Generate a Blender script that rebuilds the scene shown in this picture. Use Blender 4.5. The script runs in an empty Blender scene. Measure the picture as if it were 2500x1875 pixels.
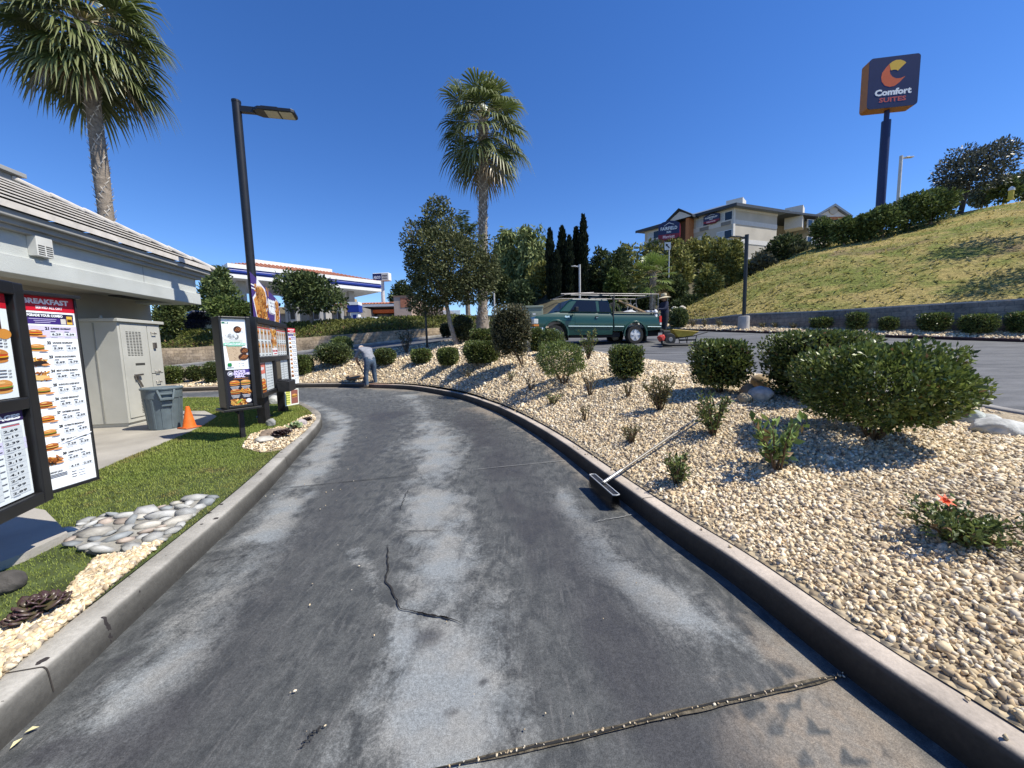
import bpy, bmesh, math, random
import numpy as np
from mathutils import Vector, Matrix
from mathutils.bvhtree import BVHTree
R = math.radians
scene = bpy.context.scene
COL = scene.collection
# ------------------------------------------------------------------ camera
FPX, CX, CY = 942.0, 1250.0, 937.5          # focal length and centre, in pixels of a 2500 x 1875 picture
PITCH, ROLL, EYE = R(5.78), 0.0238, Vector((0, 0, 1.45))
_F = Vector((0, math.cos(PITCH), -math.sin(PITCH)))
_R0, _U0 = Vector((1, 0, 0)), Vector((0, math.sin(PITCH), math.cos(PITCH)))
_Rt = _R0*math.cos(ROLL) - _U0*math.sin(ROLL)
_Up = _R0*math.sin(ROLL) + _U0*math.cos(ROLL)
cd = bpy.data.cameras.new('camera'); cam = bpy.data.objects.new('camera', cd); COL.objects.link(cam)
cd.sensor_fit = 'HORIZONTAL'; cd.sensor_width = 36; cd.lens = FPX/2500*36
cd.clip_start = 0.05; cd.clip_end = 3000
cam.matrix_world = Matrix(((_Rt.x, _Up.x, -_F.x, EYE.x), (_Rt.y, _Up.y, -_F.y, EYE.y), (_Rt.z, _Up.z, -_F.z, EYE.z), (0, 0, 0, 1)))
scene.camera = cam
# ------------------------------------------------------------------ sky and sun
SUN_EL, SUN_AZ = R(54.5), R(-14)              # azimuth from +X towards +Y
sdir = Vector((math.cos(SUN_EL)*math.cos(SUN_AZ), math.cos(SUN_EL)*math.sin(SUN_AZ), math.sin(SUN_EL)))
w = bpy.data.worlds.new('World'); scene.world = w; w.use_nodes = True
nt = w.node_tree; bg = nt.nodes['Background']
sky = nt.nodes.new('ShaderNodeTexSky'); sky.sky_type = 'NISHITA'; sky.sun_disc = False
sky.sun_elevation = SUN_EL; sky.sun_rotation = R(90) - SUN_AZ
sky.altitude = 1200; sky.air_density = 1.0; sky.dust_density = 0.0; sky.ozone_density = 4.0
hsv = nt.nodes.new('ShaderNodeHueSaturation'); hsv.inputs['Saturation'].default_value = 1.24; hsv.inputs['Value'].default_value = 1.08; hsv.inputs['Hue'].default_value = .511
nt.links.new(sky.outputs[0], hsv.inputs['Color']); nt.links.new(hsv.outputs[0], bg.inputs['Color'])
bg.inputs['Strength'].default_value = 0.128
sl = bpy.data.lights.new('sun', 'SUN'); sl.energy = 5.0; sl.angle = R(0.53); sl.color = (1, .94, .82)
so = bpy.data.objects.new('sun', sl); COL.objects.link(so); so.rotation_euler = sdir.to_track_quat('Z', 'Y').to_euler(); so.location = (20, -6, 40)
scene.view_settings.view_transform = 'Standard'; scene.view_settings.look = 'None'
scene.view_settings.exposure = 0.42; scene.view_settings.gamma = 1
# ------------------------------------------------------------------ helpers
def ray(px, py): return (_F*FPX + _Rt*(px-CX) - _Up*(py-CY))
def PZ(px, py, z):
    d = ray(px, py); return EYE + d*((z-EYE.z)/d.z)
def PY(px, py, Y):
    d = ray(px, py); return EYE + d*((Y-EYE.y)/d.y)
def S(r, g, b):
    f = lambda c: (c/12.92 if c <= .04045 else ((c+.055)/1.055)**2.4)
    return (f(r/255), f(g/255), f(b/255))
MATS = {}
def mat(name, col, rough=.6, metal=0., var=.12, scale=4., bump=0., bscale=40., spec=.4, coat=0., attr=False, trans=0., detail=4.):
    if name in MATS: return MATS[name]
    m = bpy.data.materials.new(name); m.use_nodes = True; MATS[name] = m
    t = m.node_tree; L = t.links; N = t.nodes; b = N['Principled BSDF']
    b.inputs['Roughness'].default_value = rough; b.inputs['Metallic'].default_value = metal
    b.inputs['Specular IOR Level'].default_value = spec; b.inputs['Coat Weight'].default_value = coat
    tc = N.new('ShaderNodeTexCoord')
    if attr:
        a = N.new('ShaderNodeAttribute'); a.attribute_name = 'Col'; src = a.outputs['Color']
    else:
        a = N.new('ShaderNodeRGB'); a.outputs[0].default_value = (*col[:3], 1); src = a.outputs[0]
    if var > 0:
        n = N.new('ShaderNodeTexNoise'); n.inputs['Scale'].default_value = scale; n.inputs['Detail'].default_value = detail
        L.new(tc.outputs['Object'], n.inputs['Vector'])
        mr = N.new('ShaderNodeMapRange'); mr.inputs[1].default_value = .3; mr.inputs[2].default_value = .7
        mr.inputs[3].default_value = 1-var; mr.inputs[4].default_value = 1+var
        L.new(n.outputs[0], mr.inputs[0])
        mx = N.new('ShaderNodeVectorMath'); mx.operation = 'SCALE'
        L.new(src, mx.inputs[0]); L.new(mr.outputs[0], mx.inputs['Scale']); src = mx.outputs[0]
    L.new(src, b.inputs['Base Color'])
    if bump > 0:
        n2 = N.new('ShaderNodeTexNoise'); n2.inputs['Scale'].default_value = bscale; n2.inputs['Detail'].default_value = 5
        L.new(tc.outputs['Object'], n2.inputs['Vector'])
        bp = N.new('ShaderNodeBump'); bp.inputs['Strength'].default_value = bump; bp.inputs['Distance'].default_value = .02
        L.new(n2.outputs[0], bp.inputs['Height']); L.new(bp.outputs[0], b.inputs['Normal'])
    if trans > 0:
        tr = N.new('ShaderNodeBsdfTranslucent'); L.new(src, tr.inputs[0])
        ms = N.new('ShaderNodeMixShader'); ms.inputs[0].default_value = trans
        L.new(b.outputs[0], ms.inputs[1]); L.new(tr.outputs[0], ms.inputs[2])
        L.new(ms.outputs[0], N['Material Output'].inputs['Surface'])
    return m
def fl(c):      # printed colour
    k = 'print_%d_%d_%d' % tuple(int(x) for x in c)
    return mat(k, S(*c), rough=.45, var=.03, scale=9)
def tag(o, label=None, cat=None, group=None, kind=None):
    if label: o['label'] = label
    if cat: o['category'] = cat
    if group: o['group'] = group
    if kind: o['kind'] = kind
    return o
def thing(name, label, cat, loc=(0, 0, 0), rz=0., group=None):
    o = bpy.data.objects.new(name, None); COL.objects.link(o); o.location = loc; o.rotation_euler = (0, 0, rz)
    o.empty_display_size = .2
    return tag(o, label, cat, group)
def frame(o, u, v):
    u = Vector(u).normalized(); v = Vector(v); v = (v - u*v.dot(u)).normalized(); n = u.cross(v)
    return Matrix(((u.x, v.x, n.x, o[0]), (u.y, v.y, n.y, o[1]), (u.z, v.z, n.z, o[2]), (0, 0, 0, 1)))
class MB:
    def __init__(s, X=None): s.v = []; s.f = []; s.m = []; s.mats = []; s.mi = 0; s.X = X
    def use(s, m):
        if m not in s.mats: s.mats.append(m)
        s.mi = s.mats.index(m); return s
    def add(s, vs, fs):
        o = len(s.v)
        if s.X is not None: vs = [s.X @ Vector(v) for v in vs]
        s.v += [tuple(v) for v in vs]; s.f += [tuple(i+o for i in f) for f in fs]; s.m += [s.mi]*len(fs); return s
    def box(s, c, d, M=None):
        x, y, z = d[0]/2, d[1]/2, d[2]/2; c = Vector(c)
        vs = [Vector((a*x, b*y, e*z)) for a in (-1, 1) for b in (-1, 1) for e in (-1, 1)]
        vs = [c + (M @ v if M else v) for v in vs]
        return s.add(vs, [(0, 1, 3, 2), (4, 6, 7, 5), (0, 4, 5, 1), (2, 3, 7, 6), (0, 2, 6, 4), (1, 5, 7, 3)])
    def bx(s, x0, x1, y0, y1, z0, z1): return s.box(((x0+x1)/2, (y0+y1)/2, (z0+z1)/2), (abs(x1-x0), abs(y1-y0), abs(z1-z0)))
    def beam(s, a, b, w_, h_, up=(0, 0, 1)):
        a = Vector(a); b = Vector(b); d = b-a; l = d.length; d.normalize(); u = Vector(up)
        if abs(d.dot(u)) > .98: u = Vector((1, 0, 0))
        sd = d.cross(u).normalized(); u2 = sd.cross(d)
        M = Matrix((d, sd, u2)).transposed()
        return s.box((a+b)/2, (l, w_, h_), M)
    def tube(s, pts, r, n=8, cap=True):
        pts = [Vector(p) for p in pts]; k = len(pts); rs = r if isinstance(r, (list, tuple)) else [r]*k
        vs = []; fs = []; ref = None
        for i, p in enumerate(pts):
            t = (pts[min(i+1, k-1)] - pts[max(i-1, 0)]).normalized()
            if ref is None: ref = Vector((1, 0, 0)) if abs(t.x) < .8 else Vector((0, 1, 0))
            a = (ref - t*ref.dot(t)).normalized(); ref = a; b = t.cross(a)
            for j in range(n):
                q = 2*math.pi*j/n; vs.append(p + a*(math.cos(q)*rs[i]) + b*(math.sin(q)*rs[i]))
        for i in range(k-1):
            for j in range(n): fs.append((i*n+j, i*n+(j+1) % n, (i+1)*n+(j+1) % n, (i+1)*n+j))
        if cap: fs.append(tuple(range(n-1, -1, -1))); fs.append(tuple((k-1)*n+j for j in range(n)))
        return s.add(vs, fs)
    def lathe(s, prof, n=20, c=(0, 0, 0), ax=2):
        vs = []; fs = []; k = len(prof)
        for r, h in prof:
            for j in range(n):
                q = 2*math.pi*j/n; p = [r*math.cos(q), r*math.sin(q), h]
                if ax == 1: p = [p[0], h, p[1]]
                if ax == 0: p = [h, p[0], p[1]]
                vs.append((p[0]+c[0], p[1]+c[1], p[2]+c[2]))
        for i in range(k-1):
            for j in range(n): fs.append((i*n+j, i*n+(j+1) % n, (i+1)*n+(j+1) % n, (i+1)*n+j))
        if prof[0] == prof[-1]: return s.add(vs, fs)
        if prof[0][0] > 1e-5: fs.append(tuple(range(n-1, -1, -1)))
        if prof[-1][0] > 1e-5: fs.append(tuple((k-1)*n+j for j in range(n)))
        return s.add(vs, fs)
    def prism(s, poly, h0, h1, M=None):      # poly in local xy, extruded along local z
        k = len(poly); vs = [Vector((p[0], p[1], h0)) for p in poly] + [Vector((p[0], p[1], h1)) for p in poly]
        if M is not None: vs = [M @ v for v in vs]
        return s.add(vs, [tuple(range(k-1, -1, -1)), tuple(range(k, 2*k))] + [(i, (i+1) % k, k+(i+1) % k, k+i) for i in range(k)])
    def poly(s, pts): return s.add(pts, [tuple(range(len(pts)))])
    def build(s, name, m=None, parent=None, smooth=False, bevel=0., fix=True, sub=0):
        me = bpy.data.meshes.new(name); me.from_pydata(s.v, [], s.f)
        mats = s.mats if s.mats else [m]
        for q in mats: me.materials.append(q)
        if s.mats: me.polygons.foreach_set('material_index', s.m)
        if fix:
            b = bmesh.new(); b.from_mesh(me); bmesh.ops.recalc_face_normals(b, faces=b.faces); b.to_mesh(me); b.free()
        if smooth:
            me.polygons.foreach_set('use_smooth', [True]*len(me.polygons)); me.set_sharp_from_angle(angle=R(38))
        o = bpy.data.objects.new(name, me); COL.objects.link(o)
        if bevel > 0:
            md = o.modifiers.new('bevel', 'BEVEL'); md.width = bevel; md.segments = 2; md.limit_method = 'ANGLE'; md.angle_limit = R(35)
        if parent: o.parent = parent
        return o
def np_obj(name, V, F, m, parent=None, C=None, smooth=False):
    V = np.asarray(V, dtype=np.float32); F = np.asarray(F, dtype=np.int32)
    me = bpy.data.meshes.new(name); nv, (nf, k) = len(V), F.shape
    me.vertices.add(nv); me.vertices.foreach_set('co', V.ravel())
    me.loops.add(nf*k); me.loops.foreach_set('vertex_index', F.ravel())
    me.polygons.add(nf); me.polygons.foreach_set('loop_start', np.arange(0, nf*k, k, dtype=np.int32))
    me.polygons.foreach_set('loop_total', np.full(nf, k, dtype=np.int32))
    if smooth: me.polygons.foreach_set('use_smooth', np.ones(nf, dtype=bool))
    me.update(calc_edges=True)
    if C is not None:
        C = np.asarray(C, dtype=np.float32)
        if C.shape[1] == 3: C = np.hstack([C, np.ones((len(C), 1), np.float32)])
        a = me.color_attributes.new('Col', 'FLOAT_COLOR', 'POINT'); a.data.foreach_set('color', C.ravel())
    me.materials.append(m)
    o = bpy.data.objects.new(name, me); COL.objects.link(o)
    if parent: o.parent = parent
    return o
def catmull(P, step):
    P = [np.array(p, float) for p in P]; out = []
    Q = [2*P[0]-P[1]] + P + [2*P[-1]-P[-2]]
    for i in range(1, len(Q)-2):
        p0, p1, p2, p3 = Q[i-1:i+3]; n = max(2, int(np.linalg.norm(p2-p1)/step*3))
        for j in range(n):
            t = j/n
            out.append(.5*((2*p1) + (-p0+p2)*t + (2*p0-5*p1+4*p2-p3)*t*t + (-p0+3*p1-3*p2+p3)*t**3))
    out.append(P[-1]); out = np.array(out)
    d = np.r_[0, np.cumsum(np.linalg.norm(np.diff(out, axis=0), axis=1))]
    s_ = np.linspace(0, d[-1], max(2, int(d[-1]/step)))
    return np.stack([np.interp(s_, d, out[:, k]) for k in range(out.shape[1])], 1)
def normals2(C):
    t = np.gradient(C[:, :2], axis=0); t /= np.linalg.norm(t, axis=1)[:, None]+1e-9
    return np.stack([t[:, 1], -t[:, 0]], 1)          # to the right of travel
def grid_faces(nr, nc):
    i, j = np.meshgrid(np.arange(nr-1), np.arange(nc-1), indexing='ij'); a = (i*nc+j).ravel()
    return np.stack([a, a+1, a+nc+1, a+nc], 1)
def pip(poly, P):
    x, y = P[:, 0], P[:, 1]; ins = np.zeros(len(P), bool); n = len(poly)
    for i in range(n):
        x1, y1 = poly[i][:2]; x2, y2 = poly[(i+1) % n][:2]
        c = ((y1 > y) != (y2 > y)) & (x < (x2-x1)*(y-y1)/((y2-y1) + 1e-12) + x1); ins ^= c
    return ins
def dist_poly(L, P):                                  # distance of points to a polyline and arc position
    L = np.asarray(L)[:, :2]; best = np.full(len(P), 1e9)
    for i in range(len(L)-1):
        a, b = L[i], L[i+1]; d = b-a; t = np.clip(((P-a) @ d)/(d @ d + 1e-12), 0, 1)
        q = np.linalg.norm(P - (a + t[:, None]*d), axis=1); best = np.minimum(best, q)
    return best
def fbm(x, y, seed=0, oct_=4):
    rng = np.random.default_rng(seed); T = rng.random((64, 64)); out = np.zeros_like(x); amp = .5
    for o in range(oct_):
        u, v = x*2**o+seed*3.1, y*2**o+seed*1.7; iu, iv = np.floor(u).astype(int), np.floor(v).astype(int); fu, fv = u-iu, v-iv
        fu = fu*fu*(3-2*fu); fv = fv*fv*(3-2*fv); g = lambda a, b: T[a % 64, b % 64]
        out += amp*((g(iu, iv)*(1-fu)+g(iu+1, iv)*fu)*(1-fv) + (g(iu, iv+1)*(1-fu)+g(iu+1, iv+1)*fu)*fv); amp *= .5
    return out/(1-.5**oct_)
def sstep(a, b, x): t = np.clip((x-a)/(b-a), 0, 1); return t*t*(3-2*t)
# ================================================================== the ground
def lotz(x, y): return np.maximum(.13, .1*np.asarray(y)-.1 + .09*np.minimum(0, np.asarray(x)+2))
def Plot(px, py):                                     # picture point on the parking lot
    d = ray(px, py); t = .001
    for _ in range(4000):
        p = EYE + d*t
        if p.z < lotz(p.x, p.y): break
        t += .00004*(1+t*1000)
    return p
CR = [PZ(*p, .15) for p in [(2500, 1853), (2085, 1577), (1798, 1369), (1640, 1267), (1479, 1155), (1370, 1077), (1298, 1033), (1240, 1003), (1189, 982), (1117, 960), (1008, 942), (911, 937.5), (836, 936), (723, 937), (600, 941), (450, 946), (330, 950)]]
CR = [CR[0] + (CR[0]-CR[1])*3] + CR
CRc = catmull([(p.x, p.y) for p in CR], .12)
CL = [PZ(*p, .15) for p in [(0, 1725), (252, 1509), (450, 1340), (633, 1180), (723, 1090), (772, 1040), (784, 1017), (775, 1001), (735, 981), (689, 972), (600, 968.5), (450, 968.5), (330, 970)]]
CL = [CL[0] + (CL[0]-CL[1])*5] + CL
CLc = catmull([(p.x, p.y) for p in CL], .1)
# ---- base ground sheet to the horizon
gx = np.r_[-700, -400, -200, -100, np.arange(-60, 61, 4), 100, 200, 400, 700]; gy = np.r_[-200, -60, -20, np.arange(-8, 80, 4), 120, 200, 400, 800]
X, Y = np.meshgrid(gx, gy); hz = -.35 + 2.9*sstep(26, 40, Y) + 1.2*sstep(2, 16, X)*sstep(14, 20, Y)*0
m_dirt = mat('dry_earth', (.19, .15, .10), rough=.95, var=.3, scale=.6, bump=.4, bscale=8)
tag(np_obj('ground', np.stack([X.ravel(), Y.ravel(), hz.ravel()], 1), grid_faces(*X.shape), m_dirt), kind='structure')
# ---- kerbs
def concrete(name, col, spots, dirt=.35):
    m = bpy.data.materials.new(name); m.use_nodes = True; t = m.node_tree; N = t.nodes; L = t.links; b = N['Principled BSDF']
    b.inputs['Roughness'].default_value = .85; b.inputs['Specular IOR Level'].default_value = .3
    tc = N.new('ShaderNodeTexCoord')
    def noise(s, d=5, r=.55):
        n = N.new('ShaderNodeTexNoise'); n.inputs['Scale'].default_value = s; n.inputs['Detail'].default_value = d; n.inputs['Roughness'].default_value = r
        L.new(tc.outputs['Object'], n.inputs['Vector']); return n
    def rng(x, a, b_, c, d):
        r = N.new('ShaderNodeMapRange'); L.new(x, r.inputs[0])
        for i, v in enumerate((a, b_, c, d)): r.inputs[i+1].default_value = v
        return r.outputs[0]
    a = N.new('ShaderNodeAttribute'); a.attribute_name = 'Col'
    n1 = noise(2.2); n2 = noise(40, 6, .7); n3 = noise(.9, 3)
    k = N.new('ShaderNodeMath'); k.operation = 'MULTIPLY'
    L.new(rng(n1.outputs[0], .3, .7, 1-dirt, 1+dirt*.6), k.inputs[0]); L.new(rng(n2.outputs[0], .25, .75, .78, 1.2), k.inputs[1])
    sc = N.new('ShaderNodeVectorMath'); sc.operation = 'SCALE'; L.new(a.outputs['Color'], sc.inputs[0]); L.new(k.outputs[0], sc.inputs['Scale'])
    out = sc.outputs[0]
    if spots:
        v = N.new('ShaderNodeTexVoronoi'); v.voronoi_dimensions = '2D'; v.inputs['Scale'].default_value = 6.5; v.inputs['Randomness'].default_value = 1
        nz = noise(25, 2); vv = N.new('ShaderNodeVectorMath'); vv.operation = 'MULTIPLY_ADD'
        L.new(nz.outputs['Color'], vv.inputs[0]); vv.inputs[1].default_value = (.05, .05, .05); L.new(tc.outputs['Object'], vv.inputs[2]); L.new(vv.outputs[0], v.inputs['Vector'])
        sx = N.new('ShaderNodeSeparateColor'); L.new(v.outputs['Color'], sx.inputs[0])
        th = N.new('ShaderNodeMath'); th.operation = 'MULTIPLY'; L.new(rng(sx.outputs[0], .28, 1, 0, .85), th.inputs[0]); th.inputs[1].default_value = .17
        lt = N.new('ShaderNodeMath'); lt.operation = 'LESS_THAN'; L.new(v.outputs['Distance'], lt.inputs[0]); L.new(th.outputs[0], lt.inputs[1])
        mx = N.new('ShaderNodeMix'); mx.data_type = 'RGBA'; L.new(lt.outputs[0], mx.inputs[0]); L.new(out, mx.inputs[6]); mx.inputs[7].default_value = (.035, .03, .03, 1); out = mx.outputs[2]
    L.new(out, b.inputs['Base Color'])
    bp = N.new('ShaderNodeBump'); bp.inputs['Strength'].default_value = .35; bp.inputs['Distance'].default_value = .01
    L.new(n2.outputs[0], bp.inputs['Height']); L.new(bp.outputs[0], b.inputs['Normal'])
    return m
m_kerb = concrete('kerb_concrete', None, False); m_kerbs = concrete('spotted_kerb_concrete', None, True)
def kerb(name, C, side, m, top, face, stain, zf=None, wd=.16, h=.15, joints=3.2, seed=1):
    n = normals2(C)*side; nr = len(C)
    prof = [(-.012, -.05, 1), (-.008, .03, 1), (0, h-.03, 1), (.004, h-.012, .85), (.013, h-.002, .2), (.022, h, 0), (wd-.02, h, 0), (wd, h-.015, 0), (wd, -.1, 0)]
    # doubled corner rows keep the face colour apart from the top colour
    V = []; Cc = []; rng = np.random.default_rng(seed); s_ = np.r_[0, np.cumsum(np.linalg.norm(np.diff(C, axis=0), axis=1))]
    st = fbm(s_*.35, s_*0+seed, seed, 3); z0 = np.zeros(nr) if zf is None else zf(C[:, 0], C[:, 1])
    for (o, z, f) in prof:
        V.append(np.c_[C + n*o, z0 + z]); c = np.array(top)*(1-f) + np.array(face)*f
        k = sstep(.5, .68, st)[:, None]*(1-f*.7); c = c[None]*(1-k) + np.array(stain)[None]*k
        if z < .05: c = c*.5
        Cc.append(c)
    V = np.concatenate(V); Cc = np.concatenate(Cc); F = grid_faces(len(prof), nr)
    jt = set(np.searchsorted(s_, np.arange(rng.random()*joints, s_[-1], joints)).tolist())
    F = F[:, ::-1] if side > 0 else F
    o = tag(np_obj(name, V, F, m, C=Cc), kind='structure')
    b = MB()
    for i in jt:
        if 1 < i < nr-1:
            t = (C[i+1]-C[i-1])/np.linalg.norm(C[i+1]-C[i-1]); q = []
            for (po, pz, f) in prof[1:7]:
                e = .004*(1 if pz > .1 else 0); p = C[i] + n[i]*(po-.003); q.append((p, z0[i]+pz+.003))
            for (p, z), (p2, z2) in zip(q[:-1], q[1:]):
                a = t*.003; b.poly([(p[0]-a[0], p[1]-a[1], z), (p[0]+a[0], p[1]+a[1], z), (p2[0]+a[0], p2[1]+a[1], z2), (p2[0]-a[0], p2[1]-a[1], z2)])
    if b.v: tag(b.build(name+'_joint', mat('joint_dark', (.045, .038, .032), rough=.95), fix=False), kind='structure')
    return o
kerb('island_kerb', CRc, 1, m_kerb, (.46, .40, .335), (.075, .066, .054), (.48, .28, .21), seed=3)  # deep shade on the lane side is put into the dark face colour
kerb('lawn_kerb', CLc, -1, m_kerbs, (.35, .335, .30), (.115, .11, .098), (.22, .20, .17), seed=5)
# ---- lot and its near edge
CEp = [Plot(2500, 1028), Plot(2373, 1003), Plot(2100, 955), Plot(1820, 916), Plot(1692, 903), Plot(1560, 882), Plot(1442, 864)]
CE = [(8.3, -.5), (7.4, 2.2)] + [(p.x, p.y) for p in CEp] + [(1.25, 12.75), (.05, 13.6), (-.3, 16), (-.5, 19), (-1.0, 21.9), (-2.1, 22.0), (-2.75, 20.2), (-3.4, 19.0), (-5.3, 18.5), (-7.9, 19.0), (-11.8, 20.6), (-18.7, 21.6), (-30, 22)]
CEc = catmull(CE, .3)
WB = [PY(987, 834, 23.5), PY(860, 847, 23.6), PY(721, 866, 23.8), PY(450, 893, 24.2), PY(300, 905, 24.4)]
OUT = [(45, -2), (36, 2), (24, 5.5), (16.5, 12.46), (13.8, 15.6), (11.04, 18.9), (9.8, 20.5), (8.2, 22.2), (5, 24.3), (1, 25), (-3, 25)] + [(p.x, p.y) for p in WB] + [(-36, 24.8)]
OUTc = catmull(OUT, .3)
def resamp(C, n):
    d = np.r_[0, np.cumsum(np.linalg.norm(np.diff(C, axis=0), axis=1))]; s_ = np.linspace(0, d[-1], n)
    return np.stack([np.interp(s_, d, C[:, k]) for k in range(C.shape[1])], 1)
def paired(C, Cn, O, On, n):                          # ruled strips between matching knots
    a, b = [], []
    for i in range(len(Cn)-1):
        a.append(np.linspace(Cn[i], Cn[i+1], n, endpoint=False)); b.append(np.linspace(On[i], On[i+1], n, endpoint=False))
    return np.concatenate(a), np.concatenate(b)
A = resamp(CEc, 120); B = resamp(OUTc, 120)
# match by fraction so the strips fan out evenly
T = np.linspace(0, 1, 26)[:, None, None]; G = A[None]*(1-T) + B[None]*T
GZ = lotz(G[..., 0], G[..., 1])
LOTV = np.concatenate([G.reshape(-1, 2), GZ.reshape(-1, 1)], 1); LOTF = grid_faces(26, 120)
# ---- island of gravel: height by relative distance between the two kerbs
ia = np.concatenate([CRc + normals2(CRc)*.155, CEc[::-1]])
pitchx = .14
gxs = np.arange(-30, 9, pitchx); gys = np.arange(-2, 22.5, pitchx); X, Y = np.meshgrid(gxs, gys)
def island_h(P):
    d1 = dist_poly(CRc[::2], P); d2 = dist_poly(CEc, P); t = np.clip(d1/(d1+d2+1e-6), 0, 1)
    zl = lotz(P[:, 0], P[:, 1]) + .02
    mound = .34*np.sin(np.pi*np.clip(t, 0, 1))*np.clip((d1+d2)/4, 0, 1)*sstep(-9, 1, P[:, 0])
    k = t + .10*np.sin(np.pi*t)
    return .135 + (zl-.135)*k + mound + .05*(fbm(P[:, 0]*.7, P[:, 1]*.7, 4)-.5)*np.clip(d1*2, 0, 1)
# build as triangulated ruled strips between the kerb back and the lot edge, then height from the function
a = resamp(CRc + normals2(CRc)*.12, 260); b = resamp(CEc, 260)
T = np.linspace(0, 1, 34)[:, None, None]; IG = a[None]*(1-T) + b[None]*T
IP = IG.reshape(-1, 2); IZ = island_h(IP)
ISV = np.c_[IP, IZ]; ISF = grid_faces(34, 260)
# ---- drive lane: dense sheet with painted wear masks (pale scum, tan silt, dark rubber)
def px2(L, z=0.): return np.array([tuple(PZ(x, y, z))[:2] for x, y in L])
xs = np.r_[np.arange(-26, -9, .5), np.arange(-9, -3.2, .1), np.arange(-3.2, 2.4, .035), np.arange(2.4, 6, .3)]
ys = np.r_[-6, -3, -1, np.arange(0, .8, .2), np.arange(.8, 5.5, .035), np.arange(5.5, 9, .06), np.arange(9, 16.6, .1), 17, 18]
X, Y = np.meshgrid(xs, ys); P = np.c_[X.ravel(), Y.ravel()]
nA = fbm(P[:, 0]*1.3, P[:, 1]*1.3, 11, 5); nB = fbm(P[:, 0]*4, P[:, 1]*2.2, 12, 5); nC = fbm(P[:, 0]*9, P[:, 1]*9, 13, 4); nD = fbm(P[:, 0]*7, P[:, 1]*.9, 17, 4)
dR = dist_poly(CRc, P); dL = dist_poly(CLc, P)
mid = catmull(px2([(1000, 965), (1035, 1010), (1058, 1075), (1062, 1150), (1062, 1260), (1058, 1400), (1070, 1500), (1065, 1640), (1075, 1740), (1080, 1870), (1080, 1990)]), .1)
dM = dist_poly(mid, P)
far = sstep(7, 12.5, P[:, 1])
pale = .46*np.exp(-(dM/(.10+.26*nA))**2)*(.05+1.25*nB)
pale += .5*np.exp(-((dM-.08)/.30)**2)*(nA-.3)*1.3
for (cx, cy, r, a) in [(1090, 1790, .20, .75), (1050, 1690, .26, .5), (1060, 1085, .6, .5), (1055, 1360, .26, .45), (1040, 1240, .3, .35)]:
    c = np.array(PZ(cx, cy, 0))[:2]; pale += a*np.exp(-(((P-c)**2*np.array([1, .5])).sum(1))/r**2)*(.3+1.2*nC)
gl = np.exp(-((dL-.33)/.22)**2)*(.35+.75*nA)*(.5+.9*sstep(.35, .6, nB)); pale += .95*gl*(1-.5*far)
gr = np.exp(-((dR-.52)/.16)**2)*sstep(.35, .6, nA)*(.4+.8*nB)*sstep(5.5, 3, P[:, 1]); pale += .8*gr
c = np.array(PZ(1640, 1480, 0))[:2]; q = P-c; pale += .75*np.exp(-((q @ np.array([.80, .60]))/.13)**2 - ((q @ np.array([-.60, .80]))/.55)**2)*(.4+1.1*nB)
pq = px2([(840, 1340), (884, 1336), (905, 1365), (920, 1400), (925, 1450), (945, 1478), (975, 1482), (1005, 1500), (1008, 1560), (1000, 1610), (985, 1640), (975, 1610), (955, 1560), (945, 1520), (930, 1490), (915, 1470), (905, 1430), (880, 1390), (845, 1365)])
pale += .42*pip(pq, P)*(.6+.6*nC)
pale += .28*far*(.5+nA) + .16*sstep(.45, .75, nD)*(1-far) + .10*sstep(.5, .8, nA)
tan = np.exp(-(dR/.24)**2)*(.10+.85*nA)*(.45+.75*nB)*(.5+.6*sstep(1.5, 4, P[:, 1]))
tan += .6*np.exp(-((dR-.25)/.5)**2)*sstep(5, 9, P[:, 1])*sstep(.35, .6, nA)
for (cx, cy, r, a) in [(1990, 1760, .17, 1.5), (2040, 1830, .14, 1.2), (1900, 1700, .15, .7), (1850, 1830, .2, .9), (2180, 1860, .12, 1.2), (1880, 1560, .2, .5), (1760, 1590, .12, .45), (1210, 1720, .09, .5), (1060, 1690, .12, .3)]:
    c = np.array(PZ(cx, cy, 0))[:2]; tan += a*np.exp(-(((P-c) @ np.array([[.9, .43], [-.43, .9]]))**2*np.array([1.2, .4])).sum(1)/r**2)*sstep(.34, .60, nB*.6+nC*.4)*.9
# tread prints in the silt
c = np.array(PZ(1960, 1800, 0))[:2]; d_ = np.array([-.30, .954]); q = P-c; u = q @ d_; v = q @ np.array([d_[1], -d_[0]])
tread = ((np.abs(np.abs(v)-.07) < .045) & (np.abs(u) < .75)).astype(float)*(.5+.5*np.sign(np.sin(u*60 + np.sign(v)*1.2)))
tan *= 1-.9*tread; pale *= 1-.8*np.exp(-((P-c)**2).sum(1)/.2)
dark = .7*np.exp(-((dM-.95)/.38)**2)*(.35+.9*nA)*(1-far) + .55*np.exp(-(dR-.95)**2/.05)*sstep(.35, .6, nB)*(1-far)
for (cx, cy, r, a) in [(960, 1012, .42, 1.1), (1046, 1556, .085, 1.1), (1000, 1040, .3, .5), (1170, 1035, .25, .5), (1500, 1225, .12, .9), (1400, 1170, .12, .5), (1045, 1420, .06, .4), (330, 1790, .12, 1.3), (150, 1830, .06, 1.2), (95, 1840, .05, 1.2), (1185, 1665, .02, 1.2), (1100, 1735, .025, 1.1), (950, 1640, .018, 1.2), (870, 1650, .018, 1.2), (755, 1800, .03, 1.1), (300, 1610, .03, 1.2), (265, 1640, .02, 1.2)]:
    c = np.array(PZ(cx, cy, 0))[:2]; dark += a*np.exp(-(((P-c)**2).sum(1))/r**2)*(.5+.8*nC)
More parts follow.
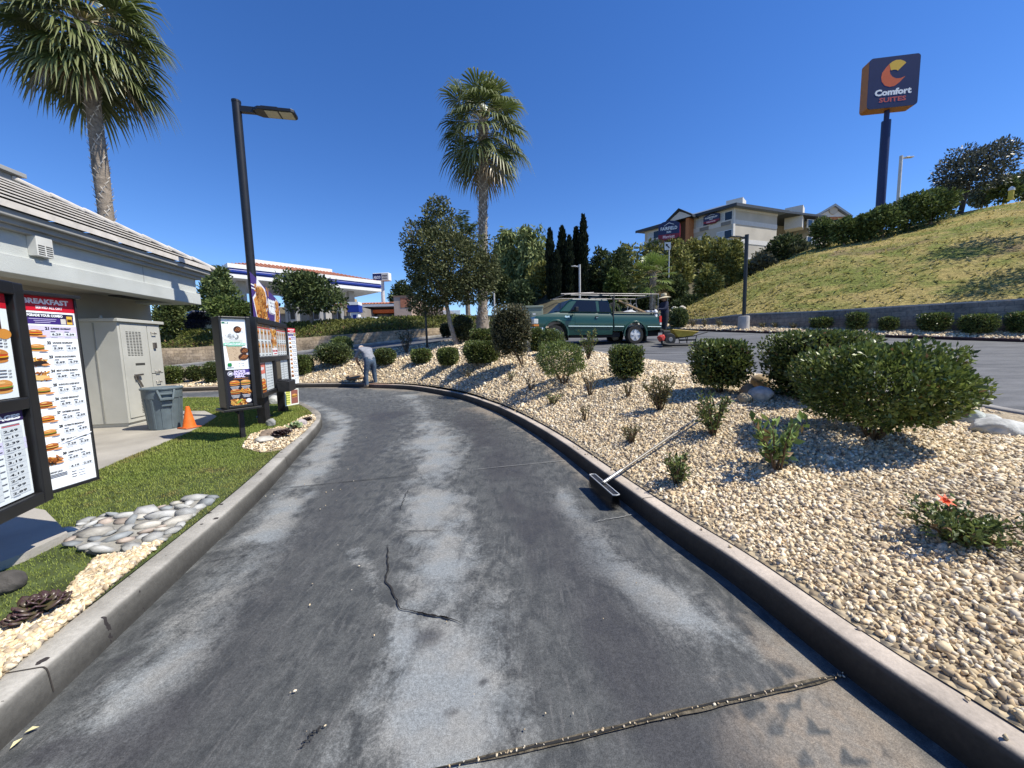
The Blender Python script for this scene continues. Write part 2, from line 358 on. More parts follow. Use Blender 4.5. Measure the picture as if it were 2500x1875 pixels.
m = bpy.data.materials.new('worn_lane_concrete'); m.use_nodes = True; t = m.node_tree; N = t.nodes; L = t.links; b = N['Principled BSDF']
tc = N.new('ShaderNodeTexCoord'); at = N.new('ShaderNodeAttribute'); at.attribute_name = 'Col'; sp = N.new('ShaderNodeSeparateColor'); L.new(at.outputs['Color'], sp.inputs[0])
def nz(s, d=6, r=.6, st=(1, 1, 1), dist=0.):
    mp = N.new('ShaderNodeMapping'); mp.inputs['Scale'].default_value = st; L.new(tc.outputs['Object'], mp.inputs[0])
    n = N.new('ShaderNodeTexNoise'); n.inputs['Scale'].default_value = s; n.inputs['Detail'].default_value = d; n.inputs['Roughness'].default_value = r; n.inputs['Distortion'].default_value = dist
    L.new(mp.outputs[0], n.inputs['Vector']); return n.outputs[0]
def mr(x, a, b_, c, d):
    r = N.new('ShaderNodeMapRange'); r.interpolation_type = 'SMOOTHSTEP'; L.new(x, r.inputs[0])
    for i, v in enumerate((a, b_, c, d)): r.inputs[i+1].default_value = v
    return r.outputs[0]
def ma(op, x, y):
    k = N.new('ShaderNodeMath'); k.operation = op
    for i, v in enumerate((x, y)):
        if isinstance(v, (int, float)): k.inputs[i].default_value = v
        else: L.new(v, k.inputs[i])
    return k.outputs[0]
def mixc(f, x, y):
    k = N.new('ShaderNodeMix'); k.data_type = 'RGBA'; L.new(f, k.inputs[0])
    for i, v in ((6, x), (7, y)):
        if isinstance(v, tuple): k.inputs[i].default_value = (*v, 1)
        else: L.new(v, k.inputs[i])
    return k.outputs[2]
nf = nz(55, 7, .75); nm = nz(9, 8, .68, (1, .7, 1), .6); nl = nz(14, 6, .6, (3.2, .35, 1)); ng = nz(240, 2, .6)
base = mixc(mr(nm, .3, .7, 0, 1), (.046, .049, .049), (.094, .098, .096))
base = mixc(ma('MULTIPLY', mr(nl, .5, .72, 0, .5), 1.), base, (.15, .148, .142))
pm = ma('ADD', sp.outputs[0], ma('MULTIPLY', ma('SUBTRACT', nm, .5), 1.25)); pm = ma('ADD', pm, ma('MULTIPLY', ma('SUBTRACT', nf, .5), .7))
pm = ma('MULTIPLY', mr(pm, .12, .95, 0, 1), mr(sp.outputs[0], .02, .25, 0, 1))
c1 = mixc(pm, base, mixc(mr(nz(3, 3), .35, .65, 0, 1), (.215, .232, .236), (.24, .24, .225)))
tm = ma('ADD', sp.outputs[1], ma('MULTIPLY', ma('SUBTRACT', nm, .52), 1.5)); tm = ma('MULTIPLY', mr(tm, .15, .9, 0, .85), mr(sp.outputs[1], .02, .2, 0, 1))
c2 = mixc(tm, c1, mixc(mr(nm, .35, .65, 0, 1), (.25, .205, .155), (.21, .19, .16)))
dm = ma('ADD', sp.outputs[2], ma('MULTIPLY', ma('SUBTRACT', nm, .5), .7)); dm = ma('MULTIPLY', mr(dm, .15, .95, 0, .75), mr(sp.outputs[2], .02, .2, 0, 1))
c3 = mixc(dm, c2, (.042, .042, .046))
k = ma('MULTIPLY', mr(nf, .3, .7, .78, 1.22), mr(ng, .3, .7, .72, 1.28))
sc = N.new('ShaderNodeVectorMath'); sc.operation = 'SCALE'; L.new(c3, sc.inputs[0]); L.new(k, sc.inputs['Scale']); L.new(sc.outputs[0], b.inputs['Base Color'])
b.inputs['Specular IOR Level'].default_value = .35; L.new(mr(nm, .3, .7, .55, .8), b.inputs['Roughness'])
bp = N.new('ShaderNodeBump'); bp.inputs['Strength'].default_value = .35; bp.inputs['Distance'].default_value = .006; L.new(ma('ADD', nf, ma('MULTIPLY', ng, .6)), bp.inputs['Height']); L.new(bp.outputs[0], b.inputs['Normal'])
zr = .012*(fbm(P[:, 0]*.8, P[:, 1]*.8, 21, 3)-.5)*sstep(.0, .3, np.minimum(dR, dL))
tag(np_obj('road', np.c_[P, zr], grid_faces(*X.shape), m, C=np.stack([np.clip(pale, 0, 1.3), np.clip(tan, 0, 1.4), np.clip(dark, 0, 1.3)], 1), smooth=True), kind='structure')
# cracks and joints
def crack(name, pxs, wd, m_, jit=.012, seed=1, z=.008):
    rng = np.random.default_rng(seed); C = resamp(px2(pxs), 60); n = normals2(C); k = np.linspace(0, 1, len(C))
    C = C + n*((fbm(k*14, k*0+seed, seed, 4)-.5)*jit*2)[:, None]; ww = wd*(.35+1.1*fbm(k*9, k*0+2.2, seed+5, 3))*np.minimum(1, np.minimum(k, 1-k)*8+.15)
    V = np.concatenate([np.c_[C + n*ww[:, None]/2, np.full(len(C), z)], np.c_[C - n*ww[:, None]/2, np.full(len(C), z)]])
    tag(np_obj(name, V, grid_faces(2, len(C)), m_), kind='structure')
m_crack = mat('crack_black', (.02, .02, .02), rough=1); m_jt = mat('old_joint_filler', (.10, .085, .06), rough=1, var=.6, scale=30, bump=.8, bscale=60); m_crl = mat('pale_joint', (.22, .22, .21), rough=1)
crack('road_crack', [(945, 1331), (943, 1420), (979, 1484), (1011, 1496), (1065, 1505), (1133, 1525)], .009, m_crack, .02, 3)
crack('road_crack', [(1011, 1496), (1040, 1503), (1066, 1506), (1100, 1515)], .014, m_crack, .012, 9)
crack('road_crack', [(975, 1298), (1079, 1297)], .007, m_crack, .012, 4)
crack('road_crack', [(975, 1250), (990, 1210), (1000, 1195)], .006, m_crack, .012, 14)
crack('road_crack', [(500, 1375), (565, 1362), (620, 1355)], .005, m_crack, .012, 15)
crack('road_crack', [(730, 1835), (760, 1800), (790, 1772)], .009, m_crack, .02, 16)
crack('road_joint', [(640, 1198), (760, 1186), (900, 1172), (1020, 1160)], .010, m_crack, .004, 5)
crack('road_joint', [(1153, 1148), (1250, 1138), (1395, 1124)], .010, m_crl, .004, 6)
crack('road_joint', [(1450, 1276), (1500, 1266), (1549, 1258)], .010, m_crl, .012, 7)
crack('road_joint', [(1050, 1884), (1240, 1843), (1400, 1807), (1659, 1742), (1900, 1688), (2082, 1647)], .024, m_jt, .006, 8)
crack('road_joint', [(1050, 1888), (1240, 1846), (1400, 1810), (1659, 1745), (1900, 1690), (2082, 1649)], .009, m_crack, .012, 18, .0115)
# ---- parking lot sheet
def asphalt(name, c0, c1, streak):
    m = bpy.data.materials.new(name); m.use_nodes = True; t = m.node_tree; N = t.nodes; L = t.links; b = N['Principled BSDF']; b.inputs['Roughness'].default_value = .75
    tc = N.new('ShaderNodeTexCoord'); mp = N.new('ShaderNodeMapping'); mp.inputs['Scale'].default_value = streak; mp.inputs['Rotation'].default_value = (0, 0, R(35)); L.new(tc.outputs['Object'], mp.inputs[0])
    n = N.new('ShaderNodeTexNoise'); n.inputs['Scale'].default_value = 2.2; n.inputs['Detail'].default_value = 8; n.inputs['Roughness'].default_value = .7; n.inputs['Distortion'].default_value = .5; L.new(mp.outputs[0], n.inputs['Vector'])
    n2 = N.new('ShaderNodeTexNoise'); n2.inputs['Scale'].default_value = 60; n2.inputs['Detail'].default_value = 5; n2.inputs['Roughness'].default_value = .8; L.new(tc.outputs['Object'], n2.inputs['Vector'])
    cr = N.new('ShaderNodeValToRGB'); e = cr.color_ramp.elements; e[0].position = .36; e[0].color = (*c0, 1); e[1].position = .68; e[1].color = (*c1, 1); L.new(n.outputs[0], cr.inputs[0])
    r_ = N.new('ShaderNodeMapRange'); L.new(n2.outputs[0], r_.inputs[0])
    for i, v in enumerate((.3, .7, .75, 1.25)): r_.inputs[i+1].default_value = v
    s_ = N.new('ShaderNodeVectorMath'); s_.operation = 'SCALE'; L.new(cr.outputs[0], s_.inputs[0]); L.new(r_.outputs[0], s_.inputs['Scale']); L.new(s_.outputs[0], b.inputs['Base Color'])
    bp = N.new('ShaderNodeBump'); bp.inputs['Strength'].default_value = .5; bp.inputs['Distance'].default_value = .01; L.new(n2.outputs[0], bp.inputs['Height']); L.new(bp.outputs[0], b.inputs['Normal'])
    return m
m_asph = asphalt('lot_asphalt', (.055, .058, .062), (.145, .147, .15), (.28, 1.2, 1))
tag(np_obj('parking_lot', LOTV, LOTF[:, ::-1], m_asph, smooth=True), kind='structure')
CEk = CEc[(CEc[:, 1] > -1)]
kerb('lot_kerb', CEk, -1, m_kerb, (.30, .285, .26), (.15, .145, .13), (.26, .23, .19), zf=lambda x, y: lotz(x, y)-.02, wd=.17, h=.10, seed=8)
# ---- gravel bed
def gravel_mat(name, c0, c1, c2, sc=28.):
    m = bpy.data.materials.new(name); m.use_nodes = True; t = m.node_tree; N = t.nodes; L = t.links; b = N['Principled BSDF']; b.inputs['Roughness'].default_value = .9
    tc = N.new('ShaderNodeTexCoord'); v = N.new('ShaderNodeTexVoronoi'); v.inputs['Scale'].default_value = sc; L.new(tc.outputs['Object'], v.inputs['Vector'])
    s = N.new('ShaderNodeSeparateColor'); L.new(v.outputs['Color'], s.inputs[0]); cr = N.new('ShaderNodeValToRGB'); e = cr.color_ramp.elements
    e[0].position = 0; e[0].color = (*c0, 1); e[1].position = 1; e[1].color = (*c2, 1); k = e.new(.45); k.color = (*c1, 1); L.new(s.outputs[0], cr.inputs[0]); L.new(cr.outputs[0], b.inputs['Base Color'])
    bp = N.new('ShaderNodeBump'); bp.inputs['Strength'].default_value = .9; bp.inputs['Distance'].default_value = .03; bp.invert = True; L.new(v.outputs['Distance'], bp.inputs['Height']); L.new(bp.outputs[0], b.inputs['Normal'])
    return m
m_bed = gravel_mat('gravel_bed_base', (.16, .12, .08), (.33, .265, .17), (.45, .37, .25))
tag(np_obj('gravel_bed', ISV, ISF[:, ::-1], m_bed, smooth=True), kind='structure')
# ---- left lawn, path and planting pockets
LW0 = resamp(CLc + normals2(CLc)*-.155, 120); LW1 = resamp(np.array([(-16, -5), (-16, 3), (-18, 9.8)]), 120)
T = np.linspace(0, 1, 24)[:, None, None]; LG = LW0[None]*(1-T) + LW1[None]*T; LWP = LG.reshape(-1, 2); LWF = grid_faces(24, 120)
m_soil = mat('lawn_soil', (.055, .075, .022), rough=1, var=.5, scale=6, bump=.5, bscale=30)
tag(np_obj('lawn', np.c_[LWP, np.full(len(LWP), .145)], LWF, m_soil), kind='structure')
def sheet(name, pxs, z, m_, th=.02, extra=()):
    pl = [tuple(PZ(x, y, z))[:2] for x, y in pxs] + list(extra); b = MB(); b.prism(pl, z-th, z); o = tag(b.build(name, m_), kind='structure'); return pl
m_pave = mat('pale_pavement', (.33, .31, .275), rough=.85, var=.22, scale=1.6, bump=.25, bscale=60, detail=8)
PAD = sheet('pavement', [(60, 1236), (140, 1192), (227, 1152), (313, 1115), (410, 1076), (460, 1056), (500, 1036), (530, 1016), (500, 1003), (437, 1003)], .156, m_pave, .05, [(-8.5, 9.0), (-9.5, 9.3), (-11, 1.5), (-4.2, 1.2)])
FOOT = sheet('menu_footing', [(-60, 1300), (65, 1237), (110, 1245), (165, 1300), (60, 1350), (-60, 1395)], .20, m_pave, .2)
# ---- right hill
WTp = [(1640, 786, 22.6), (1735, 779, 21.3), (1822, 769, 19.9), (2000, 762, 17.5), (2200, 750, 15.5), (2500, 733, 13.4), (2800, 712, 11.6), (3300, 680, 9.4)]
RDp = [(1600, 785, 23.5), (1668, 754, 24.5), (1800, 691, 26.5), (1942, 623, 28), (2005, 599, 28.5), (2120, 572, 28), (2338, 521, 26.5), (2500, 490, 25), (2800, 440, 22), (3300, 380, 17)]
WT = catmull([PY(*p) for p in WTp], .4); RD = catmull([PY(*p) for p in RDp], .4)
def res3(C, n):
    d = np.r_[0, np.cumsum(np.linalg.norm(np.diff(C, axis=0), axis=1))]; s_ = np.linspace(0, d[-1], n)
    return np.stack([np.interp(s_, d, C[:, k]) for k in range(3)], 1)
a = res3(WT, 130); b_ = res3(RD, 130); T = np.linspace(0, 1, 46)[:, None, None]
HG = a[None]*(1-T) + b_[None]*T
T2 = T[..., 0]
HG[..., 2] += .9*np.sin(np.pi*T2)*sstep(0, 12, HG[..., 0]-9)*.8 + (fbm(HG[..., 0]*.5, HG[..., 1]*.5, 31, 4)-.5)*.36*np.sin(np.pi*T2)
back = b_[None] + np.linspace(.02, 1, 10)[:, None, None]*np.stack([np.full(130, 14.), np.full(130, 45.), b_[:, 2]*0 - .5], 1)[None]
back[..., 2] -= .5*np.linspace(0, 1, 10)[:, None]
HV = np.concatenate([HG, back]).reshape(-1, 3); HF = grid_faces(56, 130)
m = bpy.data.materials.new('dry_hill_grass'); m.use_nodes = True; t = m.node_tree; N = t.nodes; L = t.links; b = N['Principled BSDF']; b.inputs['Roughness'].default_value = .9; b.inputs['Specular IOR Level'].default_value = .1
tc = N.new('ShaderNodeTexCoord')
nm = nz(.28, 5, .6, (1, 1, 2.5), .6); nm2 = nz(1.6, 6, .65); nf = nz(22, 6, .75, (1, 1, 1)); nb = nz(.22, 4, .6, (1, 1, 1), 1.2)
cA = mixc(mr(nm, .42, .58, 0, 1), (.19, .215, .055), (.40, .32, .12))
cA = mixc(mr(nm2, .5, .72, 0, .7), cA, (.33, .27, .125)); cA = mixc(mr(nb, .56, .70, 0, .85), cA, (.25, .18, .11))
nq = nz(5, 6, .7, (1.5, 1, 2.2), 1.); k = ma('MULTIPLY', mr(nf, .3, .7, .62, 1.32), mr(nq, .34, .64, .58, 1.25))
sc = N.new('ShaderNodeVectorMath'); sc.operation = 'SCALE'; L.new(cA, sc.inputs[0]); L.new(k, sc.inputs['Scale']); L.new(sc.outputs[0], b.inputs['Base Color'])
bp = N.new('ShaderNodeBump'); bp.inputs['Strength'].default_value = .9; bp.inputs['Distance'].default_value = .07; L.new(ma('ADD', nf, ma('MULTIPLY', nq, 1.6)), bp.inputs['Height']); L.new(bp.outputs[0], b.inputs['Normal'])
tag(np_obj('hill', HV, HF, m, smooth=True), kind='structure')
m_hill = m
# gravel verge under the retaining wall, and its dark red kerb
OV = resamp(np.array(OUT[2:10]), 120); WF_ = np.array([(p.x, p.y) for p in [PY(2800, 790, 11.8), PY(2500, 805, 13.5), PY(2200, 802, 15.6), PY(2000, 799, 17.6), PY(1828, 797, 20.0), PY(1735, 795, 21.4), PY(1640, 793, 22.8)]])
WFc = resamp(catmull([WF_[0]+(WF_[0]-WF_[1])*1.2] + list(WF_) + [(6.5, 26.2)], .3), 120)
T = np.linspace(0, 1, 8)[:, None, None]; VG = OV[None]*(1-T) + WFc[None]*T
vz = lotz(VG[..., 0], VG[..., 1]) + .08 + .22*T[..., 0]
VGV = np.concatenate([VG.reshape(-1, 2), vz.reshape(-1, 1)], 1); VGF = grid_faces(8, 120)
tag(np_obj('gravel_verge', VGV, VGF[:, ::-1], m_bed, smooth=True), kind='structure')
kerb('verge_kerb', catmull(OUT[1:10], .3), 1, m_kerb, (.075, .03, .028), (.045, .022, .022), (.10, .04, .035), zf=lambda x, y: lotz(x, y)-.02, wd=.18, h=.13, seed=12, joints=6)
# ---- far terrace beyond the driveway wall: bank and filling station pad
WBc = resamp(catmull([(-40, 25.0)] + [(p.x, p.y) for p in WB[::-1]] + [(-2.2, 24.4), (1, 25.2)], .3), 120)
wtop = np.interp(WBc[:, 0], [-40, -20, -13.5, -7.5, -2.5, 1], [1.9, 1.75, 2.15, 2.45, 2.7, 2.7]); wbot = lotz(WBc[:, 0], WBc[:, 1]) - .15
nW = normals2(WBc)*-1
BK = []
for o, dz in [(.32, .0), (.8, .28), (1.5, .62), (2.4, .86), (3.4, .95), (4.0, .9)]:
    BK.append(np.c_[WBc + nW*o, wtop + dz*np.interp(WBc[:, 0], [-40, -12, -3, 0], [1.25, 1.1, .75, .4]) + .06*(fbm(WBc[:, 0]*1.5, WBc[:, 1]*0+o, 41, 3)-.5)])
BKV = np.concatenate(BK); BKF = grid_faces(6, 120)
m_bank = mat('bank_soil', (.08, .085, .03), rough=1, var=.4, scale=4, bump=.5, bscale=20)
tag(np_obj('planted_bank', BKV, BKF, m_bank, smooth=True), kind='structure')
PADZ = 2.85
b = MB(); b.bx(-110, 2, 28.1, 130, PADZ-3.5, PADZ); tag(b.build('station_forecourt', asphalt('forecourt', (.12, .12, .12), (.2, .2, .2), (.4, 1, 1))), kind='structure')
# earth bank behind the lot (carries the wood)
ex = np.arange(-6, 44, 1.0); ey = np.r_[24.2, np.arange(25, 60, 1.2), 90]; X, Y = np.meshgrid(ex, ey)
EZ = lotz(X, np.minimum(Y, 24.4)) + np.interp(Y, [24.2, 26, 34, 44, 56, 90], [-.05, .35, 2.6, 6.6, 9.5, 10]) *np.interp(X, [-6, -1, 4, 40], [.12, .3, 1, 1]) + (fbm(X*.4, Y*.4, 44, 4)-.5)*.6
ES = np.stack([X.ravel(), Y.ravel(), EZ.ravel()], 1); ESF = grid_faces(*X.shape)
tag(np_obj('wooded_bank', ES, ESF, mat('leaf_litter', (.07, .062, .035), rough=1, var=.5, scale=1.5, bump=.6, bscale=6, detail=8), smooth=True), kind='structure')
# ---- ray casting against the ground that has been built
def bvh(*parts):
    V = []; F = []
    for v, f in parts:
        o = len(V); V += [tuple(q) for q in v]; F += [tuple(int(i)+o for i in q) for q in f]
    return BVHTree.FromPolygons(V, F)
roadV = [(-40, -10, 0), (10, -10, 0), (10, 20, 0), (-40, 20, 0)]
lawnV = np.c_[LWP, np.full(len(LWP), .155)]
TERR = bvh((ISV, ISF), (LOTV, LOTF), (roadV, [(0, 1, 2, 3)]), (lawnV, LWF), (HV, HF), (VGV, VGF), (BKV, BKF), (ES, ESF))
def hit(px, py):
    d = ray(px, py).normalized(); h = TERR.ray_cast(EYE, d)
    return h[0] if h[0] else EYE + d*30
def ground(x, y, top=30.):
    h = TERR.ray_cast(Vector((x, y, top)), Vector((0, 0, -1))); return h[0].z if h[0] else 0.
def mpp(p): return ((Vector(p)-EYE).dot(_F))/FPX      # metres per picture pixel at a point
# ================================================================== loose stone, grass, walls
ICO = None
def ico():
    b = bmesh.new(); bmesh.ops.create_icosphere(b, subdivisions=1, radius=1); b.verts.ensure_lookup_table()
    v = np.array([q.co for q in b.verts]); f = np.array([[q.index for q in p.verts] for p in b.faces]); b.free(); return v, f
IV, IF = ico()
def rotmats(n, rng, tilt=1.):
    q = rng.normal(size=(n, 4)); q[:, 1:3] *= tilt; q /= np.linalg.norm(q, axis=1)[:, None]; w_, x, y, z = q.T
    return np.stack([np.stack([1-2*(y*y+z*z), 2*(x*y-z*w_), 2*(x*z+y*w_)], 1), np.stack([2*(x*y+z*w_), 1-2*(x*x+z*z), 2*(y*z-x*w_)], 1), np.stack([2*(x*z-y*w_), 2*(y*z+x*w_), 1-2*(x*x+y*y)], 1)], 1)
OCT_V = np.array([(1, .35, 0), (.3, 1, .1), (-.8, .8, 0), (-1, -.4, .05), (-.2, -1, 0), (.85, -.7, 0), (.35, .2, .75), (-.45, .3, .7), (-.1, -.45, .8), (0, 0, -.8)], float)
OCT_F = np.array([(0, 1, 6), (1, 2, 7), (1, 7, 6), (2, 3, 7), (3, 4, 8), (3, 8, 7), (4, 5, 8), (5, 0, 6), (5, 6, 8), (6, 7, 8), (1, 0, 9), (2, 1, 9), (3, 2, 9), (4, 3, 9), (5, 4, 9), (0, 5, 9)])
PALETTE = np.array([(.60, .50, .34), (.68, .59, .43), (.50, .39, .24), (.70, .62, .48), (.42, .33, .22), (.58, .44, .27), (.36, .30, .23), (.64, .52, .34)])
def stones(name, P, size, rng, m_, pal=PALETTE, parent=None, flat=.85):
    n = len(P); Rm = rotmats(n, rng, .8)
    sc = size[:, None]*np.stack([rng.uniform(.8, 1.35, n), rng.uniform(.6, 1., n), rng.uniform(flat*.6, flat*1.2, n)], 1)
    V = OCT_V[None]*rng.uniform(.72, 1.2, (n, len(OCT_V), 1))*sc[:, None, :]; V = np.einsum('nij,nvj->nvi', Rm, V) + P[:, None, :]
    F = (OCT_F[None] + (np.arange(n)*len(OCT_V))[:, None, None]).reshape(-1, 3)
    C = pal[rng.integers(0, len(pal), n)]*rng.uniform(.8, 1.18, (n, 1))*(.82+.42*fbm(P[:, 0]*1.1, P[:, 1]*1.1, 91, 4))[:, None]; C = np.repeat(C, len(OCT_V), 0)
    return np_obj(name, V.reshape(-1, 3), F, m_, parent, C)
m_stone = mat('limestone_chip', None, rough=.9, var=.18, scale=60, attr=True, spec=.25)
rng = np.random.default_rng(7)
def island_pts(n, y0, y1, x0, x1, seed):
    r = np.random.default_rng(seed); q = np.c_[r.uniform(x0, x1, n), r.uniform(y0, y1, n)]; return q[pip(ia, q)]
def island_z(Q):
    return np.array([ground(x, y) for x, y in Q])
out = []; sz = []
for (n, y0, y1, x0, x1, s) in [(20000, .6, 2.6, .8, 3.6, .0138), (22500, 2.6, 4.6, .5, 4.6, .0148), (22000, 4.6, 7.0, -1, 6, .018), (16000, 7, 10, -2.5, 5, .027), (15000, 10, 14.2, -9, 3.5, .033), (8500, 14.2, 19, -13, 0, .042)]:
    q = island_pts(n, y0, y1, x0, x1, int(n+y0*10)); out.append(q); sz.append(s*rng.lognormal(0, .28, len(q)))
Q = np.concatenate(out); sz = np.concatenate(sz); z = island_h(Q); P3 = np.c_[Q, z + sz*.15]
tag(stones('gravel', P3, sz, rng, m_stone), kind='stuff')
# a few chips that rolled onto the kerb and lane
qs = []
for k in range(46):
    i = rng.integers(10, 130); n = normals2(CRc)[i]; o = abs(rng.normal(.11, .04)); qs.append((*(CRc[i]+n*min(o, .16)), .158))
for k in range(60):
    p = PZ(*[(rng.uniform(900, 1320), rng.uniform(950, 1010)), (rng.uniform(640, 900), rng.uniform(1060, 1250)), (rng.uniform(600, 1700), rng.uniform(1150, 1800))][k % 3], 0); qs.append((p.x, p.y, .012))
for k in range(70):
    t = rng.random(); p = PZ(1083+t*1000, 1880-t*232 + rng.normal(0, 3), 0); qs.append((p.x, p.y, .012))
qs = np.array(qs); ss = np.r_[rng.uniform(.008, .017, 46), rng.uniform(.003, .007, 60), rng.uniform(.003, .007, 70)]
tag(stones('scattered_chips', qs, ss, rng, m_stone), kind='stuff')
# gravel at the left kerb and at the nose of the lawn
GL = px2([(-20, 1668), (120, 1552), (399, 1320), (360, 1330), (300, 1352), (235, 1362), (175, 1430), (120, 1500), (20, 1515), (-40, 1540)], .16)
GN = px2([(590, 1092), (612, 1060), (655, 1048), (700, 1038), (745, 1014), (768, 1013), (772, 1022), (745, 1052), (690, 1096), (640, 1104)], .16)
for nm_, pg, n in (('gravel', GL, 5200), ('gravel', GN, 2600)):
    lo, hi = pg.min(0), pg.max(0); q = rng.uniform(lo, hi, (n, 2)); q = q[pip(pg, q)]
    tag(stones(nm_, np.c_[q, np.full(len(q), .162)], rng.uniform(.012, .024, len(q)), rng, m_stone), kind='stuff')
    b = MB(); b.prism([tuple(p) for p in pg], .10, .152); tag(b.build('gravel_pocket', m_bed), kind='structure')
# far verge gravel
q = np.c_[rng.uniform(0, 1, 9000), rng.uniform(0, 1, 9000)]
i = (q[:, 0]*118).astype(int); j = q[:, 1]*7; jj = np.minimum(j.astype(int), 6); f = (j-jj)[:, None]
pa = VG[jj, i]*(1-f) + VG[jj+1, i]*f; fi = (q[:, 0]*118-i)[:, None]; pb = VG[jj, i+1]*(1-f) + VG[jj+1, i+1]*f; pv = pa*(1-fi) + pb*fi
zv = lotz(pv[:, 0], pv[:, 1]) + .08 + .22*q[:, 1]
tag(stones('gravel', np.c_[pv, zv+.01], rng.uniform(.035, .065, len(pv)), rng, m_stone), kind='stuff')
# ---- river cobbles set in mortar
CB = px2([(158, 1302), (205, 1272), (260, 1256), (330, 1248), (410, 1232), (478, 1214), (532, 1211), (470, 1258), (402, 1316), (330, 1338), (235, 1352), (190, 1340)], .16)
b = MB(); b.prism([tuple(p) for p in CB], .10, .158); tag(b.build('cobble_mortar', mat('mortar', (.26, .25, .22), rough=.95, var=.3, scale=8, bump=.4)), kind='structure')
q = []; lo, hi = CB.min(0), CB.max(0)
for k in range(14000):
    p = rng.uniform(lo, hi); r = rng.uniform(.05, .125)*(1-.5*k/14000)
    if pip(CB, p[None])[0] and all(np.hypot(*(p-a[:2])) > (r+a[2])*.74 for a in q): q.append((*p, r))
q = np.array(q); n = len(q); Rm = rotmats(n, rng, .12)
V = IV[None]*rng.uniform(.9, 1.08, (n, len(IV), 1))*(q[:, 2, None]*np.stack([rng.uniform(.95, 1.3, n), rng.uniform(.75, 1, n), rng.uniform(.22, .36, n)], 1))[:, None]
V = np.einsum('nij,nvj->nvi', Rm, V) + np.c_[q[:, :2], np.full(n, .162)][:, None]
cp = np.array([(.29, .295, .285), (.36, .36, .34), (.22, .235, .24), (.42, .40, .35), (.36, .30, .25), (.43, .43, .41)])
C = np.repeat(cp[rng.integers(0, 6, n)]*rng.uniform(.85, 1.15, (n, 1)), len(IV), 0)
m_cob = mat('river_cobble', None, rough=.75, var=.3, scale=14, attr=True, bump=.2, bscale=25, detail=8)
tag(np_obj('cobble_apron', V.reshape(-1, 3), (IF[None]+(np.arange(n)*len(IV))[:, None, None]).reshape(-1, 3), m_cob, C=C, smooth=True), kind='structure')
# ---- grass blades
def blades(name, P, h, wd, cols, rng, m_, lean=.6):
    n = len(P); a = rng.uniform(0, 2*np.pi, n); t = np.stack([np.cos(a), np.sin(a), a*0], 1); s = np.stack([-np.sin(a), np.cos(a), a*0], 1)
    up = np.array([0, 0, 1.]) + t*rng.uniform(0, lean, n)[:, None]*1.6
    V = np.stack([P - s*wd[:, None]/2, P + s*wd[:, None]/2, P + up*h[:, None]], 1).reshape(-1, 3)
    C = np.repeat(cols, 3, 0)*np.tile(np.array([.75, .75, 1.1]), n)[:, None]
    return np_obj(name, V, np.arange(3*n).reshape(-1, 3), m_, C=C)
m_grass = mat('grass_blade', None, rough=.6, var=0, attr=True, trans=.3, spec=.25)
lawnpoly = np.concatenate([LW0, np.array([(-9.5, 13), (-9.5, 0), (-4, .4)])])
def grasspts(n, x0, x1, y0, y1):
    q = np.c_[rng.uniform(x0, x1, n), rng.uniform(y0, y1, n)]; k = pip(lawnpoly, q)
    for pg in (np.array(PAD), np.array(FOOT), GL, GN, CB): k &= ~pip(pg, q)
    return q[k]
q = np.concatenate([grasspts(90000, -5, -1.6, 1.0, 5), grasspts(70000, -6.5, -2.6, 5, 9), grasspts(40000, -9.5, -3.4, 8, 11.6)])
dist = np.hypot(q[:, 0], q[:, 1]); pt = fbm(q[:, 0]*1.8, q[:, 1]*1.8, 51, 4); pt2 = fbm(q[:, 0]*6, q[:, 1]*6, 52, 3)
gc = np.array([.20, .285, .05])[None]*(1-pt[:, None]) + np.array([.34, .37, .09])[None]*pt[:, None]
dry = sstep(.60, .74, pt2*.5+pt*.5) + sstep(.3, .05, np.minimum(dist_poly(CLc, q), 1)-.15)*.6*pt2; gc = gc*(1-np.clip(dry, 0, .85)[:, None]) + np.array([.30, .25, .09])*np.clip(dry, 0, .85)[:, None]
gc *= rng.uniform(.65, 1.3, (len(q), 1))
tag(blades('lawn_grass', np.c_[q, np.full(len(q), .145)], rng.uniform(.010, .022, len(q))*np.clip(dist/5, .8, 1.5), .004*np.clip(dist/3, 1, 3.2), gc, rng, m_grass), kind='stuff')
n = 5500; u, v = rng.random(n), rng.random(n); iu = u*128; i0 = iu.astype(int); fu = (iu-i0)[:, None]; jv = v*44; j0 = jv.astype(int); fv = (jv-j0)[:, None]
P3 = (HG[j0, i0]*(1-fu)+HG[j0, i0+1]*fu)*(1-fv) + (HG[j0+1, i0]*(1-fu)+HG[j0+1, i0+1]*fu)*fv
pt = fbm(P3[:, 0]*.35, P3[:, 2]*.8, 61, 4)[:, None]; gc = np.array([.24, .26, .07])*(1-pt) + np.array([.50, .40, .17])*pt; gc = gc*rng.uniform(.7, 1.3, (n, 1))
tag(blades('hill_tufts', P3 + np.array([0, 0, .01]), rng.uniform(.05, .13, n), rng.uniform(.05, .12, n), gc, rng, m_grass, 2.2), kind='stuff')
